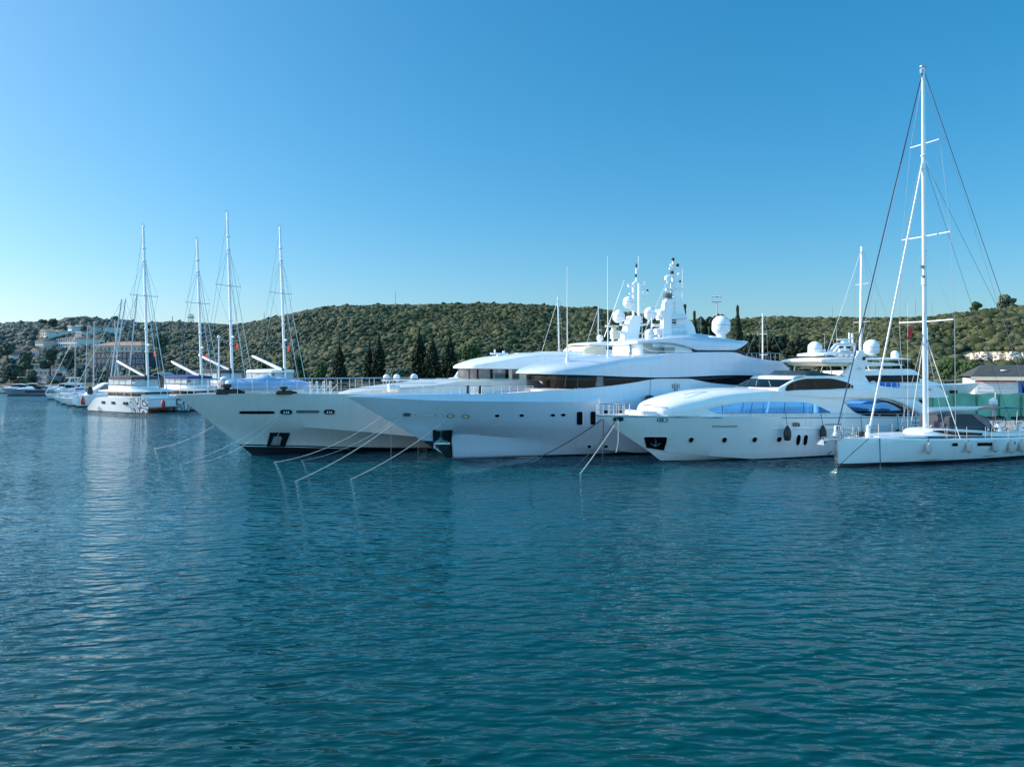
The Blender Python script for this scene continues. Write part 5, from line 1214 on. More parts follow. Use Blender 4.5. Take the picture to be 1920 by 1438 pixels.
# upper arch tier on the hardtop
_, _, _f = A.shell('radar_platform', M['gel'], [(1528,667.5,666.5,665.8,0.9),(1545,666.5,663.5,661.8,1.5),(1575,664.5,661,659.4,1.7),(1610,664,660.5,658.8,1.7),(1640,668.5,667,666,1.7),(1646,667,666.5,666,1.5)], e=2.6, n=20)
mb = MB()
mb.tube([A.P(1554,661,-1.2), A.P(1566,647,-1.2), A.P(1572,645.5,-1.2), A.P(1601,645.8,-1.2), A.P(1604,660,-1.2)], 0.13, 7)
mb.tube([A.P(1562,661,1.0), A.P(1574,647,1.0), A.P(1600,647,1.0)], 0.10, 6); mb.tube([A.P(1574,646.5,1.0), A.P(1572,645.5,-1.2)], 0.1, 6)
mb.tube([A.P(1592.5,646,-0.9), A.P(1592.5,624,-0.9), A.P(1598,624,-0.9), A.P(1599,646,-0.9)], 0.085, 6); mb.tube([A.P(1592.5,634,-0.9), A.P(1598.5,634,-0.9)], 0.06, 5)
for px in (1570, 1582, 1592): mb.tube([A.P(px,660,-1.3), A.P(px,668,-1.3)], 0.05, 5)
mb.build('radar_arch', M['gel'], A.root)
q = A.P(1584, 641, -0.9); mb = MB(); mb.lathe((q[0],q[1],q[2]-0.25), [(0.2,0),(0.34,0.08),(0.34,0.26),(0.15,0.36)], 12); mb.box(q[0]-0.95,q[0]+0.55,q[1]-0.07,q[1]+0.07,q[2]+0.12,q[2]+0.28,0.03); mb.tube([(q[0],q[1],q[2]-0.25),(q[0],q[1],q[2]-0.55)], 0.1, 6); mb.build('radar_scanner', M['gel'], A.root)
q = A.P(1582, 656, -1.4); MB().lathe((q[0],q[1],q[2]-0.15), [(0.45,0),(0.5,0.06),(0.4,0.26),(0.1,0.32)], 14).build('antenna_disc', M['gel'], A.root)
p = A.P(1528, 653, -0.3); rr = 12.8/F*(A.O[1]+p[0]*A.sa); dome(A.root, p, rr, label='satellite dome at the front of the hardtop')
p = A.P(1634, 650.5, -1.2); rr = 13.8/F*(A.O[1]+p[0]*A.sa); dome(A.root, p, rr, label='satellite dome on the aft end of the arch')
mb = MB(); q = A.P(1545.5, 657.5, -0.9); mb.tube([(q[0],q[1]-0.06,q[2]),(q[0],q[1]+0.06,q[2])], 0.15, 12); mb.tube([q, (q[0],q[1],q[2]-0.4)], 0.04, 5); mb.build('spotlight', M['gel'], A.root)
mb = MB()
for (a, c, y) in [((1546,656),(1546,627),-0.5),((1569,645),(1568,610),-1.0),((1622,640),(1629,622),-1.8),((1564,645),(1560,630),0.6)]: mb.tube([A.P(*a,y), A.P(*c,y)], 0.025, 5, 0.012)
mb.build('whip_antenna', M['alug'], A.root)
q = A.P(1620, 672, -2.4); mb = MB(); mb.lathe((q[0],q[1],q[2]-0.15), [(0.07,0),(0.13,0.06),(0.13,0.28),(0.04,0.3)], 8); mb.build('deck_camera', M['glass'], A.root)
# rails on the foredeck roof and aft sun deck
mb = MB()
for pts in [[(1279.5,744,-1.6),(1281,740,-1.6),(1302,736,-1.6),(1325,734.5,-1.6)],[(1324.5,748,-2.1),(1325,743.5,-2.1),(1357,738,-2.2),(1391,735.5,-2.2)],[(1357,742.5,-2.2),(1357,738,-2.2)],[(1302,741,-1.6),(1302,736,-1.6)]]: mb.tube([A.P(*p) for p in pts], 0.028, 5)
mb.build('grab_rail', M['steel'], A.root)
mb = MB(); pts = [A.P(px, 726.5-(0.0), -2.85) for px in (1638, 1680, 1725)]; rail(mb, pts, 0.42, 9, 0.022, (), 0.018); mb.build('sundeck_rail', M['steel'], A.root)
x, z = A.L(1738, 732.5, -3.12); lettering('AZIMUT', 0.26, (x-0.35, -3.15, z), (R(90), 0, 0), M['alug'], A.root)
q = A.P(1655, 717.5, 0.8); mb = MB(); mb.box(q[0]-1.0,q[0]+1.6,0.2,1.6,q[2]-0.35,q[2]+0.05,0.1); ob = mb.build('jet_ski', M['blue'], None); detach(ob, A); tag(ob, 'bright blue covered watercraft on the sporty yacht sundeck', 'jet ski')
q = A.P(1637, 719, -1.4); mb = MB(); mb.lathe((q[0],q[1],q[2]-0.5), [(0.3,0),(0.33,0.1),(0.33,0.5),(0.12,0.72)], 12); mb.build('sundeck_locker', M['gel'], A.root)
# fenders
bigfender(A, 1476.3, 798, 826, 14, 'black bag shaped fender hanging left of the two oval portholes', tie=(1472.5,773), m='bag', group='black fenders along the sporty yacht', y_off=3.3)
bigfender(A, 1543, 797, 825, 12.5, 'black bag shaped fender hanging right of the two oval portholes above the anchor', tie=(1539,773), m='bag', group='black fenders along the sporty yacht', y_off=3.3)
bigfender(A, 1616.5, 808, 822, 12, 'black bag fender seen through the sailing yacht bow rail', tie=(1614,782), m='bag', group='black fenders along the sporty yacht', y_off=3.3)
bigfender(A, 1684, 804, 820, 11, 'black bag fender behind the foredeck of the sailing yacht nearest its mast', tie=(1683,782), m='bag', group='black fenders along the sporty yacht', y_off=3.3)
bigfender(A, 1717, 798, 813, 9, 'small black fender just left of the tallest mast base', tie=(1717,782), m='bag', group='black fenders along the sporty yacht', y_off=3.3)

# =================================================================== sailing yacht in front at the right
S = Boat('sailing_yacht', 'white sailing yacht with the tallest mast and a charcoal sprayhood', 'sailing yacht', 1571, 876.5, 24)
S.hull([(1567.0,822.5),(1568.5,845),(1571,876.5)], [
    dict(z=-0.5, B=0.9, L=18, p=1.6), dict(z=0.0, B=2.0, L=16, p=1.75),
    dict(z=0.26, B=2.1, L=16, p=1.8),
    dict(pts=[(1567,825),(1600,824.5),(1644,824.5),(1732,825.5),(1820,825.5),(1920,822.5)], B=2.5, L=14, p=2.0, bulge=0.1),
    dict(pts=[(1567,822.3),(1600,821.3),(1644,821),(1732,822.6),(1820,822.5),(1920,819.5)], B=2.44, L=14, p=2.0)],
    25.0, [M['gel'], M['boot']], lambda x: 0.25, drop=0.05, n2=34, deckm=M['gel'])
mb = MB(); line_on(S, mb, [(1571,870),(1644,867.6),(1749,861.5),(1853,854.5),(1935,849.5)], off=0.005, r=0.03, n=4); mb.build('cove_stripe', M['boot'], S.root)
mb = MB(); mb.loft([[ (S.xt-0.01-0.0+0.03*(k/8), sg*0.16*math.sin(math.pi*min(1,(k+1)/9)), S.L(1567,822.5,0)[1]*(1-k/8)) for sg in (-1, 0, 1)] for k in range(9)], False); mb.build('stem_plate', M['steel'], S.root, smooth=0)
for x0, x1, y0, y1 in [(1786,1796,831,836.5),(1833.5,1860,830,836),(1899,1904,828.5,833.5)]:
    opening(S, 'hull_window', [(x0,y0),(x1,y0-0.3),(x1,y1-0.3),(x0,y1)], M['glass'], M['glass'], 1.02)
# anchor and roller at the bow
q = S.P(1567, 822, 0); zs_ = q[2]
mb = MB(); mb.box(q[0]-1.25, q[0]+0.6, -0.16, 0.16, zs_-0.12, zs_+0.06, 0.04); mb.box(q[0]-1.3, q[0]-0.9, -0.2, 0.2, zs_-0.2, zs_+0.16, 0.06); br = mb.build('bow_roller', M['steel'], S.root)
mb = MB(); mb.tube([(q[0]+0.5,0,zs_+0.2),(q[0]-0.9,0,zs_+0.16),(q[0]-1.25,0,zs_+0.02)], 0.07, 7)
mb.loft([[(q[0]-1.25-0.1*k,-0.05-0.11*k,zs_+0.05-0.16*k),(q[0]-1.25-0.1*k,0.05+0.11*k,zs_+0.05-0.16*k),(q[0]-1.12-0.04*k,0,zs_-0.0-0.16*k)] for k in (0,1,2,2.7)], True, True); mb.tube([(q[0]-1.3,-0.3,zs_-0.1),(q[0]-1.05,0,zs_-0.28),(q[0]-1.3,0.3,zs_-0.1)], 0.05, 6); mb.build('anchor', M['steel'], br)
# coachroof
_, sh_, _f = S.shell('coachroof', M['gel'], [(1718,814,812.5,811,0.5),(1735,814.5,811,808,0.95),(1758,815,807,803.5,1.25),(1790,816,805,801.5,1.4),(1820,816.5,806,803,1.45),(1848,817,808,806,1.45),(1862,817.5,810,808,1.45)], e=2.4, n=40)
S.shell('deck_moulding', M['gel'], [(1648,820,819,817.5,0.8),(1690,820.5,818,815.5,1.3),(1740,821,816.5,813.5,1.7),(1800,821,816.5,814,1.85),(1870,821,817,815,1.85),(1905,821,818,817,1.8)], e=2.2, n=30)
mb = MB(); S.strip(mb, [(1746,806.5),(1775,807.6),(1800,809.5),(1842,812)], [(1746,808),(1775,813.5),(1800,815.5),(1842,816)], sh_, 0.03, 20); mb.build('coachroof_window', M['glass'], S.root, smooth=40)
mb = MB(); mb.tube([S.P(px, py, -1.9) for px, py in [(1740,819.5),(1800,819.3),(1860,818.6),(1925,817.4)]], 0.05, 5); mb.build('deck_stripe', M['boot'], S.root)
# sprayhood
st = [(1758,805,803.5,802,0.5),(1768,806,793,790,0.95),(1780,807,783,779,1.25),(1795,807,778.5,775,1.38),(1815,808,777.5,773.3,1.42),(1835,808.5,778.5,774.5,1.42),(1848,809,782,778.5,1.42),(1857,809.5,793,790,1.4),(1864,810,808,806,1.38)]
S.shell('sprayhood', M['canvasg'], st, e=2.2, n=46)
x0, z0 = S.L(1826, 780, -1.46); mb = MB(); S.strip(mb, [(1823,777),(1835,777.5),(1846,784)], [(1823,778),(1840,792),(1856,803)], lambda x, z: 1.43, 0.03, 8); mb.build('sprayhood_window', M['glassw'], S.root)
# mast
mx_, mz_ = S.L(1735, 812, 0); tx_, tz_ = S.L(1731, 127, 0)
def mast_pt(t, dy=0.0, dx=0.0): return (mx_+(tx_-mx_)*t+dx, dy, mz_-0.4+(tz_-mz_+0.4)*t)
def oval_tube(mb, p0, p1, a0, b0, a1, b1, n=12):
    mb.loft([[(p0[0]+a0*math.cos(u), p0[1]+b0*math.sin(u), p0[2]) for u in np.linspace(0, 6.283, n, endpoint=False)], [(p1[0]+a1*math.cos(u), p1[1]+b1*math.sin(u), p1[2]) for u in np.linspace(0, 6.283, n, endpoint=False)]], True, True)
mb = MB(); oval_tube(mb, mast_pt(0), mast_pt(0.82), 0.20, 0.15, 0.19, 0.14); oval_tube(mb, mast_pt(0.82), mast_pt(1), 0.19, 0.14, 0.13, 0.1)
mb.tube([mast_pt(0.02, 0, 0.34), mast_pt(0.3, 0, 0.32)], 0.035, 5)
mast = mb.build('mast', M['alu'], S.root)
mb = MB(); q = mast_pt(1); mb.box(q[0]-0.28,q[0]+0.3,-0.1,0.1,q[2],q[2]+0.12,0.03); mb.tube([(q[0]-0.4,0,q[2]+0.45),(q[0]-0.2,0,q[2]+0.1)],0.02,4); mb.tube([(q[0]+0.15,0,q[2]+0.1),(q[0]+0.6,0,q[2]+0.4)],0.02,4); mb.lathe((q[0]-0.2,0,q[2]-0.5),[(0.1,0),(0.12,0.3),(0.05,0.4)],8); mb.build('masthead', M['alug'], mast)
def tz(py): 
    x, z = S.L(1733, py, 0); return (z-(mz_-0.4))/(tz_-mz_+0.4)
spr = []
for (l, r_, rad) in [(((1698,281)),((1762.5,260)),0.045),((1682,453.8),(1782,433.8),0.05),((1677,609.5),(1790,597),0.055)]:
    mid = mast_pt(tz((l[1]+r_[1])/2)); wv = 1.6
    # half span solved from the photo: nearer tip to the right
    best = min(((abs(S.L(r_[0], r_[1], -y)[0]-(mid[0]+0.15)), y) for y in np.linspace(0.3, 4, 200)))[1]
    a = (mid[0]+0.15, -best, mid[2]+0.05); c = (mid[0]+0.15, best, mid[2]+0.05)
    mb = MB(); mb.tube([a, mid, c], rad, 6); mb.build('spreader', M['alu'], mast); spr.append((a, c, mid))
def wire(p, q, r, m=None, name='shroud'): return MB().tube([p, q], r, 5).build(name, m or M['wire'], mast)
hbx = lambda x: S.lev(x)[-1][0]-0.12
for sgi in (0, 1):
    sg = -1 if sgi == 0 else 1; chain = (mx_+0.5, sg*hbx(mx_+0.5), S.lev(mx_+0.5)[-1][1])
    wire(mast_pt(0.985), spr[0][sgi], 0.014); wire(spr[0][sgi], spr[1][sgi], 0.014); wire(spr[1][sgi], spr[2][sgi], 0.016); wire(spr[2][sgi], chain, 0.026)
    wire(mast_pt(tz(285)), spr[1][sgi], 0.012); wire(mast_pt(tz(462)), spr[2][sgi], 0.012); wire(mast_pt(tz(624)), (chain[0]+0.5, chain[1], chain[2]), 0.03, M['wirewh']); wire(mast_pt(tz(624)), (chain[0]-0.9, chain[1]*0.95, chain[2]), 0.022)
    wire(mast_pt(tz(300)), (23.0, sg*1.9, S.lev(23)[-1][1]), 0.012, M['wiredk'], 'running_backstay')
fs = S.P(1568, 818, 0); wire(mast_pt(0.985, 0, -0.12), (fs[0]-0.1, 0, fs[2]), 0.045, M['wiredk'], 'forestay'); wire(mast_pt(0.98, 0, -0.2), (fs[0]+0.35, 0, fs[2]), 0.02, M['wire'], 'halyard')
ist = S.P(1628, 818, 0); wire(mast_pt(tz(305), 0, -0.12), (ist[0], 0, ist[2]), 0.075, M['wirewh'], 'inner_forestay')
MB().lathe((ist[0], 0, ist[2]-0.05), [(0.08,0),(0.2,0.05),(0.2,0.3),(0.12,0.36),(0.12,0.8),(0.06,0.9)], 10).build('furling_drum', M['gel'], S.root)
MB().lathe((fs[0]-0.08, 0, fs[2]-0.05), [(0.08,0),(0.17,0.05),(0.17,0.28),(0.1,0.34),(0.1,0.7),(0.05,0.8)], 10).build('furling_drum', M['gel'], S.root)
wire(mast_pt(0.99, 0, 0.12), (24.6, 0.0, S.lev(24)[-1][1]), 0.022, M['wiredk'], 'backstay'); wire(mast_pt(0.99, 0, 0.16), (24.3, 0.6, S.lev(24)[-1][1]), 0.014, M['wire'], 'topping_lift')
mb = MB()
q = mast_pt(tz(501)); mb.lathe((q[0]-0.3, -0.05, q[2]-0.12), [(0.05,0),(0.14,0.05),(0.14,0.2),(0.05,0.26)], 8)
q = mast_pt(tz(519)); mb.tube([(q[0]-0.18,-0.1,q[2]),(q[0]-0.34,-0.1,q[2])], 0.10, 8); mb.build('mast_light', M['glassw'], mast)
mb = MB()
for py in (294, 522, 526, 530, 534): q = mast_pt(tz(py)); mb.lathe((q[0]-0.05, 0, q[2]), [(0.19,0),(0.21,0.03),(0.21,0.07),(0.19,0.1)], 10)
mb.build('mast_collar', M['gel'], mast)
# boom, vang
b0 = (mx_+0.3, 0, S.L(1738,768.5,0)[1]); bx_, bz_ = S.L(1861, 765, 0)
mb = MB(); 
for k, (p0, p1, a) in enumerate([(b0, (bx_, 0, bz_), 0.2)]):
    mb.loft([[(p0[0]+(p1[0]-p0[0])*t, 0.13*math.cos(u), p0[2]+(p1[2]-p0[2])*t+(a if t < 0.97 else a*0.7)*math.sin(u)) for u in np.linspace(0, 6.283, 12, endpoint=False)] for t in (0, 0.03, 0.5, 0.97, 1)], True, True)
boom = mb.build('boom', M['gel'], S.root)
mb = MB(); mb.tube([(mx_+0.25,0,mz_+0.3), (S.L(1780,774,0)[0],0,S.L(1780,774,0)[1])], 0.09, 8, 0.07); mb.build('boom_vang', M['alu'], S.root)
p = S.P(1862, 755, 0.0); rr = 7.4/F*(S.O[1]+p[0]*S.sa); 
p2 = S.P(1862, 753, 1.6); dome(S.root, p2, rr); MB().tube([(p2[0],p2[1],p2[2]-rr),(p2[0],p2[1],S.lev(18)[-1][1])], 0.06, 6).build('dome_pole', M['alu'], S.root)
mb = MB(); mb.tube([S.P(1866,750,1.6), S.P(1866,736,1.6)], 0.03, 5); mb.build('aerial', M['gel'], S.root)
# bimini frame and wheels at the cockpit
mb = MB()
for y in (-1.3, 1.3):
    mb.tube([S.P(1863,768,y), S.P(1885,763,y), S.P(1925,766,y)], 0.05, 6); mb.tube([S.P(1868,805,y), S.P(1864,770,y)], 0.035, 5); mb.tube([S.P(1905,805,y), S.P(1908,765,y)], 0.03, 5); mb.tube([S.P(1893,764,y), S.P(1880,790,y)], 0.02, 5)
mb.tube([S.P(1885,763,-1.3), S.P(1885,763,1.3)], 0.04, 5); mb.build('bimini_frame', M['steel'], S.root)
S.shell('bimini_top', M['canvasg'], [(1862,768.5,767.6,766.5,1.3),(1880,766,764.6,763,1.5),(1905,766,764.6,763,1.5),(1935,767,766,765,1.5)], n=14)
for px in (1871, 1911):
    root_px = S.P(px, 800, -0.9); mb = MB(); mb.lathe((root_px[0],-0.9,root_px[2]-0.5), [(0.28,0),(0.22,0.5),(0.2,0.8),(0.1,0.86)], 12); wp_ = mb.build('steering_pedestal', M['gel'], S.root)
    c_ = (root_px[0]+0.25, -0.9, root_px[2]+0.35); mb = MB(); mb.tube([(c_[0], c_[1]+0.5*math.cos(u), c_[2]+0.5*math.sin(u)) for u in np.linspace(0, 6.283, 20)], 0.028, 5)
    for u in (0.5, 2.6, 4.7): mb.tube([c_, (c_[0], c_[1]+0.5*math.cos(u), c_[2]+0.5*math.sin(u))], 0.016, 4)
    mb.build('steering_wheel', M['black'], wp_)
_px, _pz = S.L(1875, 783, -0.9)
for px in (1867, 1914):
    q = S.P(px, 785, -0.9); MB().box(q[0]-0.75, q[0]+0.8, -1.25, -0.5, q[2]-0.06, q[2]+0.16, 0.07).build('cockpit_cover', M['black'], S.root)
S.shell('cockpit_coaming', M['gel'], [(1858,818,810,808,2.0),(1890,818,810,808.6,2.05),(1935,817,809,808,2.05)], n=12)
# winches, pulpit, stanchions and lifelines
for px, py, y in [(1852,804,-1.6),(1868,806,-1.7),(1889,806.5,-1.8)]:
    q = S.P(px, py, y); MB().lathe((q[0], y, q[2]-0.15), [(0.16,0),(0.11,0.08),(0.11,0.2),(0.15,0.27),(0.15,0.32),(0.06,0.34)], 12).build('winch', M['steel'], S.root)
mb = MB()
def dk(px): 
    p = S.on(px, 821); return (p[0], p[1]+0.1, p[2])
L1 = [dk(px) for px in (1583, 1612, 1650, 1695, 1736, 1778, 1815, 1850, 1893, 1925)]
rail(mb, L1, 0.82, 2, 0.008, (0.5,), 0.02)
for px in (1583, 1612, 1650, 1695, 1736, 1778, 1815, 1850, 1862, 1893, 1915): q = dk(px); mb.tube([q, (q[0], q[1], q[2]+0.84)], 0.02, 5)
L2 = [(p[0], -p[1], p[2]) for p in L1]; rail(mb, L2, 0.82, 10, 0.008, (0.5,), 0.02)
mb.build('lifeline', M['steel'], S.root)
mb = MB(); a = dk(1575); mb.tube([(a[0]+1.1,-0.62,zs_),(a[0]+1.0,-0.62,zs_+0.85),(a[0]-0.2,-0.2,zs_+0.9),(a[0]-0.2,0.2,zs_+0.9),(a[0]+1.0,0.62,zs_+0.85),(a[0]+1.1,0.62,zs_)], 0.03, 6); mb.tube([(a[0]-0.2,-0.2,zs_+0.9),(a[0]+0.1,-0.2,zs_)], 0.03, 5); mb.tube([(a[0]+1.05,-0.62,zs_+0.42),(a[0]-0.1,-0.2,zs_+0.45)], 0.018, 5); mb.build('pulpit', M['steel'], S.root)
winch(S, 1598, 819.5, 0.0, 0.45, M['steel']); winch(S, 1610, 820, 0.5, 0.5, M['black'])
# hanging courtesy flag
p = S.P(1702, 622, 0.6); mb = MB(); mb.loft([[(p[0]+0.28*math.sin(k*1.2)*0.4+0.42*u, 0.6+0.05*math.sin(3*u+k), p[2]+0.3-0.24*k+0.12*u) for u in (0, 0.33, 0.66, 1)] for k in range(5)], False)
fl = mb.build('pennant', M['red'], None, smooth=60); detach(fl, S); tag(fl, 'small red flag hanging below the lower spreader of the tallest mast', 'flag', 'red courtesy flags')
wire((p[0], 0.6, p[2]+2.2), (p[0], 0.6, S.lev(5)[-1][1]), 0.012, M['wirewh'], 'flag_halyard')
# white fenders on the near side
FG = 'white fenders along the sailing yacht'
for px, top, bot, lb in [(1740.5,829,852,'first white fender from the bow, below the mast of the sailing yacht'),(1817,828,850,'white fender between the two dark hull windows of the sailing yacht'),(1866,827,849,'white fender at the right end of the long hull window'),(1896,826,851,'white fender left of the last small hull window'),(1916,826,849,'white fender at the right edge of the picture')]:
    bigfender(S, px, top, bot, 10.5, lb, tie=(px, 822.5), m='fendw', group=FG, y_off=S.hb(S.on(px, 838)[0], S.on(px, 838)[2]))
# =================================================================== mooring ropes and chains
def rope_b(b, px, py, wpx, wpy, r, m, label, sag=0.5, hz=True, fb=None, z=0.0):
    p = b.W(b.on(px, py, fb, 0.02)); q = wat(wpx, wpy, -0.15); rope(p, q, sag, r, m, label, 'mooring ropes running into the water')
rope_b(Q, 401, 798.5, 276, 842, 0.014, M['rope'], 'faint rope leaving the ivory yacht stem towards the left', 0.4)
rope_b(Q, 524, 777, 320, 876, 0.014, M['rope'], 'upper rope of the pair running from the ivory yacht fairlead', 0.5)
rope_b(Q, 530, 777.5, 338, 874, 0.014, M['rope'], 'lower rope of the pair running from the ivory yacht fairlead', 0.9)
rope_b(Y2, 716, 781.5, 452, 870, 0.017, M['rope'], 'pale rope from the centre yacht stem crossing the ivory yacht anchor area', 1.0)
rope_b(Y2, 733, 792, 506, 866, 0.013, M['rope'], 'thin faint rope below the one crossing the ivory yacht hull', 0.9)
rope_b(Y2, 757, 779, 539, 909, 0.03, M['fendw'], 'bright white rope from the centre yacht bow down to the water', 0.4)
rope_b(Y2, 832, 790, 641, 906, 0.021, M['rope'], 'rope from beside the centre yacht hull slot down to the water', 0.35)
rope_b(Y2, 733, 792, 733, 862, 0.025, M['fendw'], 'white line hanging straight down from the centre yacht stem', 0)
rope_b(Y2, 784, 823, 784, 856, 0.025, M['rope'], 'short line hanging straight down near the wear plate of the centre yacht', 0)
rope_b(Y2, 1128, 787, 973, 873, 0.04, M['ropedk'], 'dark rope from the centre yacht side passing left of the sporty yacht bow', 0.3)
rope_b(A, 1154, 788, 1063, 889, 0.028, M['ropedk'], 'dark rope from the sporty yacht bow fairlead', 0.3)
rope_b(A, 1158, 788, 1084, 893, 0.04, M['fendw'], 'white rope from the sporty yacht bow fairlead into the water', 0.1)
def hang(b, pts, r, m, label):
    P = [Vector(b.W(b.P(*q))) for q in pts]; o = P[0].copy(); ob = MB().tube([p-o for p in P], r, 5).build('mooring_rope', m); ob.location = o; tag(ob, label, 'rope', 'mooring ropes running into the water')
hang(A, [(1159,788,-0.9),(1159.5,800,-0.95),(1159,830,-0.95),(1155,848,-0.9)], 0.03, M['fendw'], 'slack white rope end hanging below the sporty yacht fairlead')
hang(A, [(1131,786,-0.1),(1130.5,820,-0.1),(1130,872,-0.1)], 0.05, M['ropedk'], 'black chain hanging straight down under the sporty yacht bow tip')
hang(S, [(1629,822.5,-1.35),(1600,848,-0.9),(1565,880,-0.5)], 0.03, M['ropedk'], 'dark line slanting across the sailing yacht bow')
rope_b(S, 1649.5, 822, 1651, 884, 0.035, M['ropedk'], 'dark line hanging straight down the sailing yacht topside', 0)
rope_b(A, 1559, 846, 1520, 874, 0.03, M['ropedk'], 'short dark rope entering the water behind the sailing yacht bow', 0.1)
def loft_hull(Lh, b, fb, rake, mats, parent, y0=0.0, boot=0.12, name='hull', sheer=0.25, stern_cut=0.0, plumb=False):
    """x from 0 (bow at waterline) to Lh; fb freeboard at the bow"""
    xs = np.concatenate([np.linspace(-rake, 0, 6)[:-1], np.linspace(0, Lh, 22)]); mb = MB()
    for sg in (-1, 1):
        rows = []
        for x in xs:
            t = (x+rake)/(Lh+rake); zs = fb*(1-sheer*min(1, t*1.5)) if stern_cut == 0 or x < Lh-stern_cut else fb*(1-sheer)*(1-0.75*(x-(Lh-stern_cut))/stern_cut)
            tw = max(0, x/Lh); bw = b*0.8*(1-(1-min(1, tw/0.55))**1.8)*(1-0.12*max(0, tw-0.6)); bs = b*(1-(1-min(1, t/0.5))**2.3)*(1-0.15*max(0, t-0.6))
            zst = 0 if x >= 0 else fb*(-x/max(rake, 1e-3))
            row = []
            if x >= 0: row += [(x, y0, -0.6), (x, y0+sg*bw*0.8, -0.3), (x, y0+sg*bw, 0.0), (x, y0+sg*(bw+(bs-bw)*0.1), boot)]
            else: row += [(x, y0, zst)]*4
            z0 = max(boot, zst)
            for k in range(1, 5):
                q = k/4; bl = (bw if x >= 0 else 0); row.append((x, y0+sg*(bl+(bs-bl)*(q**0.8)), z0+(max(zs, z0+1e-3)-z0)*q))
            row.append((x, y0+sg*max(0, bs-0.1), max(zs, z0)+0.015)); row.append((x, y0, max(zs, z0)+0.05)); rows.append(row)
        n = len(rows[0])
        for i in range(len(rows)-1):
            for j in range(n-1):
                mb.cur = 1 if j < 3 else 0
                mb.add([rows[i][j], rows[i+1][j], rows[i+1][j+1], rows[i][j+1]], [(0, 1, 2, 3)])
        mb.cur = 0; r = rows[-1]; mb.add(r, [tuple(range(len(r)))])
    return mb.build(name, mats, parent, smooth=35)

def simple_shell(rows, m, name, parent, y0=0.0, e=2.4, smooth=35, n=30, side=6):
    """rows: x, z bottom, z shoulder, z crown, half width"""
    rows = sorted(rows); X = [r[0] for r in rows]; xs = np.unique(np.concatenate([X, np.linspace(X[0], X[-1], n)])); rings = []
    f = [lambda x, k=k: float(herm(X, [r[k] for r in rows], x)) for k in range(5)]
    for x in xs:
        zb, zs, zt, w_ = f[1](x), f[2](x), f[3](x), f[4](x)
        h = [(x, -w_, zb), (x, -w_, (zb+zs)/2)]+[(x, -w_*max(0, math.cos(k/side*1.5708))**(2/e), zs+(zt-zs)*math.sin(k/side*1.5708)**(2/e)) for k in range(side+1)]
        full = h+[(p[0], -p[1], p[2]) for p in reversed(h[:-1])]
        rings.append([(p[0], p[1]+y0, p[2]) for p in full])
    mb = MB(); mb.loft(rings, True, True); return mb.build(name, m, parent, smooth=smooth)

def rigging(root, mb_top, base, stays, spr, m=None, r=0.02):
    pass

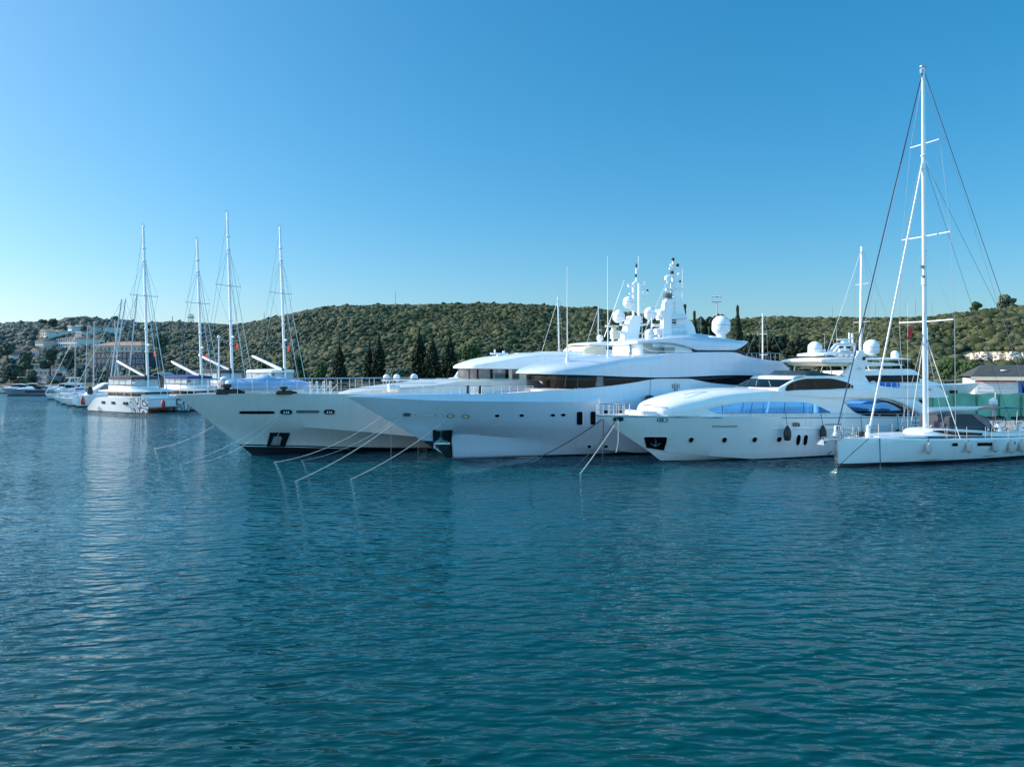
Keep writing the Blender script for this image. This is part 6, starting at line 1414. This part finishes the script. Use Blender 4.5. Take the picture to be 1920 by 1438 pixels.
# =================================================================== catamarans
def catamaran(px, py, label, canvas, swirl, s=1.0, mast_h=29.0, boom_stripe=True, pos=None, ang=148.0):
    if pos is None: pos = wat(px, py)
    root = empty('catamaran', pos, R(ang), label, 'catamaran', 'moored catamarans'); root.scale = (s, s, s)
    hm = [swirl, M['boot']]
    for y0 in (0.0, -7.2): loft_hull(16.0, 0.95, 2.5, 0.0, hm, root, y0, 0.14, sheer=0.06, stern_cut=2.6)
    MB().box(2.6, 14.8, -6.6, -0.6, 0.75, 2.35, 0.15).build('bridge_deck', M['gel'], root)
    MB().tube([(0.35, -0.2, 2.3), (0.35, -7.0, 2.3)], 0.12, 8).build('crossbeam', M['alu'], root)
    # saloon with wraparound windows and overhanging roof
    simple_shell([(3.4,2.3,2.6,2.7,1.9),(4.2,2.3,2.95,3.1,2.7),(5.5,2.3,3.2,3.3,3.1),(12.0,2.3,3.2,3.3,3.2)], M['gel'], 'saloon', root, -3.6, 4)
    simple_shell([(3.9,2.62,3.1,3.2,2.5),(4.6,2.62,3.25,3.3,2.95),(5.6,2.62,3.3,3.35,3.18),(11.9,2.62,3.3,3.35,3.27)], M['glass'], 'saloon_window', root, -3.6, 4)
    for x in (5.2, 7.2, 9.4): MB().tube([(x, -0.30, 2.62), (x, -0.30, 3.3)], 0.05, 5).build('mullion', M['gel'], root)
    simple_shell([(3.0,3.28,3.34,3.4,2.4),(3.6,3.28,3.42,3.6,3.1),(5.5,3.28,3.5,3.85,3.6),(9.0,3.28,3.5,3.9,3.7),(13.6,3.28,3.45,3.7,3.7),(14.6,3.3,3.4,3.5,3.5)], M['gel'], 'saloon_roof', root, -3.6, 2.2, n=36)
    # flybridge: coaming, clear panels, soft top
    simple_shell([(6.0,3.7,4.15,4.2,1.8),(6.8,3.7,4.3,4.35,2.4),(13.0,3.7,4.3,4.35,2.6)], M['gel'] , 'flybridge_coaming', root, -3.6, 4)
    top = simple_shell([(5.8,5.35,5.45,5.6,1.9),(6.4,5.35,5.6,5.85,2.5),(9.5,5.35,5.65,6.0,2.7),(12.8,5.35,5.6,5.85,2.6),(13.5,5.35,5.45,5.6,2.3)], canvas, 'soft_top', root, -3.6, 3)
    pm = M['clearp']
    for x0, x1 in [(6.6,8.1),(8.25,9.9),(10.05,11.6),(11.75,13.1)]:
        fr = MB().box(x0, x1, -1.16, -1.12, 4.35, 5.36).build('clear_panel', pm, root, smooth=0)
    MB().box(6.2, 6.25, -5.6, -1.6, 4.3, 5.36).build('clear_panel', pm, root, smooth=0)
    MB().box(6.6, 13.1, -1.19, -1.1, 4.28, 4.46).build('panel_skirt', canvas, root, smooth=0)
    for x in (6.5, 8.17, 9.97, 11.67, 13.2):
        for y in (-1.14, -6.06): MB().tube([(x, y, 4.2), (x, y, 5.45)], 0.05, 5).build('top_post', M['alug'], root)
    # hull windows, rail
    for x in (4.9, 8.2, 11.1):
        y = 0.94; MB().box(x-0.55, x+0.55, y-0.2, y, 1.35, 1.78, 0.03).build('hull_window', M['glass'], root)
    mb = MB(); rail(mb, [(0.4,0.35,2.45),(3,0.8,2.42),(8,0.85,2.36),(13,0.8,2.34)], 0.75, 9, 0.02, (0.5,), 0.02); mb.build('guard_rail', M['steel'], root)
    # mast raked aft, boom topped up
    bx = 5.9; rk = 1.35; y = -3.6; H = mast_h/s if False else mast_h
    def mp(t, dx=0, dy=0): return (bx+rk*t+dx, y+dy, 3.8+(H-3.8)*t)
    mb = MB()
    for t0, t1, a0, a1 in ((0, 0.75, 0.27, 0.25), (0.75, 1.0, 0.25, 0.2)):
        p, q = mp(t0), mp(t1); mb.loft([[(p[0]+a0*math.cos(u), p[1]+a0*0.75*math.sin(u), p[2]) for u in np.linspace(0, 6.283, 12, endpoint=False)], [(q[0]+a1*math.cos(u), q[1]+a1*0.75*math.sin(u), q[2]) for u in np.linspace(0, 6.283, 12, endpoint=False)]], True, True)
    mast = mb.build('mast', M['alu'], root)
    mb = MB(); q = mp(1); mb.box(q[0]-0.3, q[0]+0.3, q[1]-0.1, q[1]+0.1, q[2], q[2]+0.12); mb.tube([(q[0]+0.2,q[1],q[2]+.1),(q[0]+0.5,q[1],q[2]+0.6)], 0.03, 4); mb.tube([(q[0]-0.1,q[1],q[2]+.1),(q[0]-0.15,q[1],q[2]+0.7)], 0.03, 4); mb.build('masthead', M['alug'], mast)
    for t in (0.22, 0.36, 0.57, 0.78, 0.86): q = mp(t); MB().lathe((q[0], q[1], q[2]), [(0.26,0),(0.33,0.05),(0.33,0.25),(0.26,0.3)], 10).build('mast_collar', M['alu'], mast)
    q = mp(0.265, -0.45); MB().box(q[0]-0.3, q[0]+0.25, q[1]-0.15, q[1]+0.15, q[2]-0.1, q[2]+0.25, 0.05).build('radar', M['gel'], mast)
    g = Vector(mp(0.07, 0.3)); e_ = Vector((bx+8.3, y+0.3, 8.3)); d = e_-g
    mb = MB(); sec = lambda p, a, b_: [(p[0]+a*0.3*math.cos(u), p[1]+b_*math.cos(u), p[2]+a*math.sin(u)) for u in np.linspace(0, 6.283, 10, endpoint=False)]
    mb.loft([sec(g, 0.22, 0.2), sec(g+d*0.05, 0.3, 0.24), sec(g+d*0.95, 0.26, 0.2), sec(e_, 0.16, 0.14)], True, True); boom = mb.build('boom', M['gel'], root)
    if boom_stripe:
        mb = MB(); up = Vector((0, 0, 0.33)); mb.loft([sec(g+d*t+up, 0.13, 0.22) for t in (0.02, 0.5, 0.93)], True, True); mb.build('sail_bag', M['canvasg'], boom)
    MB().lathe((g[0]-0.05, g[1], g[2]-0.6), [(0.2,0),(0.45,0.3),(0.4,0.9),(0.15,1.1)], 10).build('gooseneck_cover', M['black'], boom)
    W = M['wire']; wire_ = lambda p, q, r=0.028, m=W, nm='stay': MB().tube([p, q], r, 4).build(nm, m, mast)
    sp = []
    for t, hw in ((0.57, 2.4), (0.245, 2.6)):
        q = mp(t); mb = MB(); mb.tube([(q[0]+0.3, q[1]-hw, q[2]+0.1), q, (q[0]+0.3, q[1]+hw, q[2]+0.1)], 0.05, 5); mb.build('spreader', M['alug'], mast); sp.append((q, hw))
    for sg in (-1, 1):
        wire_(mp(0.80), (bx+2.2, y+sg*4.2, 2.4), 0.032); wire_(mp(0.80, 0, 0), (sp[0][0][0]+0.3, y+sg*2.4, sp[0][0][2]+0.1), 0.02); wire_((sp[0][0][0]+0.3, y+sg*2.4, sp[0][0][2]+0.1), (bx, y+sg*0.3, 12.5), 0.02)
        wire_((sp[1][0][0]+0.3, y+sg*2.6, sp[1][0][2]+0.1), (bx+0.6, y+sg*4.0, 2.4), 0.02)
    wire_(mp(0.985), (13.8, y, 4.5), 0.025, W, 'topping_lift'); wire_(mp(0.80, -0.2), (0.4, y, 2.5), 0.065, M['wirewh'], 'forestay'); wire_(mp(0.62, -0.2), (2.2, y, 2.5), 0.06, M['wirewh'], 'inner_forestay')
    q = mp(0.235); fl = MB(); fl.loft([[(q[0]+1.2+0.5*u+0.1*math.sin(k), y-2.3, q[2]-0.2-0.42*k+0.15*u) for u in (0, 0.5, 1)] for k in range(3)], False)
    fo = fl.build('courtesy_flag', M['red'], None, smooth=50); fo.location = root.location; fo.rotation_euler = root.rotation_euler; fo.scale = root.scale
    return root, fo
m, nt_, b_ = newmat('clear_vinyl_panel'); b_.inputs['Base Color'].default_value = (0.50, 0.56, 0.58, 1); b_.inputs['Roughness'].default_value = 0.12
M['clearp'] = m
swG = swirlmat('hull_artwork_grey', -0.2, 3.9, (0.10, 0.14, 0.18)); swB = swirlmat('hull_artwork_blue', -0.2, 4.2, (0.03, 0.14, 0.45))
swP = swirlmat('plain_hull', 90, 99, (0, 0, 0)); swC = swirlmat('hull_artwork_blue_stern', 9.3, 13.2, (0.03, 0.14, 0.45))
c1 = wat(278, 776); ca_, sa_ = math.cos(R(148.0)), math.sin(R(148.0))
def catpos(k, px):   # k hull spacings further along the pontoon, then slid along its berth until its bow stands at photo column px
    P = Vector((c1[0], c1[1], 0))+Vector((-sa_*-1*-1, 0, 0))*0
    n = Vector((sa_, -ca_, 0)); P = Vector((c1[0], c1[1], 0))+n*k; kx = (px-CX)/F
    s_ = (P.x-kx*P.y)/(kx*sa_-ca_)*1.0
    s_ = (kx*P.y-P.x)/(ca_-kx*sa_); return (P.x+ca_*s_, P.y+sa_*s_, 0)
cats = [(278, 'catamaran with grey swirl artwork on its bow and charcoal soft top', M['canvasg'], swG, 1.0, 30.7, True, 0.0, 'red flag on the leftmost catamaran mast'),
        (384, 'catamaran with blue swirl artwork and navy blue canvas, half hidden by the ivory yacht bow', M['canvasb'], swC, 1.0, 29.8, False, 9.8, 'red flag on the lowest catamaran mast'),
        (445, 'catamaran with the highest mast of the four and a black topped boom', M['canvasg'], swP, 1.17, 31.7, True, 19.8, 'red flag on the highest catamaran mast'),
        (548, 'catamaran furthest right, its mast rising behind the covered tender', M['gel'], swP, 1.17, 30.9, False, 31.5, 'red flag on the rightmost catamaran mast')]
for px, lb, cv, sw, s_, mh, st_, k, fl in cats:
    r_, fo = catamaran(px, 0, lb, cv, sw, s_, mh, st_, pos=catpos(k, px)); tag(fo, fl, 'flag', 'red courtesy flags')
def redfender(px, py, Y, lb):
    X = (px-CX)/F*Y; z = HC-(py-HY)/F*Y; mb = MB(); mb.lathe((0,0,-0.7), [(0.1,0),(0.28,0.15),(0.33,0.7),(0.25,1.15),(0.08,1.4)], 12); o = mb.build('fender', M['redf'], None, smooth=60); o.location = (X, Y, z); tag(o, lb, 'fender', 'red fenders between the catamarans')
redfender(155, 751, 122.0, 'red fender at the stern corner of the leftmost catamaran'); redfender(306, 758, 112, 'red fender between the two leftmost catamarans')
n_ = Vector((sa_, -ca_, 0)); stern = Vector((c1[0], c1[1], 0))+Vector((ca_, sa_, 0))*18.6
pontoon(stern+n_*14, n_, 30, 'long low pontoon behind the catamaran sterns')

# =================================================================== single hulled sailing boats
def monohull(mast_px, top, base, Y, ang, Lh, label, lean=0.0, mm='alug', canvas='canvasb', group='moored sailing boats', spr=(0.5, 0.75), r=0.12, z0=0.0, furl=True, hullm='gel', boomon=True):
    X = (mast_px-CX)/F*Y; a = R(ang); ca, sa = math.cos(a), math.sin(a); mxl = Lh*0.40
    O = (X-ca*mxl, Y-sa*mxl, z0); root = empty('sailing_boat', O, a, label, 'sailing boat', group)
    H = HC-(top-HY)/F*Y-z0; fb = 0.075*Lh+0.25
    loft_hull(Lh, Lh*0.145, fb, Lh*0.07, [M[hullm], M['boot']], root, boot=0.15)
    fz = fb*0.8
    simple_shell([(Lh*0.26,fz,fz+0.08,fz+0.12,Lh*0.05),(Lh*0.34,fz,fz+0.28,fz+0.42,Lh*0.085),(Lh*0.55,fz,fz+0.38,fz+0.52,Lh*0.1),(Lh*0.66,fz,fz+0.35,fz+0.5,Lh*0.1)], M['gel'], 'coachroof', root, n=14)
    for y in (-1, 1): MB().box(Lh*0.38, Lh*0.58, y*Lh*0.095-0.03, y*Lh*0.095+0.03, fz+0.14, fz+0.3).build('cabin_window', M['glass'], root, smooth=0)
    simple_shell([(Lh*0.62,fz+0.3,fz+0.7,fz+0.9,Lh*0.09),(Lh*0.67,fz+0.3,fz+1.1,fz+1.35,Lh*0.1),(Lh*0.73,fz+0.3,fz+1.15,fz+1.4,Lh*0.1)], M[canvas], 'sprayhood', root, n=8)
    base = (mxl, 0, fz); tip = (mxl+lean, 0, H)
    mast = MB().tube([base, tip], r, 8, r*0.75).build('mast', M[mm], root)
    B = Vector(base); T = Vector(tip)
    MB().tube([T, T+Vector((0.35, 0, 0.35))], 0.02, 4).build('wind_vane', M['alug'], mast)
    if boomon:
        mb = MB(); p = B+Vector((0.1, 0, 1.3)); q = p+Vector((Lh*0.34, 0, 0.1)); mb.tube([p, (p+q)/2+Vector((0, 0, 0.1)), q], 0.19, 8, 0.11); mb.build('boom', M[canvas], root)
    w = lambda p, q, rr=0.02, nm='stay', m_=None: MB().tube([p, q], rr, 4).build(nm, m_ or M['wire'], mast)
    bd_ = Lh*0.135; last = {}
    for s_ in spr:
        c = B.lerp(T, s_); hw = Lh*0.075*(1.25-s_*0.6); MB().tube([c+Vector((0.15, -hw, 0.05)), c, c+Vector((0.15, hw, 0.05))], 0.035, 4).build('spreader', M[mm], mast)
        for sg in (-1, 1):
            q = c+Vector((0.15, sg*hw, 0.05)); w(q, last.get(sg, Vector((mxl+0.3, sg*bd_, fz)))); last[sg] = q
    for sg in (-1, 1): w(T, last.get(sg, Vector((mxl, sg*bd_, fz)))); w(B.lerp(T, 0.5), Vector((mxl-0.6, sg*bd_, fz)))
    w(T-Vector((0, 0, 0.3)), Vector((-Lh*0.06, 0, fb)), 0.045 if furl else 0.018, 'forestay', M['wirewh'] if furl else None); w(T, Vector((Lh*0.99, 0, fz)), 0.02, 'backstay')
    mb = MB(); rail(mb, [(0.0,-0.35,fb),(Lh*0.3,-Lh*0.12,fb*0.88),(Lh*0.7,-Lh*0.135,fz),(Lh,-Lh*0.1,fz)], 0.6, 9, 0.015, (0.5,), 0.018); rail(mb, [(0.0,0.35,fb),(Lh*0.3,Lh*0.12,fb*0.88),(Lh*0.7,Lh*0.135,fz),(Lh,Lh*0.1,fz)], 0.6, 9, 0.015, (0.5,), 0.018); mb.build('guard_rail', M['steel'], root)
    return root
MG = 'sailing boats moored left of the catamarans'
monohull(152, 745, 745, 139, 40, 13, 'mastless looking white sailing hull nearest the leftmost catamaran', 0.0, group=MG) if False else None
for (px, top, Y, ang, Lh, lean, lb) in [
    (202.5, 560, 146, 52, 15, 2.6, 'white sailing boat with the left one of two close leaning masts'),
    (209.0, 559, 153, 50, 15, 2.8, 'white sailing boat with the right one of two close leaning masts'),
    (224.0, 600, 160, 28, 13, -0.9, 'small sailing boat whose mast leans the other way behind the close pair'),
    (238.5, 552, 158, 48, 15, 2.0, 'sailing boat whose mast top touches the leftmost catamaran spreader'),
    (175.0, 605, 152, 44, 13, 0.2, 'sailing boat with thick white upright mast above the power catamaran'),
    (159.5, 610, 160, 40, 13, 0.5, 'sailing boat with thinner upright mast left of the thick white one'),
    (141.0, 628, 172, 22, 13, 0.0, 'sailing boat with the shortest mast of the left cluster')]:
    monohull(px, top, 0, Y, ang, Lh, lb, lean, group=MG, r=0.16 if top < 606 else 0.11, spr=(0.42, 0.7), furl=px in (141.0, 202.5, 238.5))
monohull(1051, 557, 0, 128, 22, 14, 'sailing boat whose white mast stands behind the ivory yacht roof', -0.5, 'alu', group='sailing boats behind the big yachts', r=0.17)
monohull(1122, 575, 0, 138, 22, 14, 'sailing boat whose mast shows between two domes of the ivory yacht', 0.0, 'alu', group='sailing boats behind the big yachts', r=0.13)
monohull(1430, 588, 0, 112, 22, 13, 'sailing boat standing on the yard with bare mast and short spreaders', 0.0, 'alu', group='sailing boats on the yard', r=0.13, z0=1.9, furl=False)
monohull(1612, 462, 0, 98, 23, 18, 'large sailing boat on the yard with tall white mast behind the domes', 0.35, 'alu', group='sailing boats on the yard', r=0.2, z0=1.9)
for px, Y, h in ((1430, 112, 0), (1612, 98, 0)):
    pass

# =================================================================== motor boats
def motorboat(px, py, ang, Lh, label, style='cruiser', z0=0.0, name='motor_boat', group=None, hullm='gel', domes=0, Y=None, fbk=1.0):
    if Y is None: O = wat(px, py, z0)
    else: O = ((px-CX)/F*Y, Y, z0)
    root = empty(name, (O[0], O[1], z0), R(ang), label, 'motor boat', group); fb = (0.10*Lh+0.35)*fbk; h = fb*0.8
    loft_hull(Lh, Lh*0.15, fb, Lh*0.12, [M[hullm], M['boot']], root, boot=0.12)
    w = Lh*0.115
    if style == 'cruiser':
        simple_shell([(Lh*0.12,h,h+0.05,h+0.15,w*0.4),(Lh*0.28,h,h+0.25,h+0.55,w*0.9),(Lh*0.42,h,h+0.45,h+0.85,w*1.05),(Lh*0.6,h,h+0.5,h+0.7,w*1.1)], M['gel'], 'cabin', root, n=14)
        simple_shell([(Lh*0.36,h+0.4,h+0.6,h+0.7,w*0.7),(Lh*0.44,h+0.4,h+1.15,h+1.3,w*0.95),(Lh*0.6,h+0.4,h+1.2,h+1.35,w),(Lh*0.68,h+0.4,h+0.9,h+1.0,w)], M['glass'], 'windscreen', root, n=12)
        simple_shell([(Lh*0.43,h+1.25,h+1.32,h+1.42,w*0.85),(Lh*0.6,h+1.3,h+1.4,h+1.55,w),(Lh*0.75,h+1.25,h+1.32,h+1.4,w*0.95)], M['gel'], 'hardtop', root, n=10)
    elif style == 'flybridge':
        simple_shell([(Lh*0.15,h,h+0.1,h+0.3,w*0.5),(Lh*0.3,h,h+0.5,h+0.8,w),(Lh*0.45,h,h+1.2,h+1.5,w*1.1),(Lh*0.85,h,h+1.3,h+1.5,w*1.15)], M['gel'], 'cabin', root, n=18)
        simple_shell([(Lh*0.33,h+0.6,h+0.8,h+0.95,w*0.9),(Lh*0.42,h+0.6,h+1.3,h+1.5,w*1.12),(Lh*0.8,h+0.65,h+1.3,h+1.35,w*1.18)], M['glass'], 'cabin_window', root, n=14, e=4)
        simple_shell([(Lh*0.38,h+1.4,h+1.6,h+1.7,w*0.9),(Lh*0.45,h+1.4,h+2.1,h+2.2,w*1.05),(Lh*0.9,h+1.4,h+1.9,h+1.95,w*1.15)], M['gel'], 'flybridge', root, n=14, e=4)
        simple_shell([(Lh*0.42,h+3.3,h+3.36,h+3.42,w*0.7),(Lh*0.5,h+3.3,h+3.42,h+3.55,w),(Lh*0.8,h+3.3,h+3.4,h+3.5,w)], M['gel'], 'hardtop', root, n=10)
        for x in (Lh*0.52, Lh*0.74):
            for y in (-w*0.85, w*0.85): MB().tube([(x-0.5, y, h+1.9), (x, y, h+3.35)], 0.07, 5).build('top_post', M['gel'], root)
    elif style == 'open':
        simple_shell([(Lh*0.1,h,h+0.05,h+0.12,w*0.4),(Lh*0.3,h,h+0.3,h+0.6,w),(Lh*0.48,h,h+0.4,h+0.75,w)], M['gel'], 'cabin', root, n=10)
        simple_shell([(Lh*0.42,h+0.4,h+0.5,h+0.6,w*0.8),(Lh*0.5,h+0.4,h+0.9,h+1.05,w),(Lh*0.58,h+0.3,h+0.5,h+0.6,w)], M['glass'], 'windscreen', root, n=8)
    elif style == 'covered':
        simple_shell([(Lh*0.15,h-0.1,h+0.2,h+0.35,w*0.6),(Lh*0.4,h-0.1,h+0.6,h+1.0,w*1.1),(Lh*0.7,h-0.1,h+0.5,h+0.8,w*1.2),(Lh,h-0.1,h+0.2,h+0.3,w)], M['tarp'], 'cover', root, n=16)
    mb = MB(); rail(mb, [(-Lh*0.08,-0.15,fb),(Lh*0.2,-Lh*0.12,fb*0.9),(Lh*0.45,-Lh*0.14,h)], 0.5, 6, 0.02, (), 0.02); rail(mb, [(-Lh*0.08,0.15,fb),(Lh*0.2,Lh*0.12,fb*0.9),(Lh*0.45,Lh*0.14,h)], 0.5, 6, 0.02, (), 0.02); mb.build('bow_rail', M['steel'], root)
    return root, h, w
FL = 'motor boats along the far left quay'
# (bow photo column, waterline row, heading, length, style, label)
fl = [(16, 741, 5, 15.5, 'open', 'long low blue grey motor yacht with black hull window band', 'huntgrey'),
      (-8, 737, 8, 11, 'cruiser', 'white cruiser cut by the left edge of the picture', 'gel'),
      (24, 734, 20, 9, 'cruiser', 'white cruiser behind the bow of the blue grey motor yacht', 'gel'),
      (46, 734.5, 150, 9, 'open', 'open white boat behind the middle of the blue grey motor yacht', 'gel'),
      (66, 735, 25, 8, 'covered', 'small boat under a pale blue cover on the far left quay', 'gel'),
      (80, 736, 18, 11, 'cruiser', 'white cruiser with black windscreen behind the blue grey yacht stern', 'gel'),
      (96, 738, 22, 9, 'flybridge', 'small flybridge boat right of the blue grey motor yacht', 'gel'),
      (112, 742, 26, 12, 'covered', 'boat under pale blue cover beside the sailing boats', 'gel'),
      (2, 730, 30, 8, 'open', 'tiny open white boat at the far quay near the left edge', 'gel'),
      (34, 729.5, 160, 7, 'open', 'tiny white boat at the far quay in front of the shed', 'gel'),
      (58, 729.5, 20, 8, 'cruiser', 'tiny white cruiser in front of the blue grey quay wall', 'gel'),
      (126, 748, 30, 12, 'cruiser', 'white cruiser with grey windows just left of the moored sailing boats', 'gel')]
M['huntgrey'] = mat('blue_grey_hull_paint', (0.20, 0.26, 0.32), 0.25, var=0.08)
for px, py, ang, Lh, stl, lb, hm in fl:
    r_, h, w = motorboat(px, py, ang, Lh, lb, stl, group=FL, hullm=hm)
    if hm == 'huntgrey': MB().box(5.4, 10.2, -2.36, -2.2, 0.85, 1.2, 0.03).build('hull_window', M['glass'], r_)
# power catamaran with large windows, and three white bows
def powercat():
    O = wat(143, 764); root = empty('power_catamaran', O, R(38), 'white power catamaran with two large slanted windows left of the first catamaran', 'motor boat')
    for y0 in (0, 4.6): loft_hull(13, 0.95, 2.2, 0.0, [M['gel'], M['boot']], root, y0, 0.3, sheer=0.05)
    MB().box(1.8, 12.6, 0.5, 4.1, 0.9, 2.2, 0.2).build('bridge_deck', M['gel'], root)
    simple_shell([(1.8,2.1,2.3,2.4,1.8),(3.4,2.1,3.4,3.6,2.3),(5.0,2.1,4.2,4.45,2.45),(12.5,2.1,4.3,4.55,2.5)], M['gel'], 'cabin', root, 2.3, 4)
    for poly in ([(3.2,2.75),(5.1,2.75),(5.1,4.1),(4.6,4.1)], [(5.5,2.75),(8.0,2.75),(8.0,4.1),(5.5,4.1)], [(8.5,2.75),(11,2.75),(11,4.1),(8.5,4.1)]):
        fr = MB().prism(poly, -0.235, -0.19).build('window_frame', M['glass'], root, smooth=0); cx = sum(p[0] for p in poly)/4; cz = sum(p[1] for p in poly)/4
        MB().prism([(cx+(x-cx)*0.86, cz+(z-cz)*0.8) for x, z in poly], -0.25, -0.24).build('pane', M['glassw'], fr, smooth=0)
    mb = MB(); mb.lathe((2.2, 0.2, 2.3), [(0.1,0),(0.5,0.2),(0.45,1.2),(0.1,1.5)], 10); mb.build('outboard_cover', M['black'], root)
    MB().box(0.9, 1.3, -0.99, -0.9, 0.5, 1.15, 0.05).build('hull_window', M['black'], root)
powercat()
for px, py, ang, Lh, lb in [(117, 757.5, 34, 10, 'white hull bow nearest the open water left of the power catamaran'), (128, 760.5, 36, 11, 'white and grey hull bow directly left of the power catamaran')]:
    motorboat(px, py, ang, Lh, lb, 'covered', group='white bows left of the power catamaran')
# boats seen beyond the ivory yacht foredeck
def add_domes(root, h, xs, y=0.0, z=3.6, r=0.5):
    for x in xs: dome(root, (x, y, h+z+0.35), r, n=14)
r_, h, w = motorboat(640, 0, 20, 17, 'white flybridge yacht with two round domes behind the ivory yacht rail', 'flybridge', Y=128, group='motor yachts behind the ivory yacht'); add_domes(r_, h, (7.6,), -1.6, 3.5, 0.62); add_domes(r_, h, (10.0,), 1.4, 3.5, 0.62)
r_, h, w = motorboat(700, 0, 18, 19, 'white flybridge yacht with slanted arch right of the two domed one', 'flybridge', Y=122, group='motor yachts behind the ivory yacht', fbk=1.05); add_domes(r_, h, (6.6,), -1.2, 3.4, 0.62)
mb = MB(); mb.prism([(13.6,h+3.5),(14.3,h+3.5),(15.4,h+5.6),(15.0,h+5.6)], -0.3, 0.3); mb.build('radar_arch', M['gel'], r_); simple_shell([(13,h+3.2,h+3.4,h+3.6,1.4),(15,h+3.2,h+3.6,h+3.9,1.6),(18.5,h+3.0,h+3.3,h+3.5,1.5)], M['gel'], 'aft_hardtop', r_, n=8)
motorboat(604, 0, 20, 12, 'low white cruiser behind the covered tender end of the ivory yacht', 'cruiser', Y=120, group='motor yachts behind the ivory yacht')
motorboat(575, 0, 20, 12, 'low white open boat behind the covered tender', 'open', Y=130, group='motor yachts behind the ivory yacht')
# small flag and mast group behind the ivory yacht roof
r_, h, w = motorboat(1078, 0, 22, 15, 'white motor yacht with red flag and small mast behind the ivory yacht dome', 'flybridge', Y=112, group='motor yachts behind the ivory yacht')
mb = MB(); q0 = (4.6, 0, h+3.4); mb.tube([q0, (4.6,0,h+6.3)], 0.09, 6); mb.tube([(3.9,0,h+4.4),(5.4,0,h+4.4)], 0.07, 5); mb.tube([(4.1,0,h+5.3),(5.1,0,h+5.3)], 0.05, 5); mb.tube([(5.1,0,h+3.4),(5.1,0,h+5.6)], 0.05, 5); mb.build('signal_mast', M['alug'], r_)
fo = MB().loft([[(3.6+0.7*u, 0.1*math.sin(3*u), h+4.4+0.9*k+0.5*u) for u in (0, 0.5, 1)] for k in (0, 1)], False).build('ensign', M['red'], None, smooth=0); fo.location = r_.location; fo.rotation_euler = r_.rotation_euler; tag(fo, 'red flag flying behind the half round dome of the ivory yacht', 'flag', 'red courtesy flags')
# white motor yacht ashore behind the sporty yacht (bow to the right)
root, h, w = motorboat(1806, 0, 186, 19, 'white flybridge motor yacht ashore, its bow pointing right towards the grey roof', 'flybridge', z0=3.2, Y=92, fbk=0.95)
dome(root, (9.6, 0.8, h+3.95), 0.48, n=16)
mb = MB(); mb.lathe((14.5,0,h+3.4), [(0.4,0),(0.55,0.15),(0.5,0.5),(0.15,0.65)], 10); mb.box(13.6,15.4,-0.08,0.08,h+4.2,h+4.35,0.03); mb.build('radar_scanner', M['gel'], root)
mb = MB(); mb.box(2.4,3.4,2.12,2.2,0.9,1.3,0.05); mb.build('hull_window', M['glass'], root)
for i, (dx) in enumerate((4, 10, 15)):
    p = Vector(root.location)+Vector((math.cos(R(186))*dx, math.sin(R(186))*dx, 0)); mb = MB(); mb.add([(-0.9,-1.2,0),(0.9,-1.2,0),(0.9,1.2,0),(-0.9,1.2,0),(-0.25,-0.9,1.55),(0.25,-0.9,1.55),(0.25,0.9,1.55),(-0.25,0.9,1.55)], [(0,3,2,1),(4,5,6,7),(0,1,5,4),(1,2,6,5),(2,3,7,6),(3,0,4,7)])
    o = mb.build('boat_cradle', M['rust'], None, smooth=0); o.location = (p.x, p.y, 1.15); tag(o, ['cradle under the bow of the white motor yacht ashore','cradle under the middle of the white motor yacht ashore','cradle under the stern of the white motor yacht ashore'][i], 'cradle', 'boat cradles on the yard')
motorboat(1838, 0, 190, 9, 'small white boat ashore right beside the boatyard building corner', 'covered', z0=1.9, Y=94)
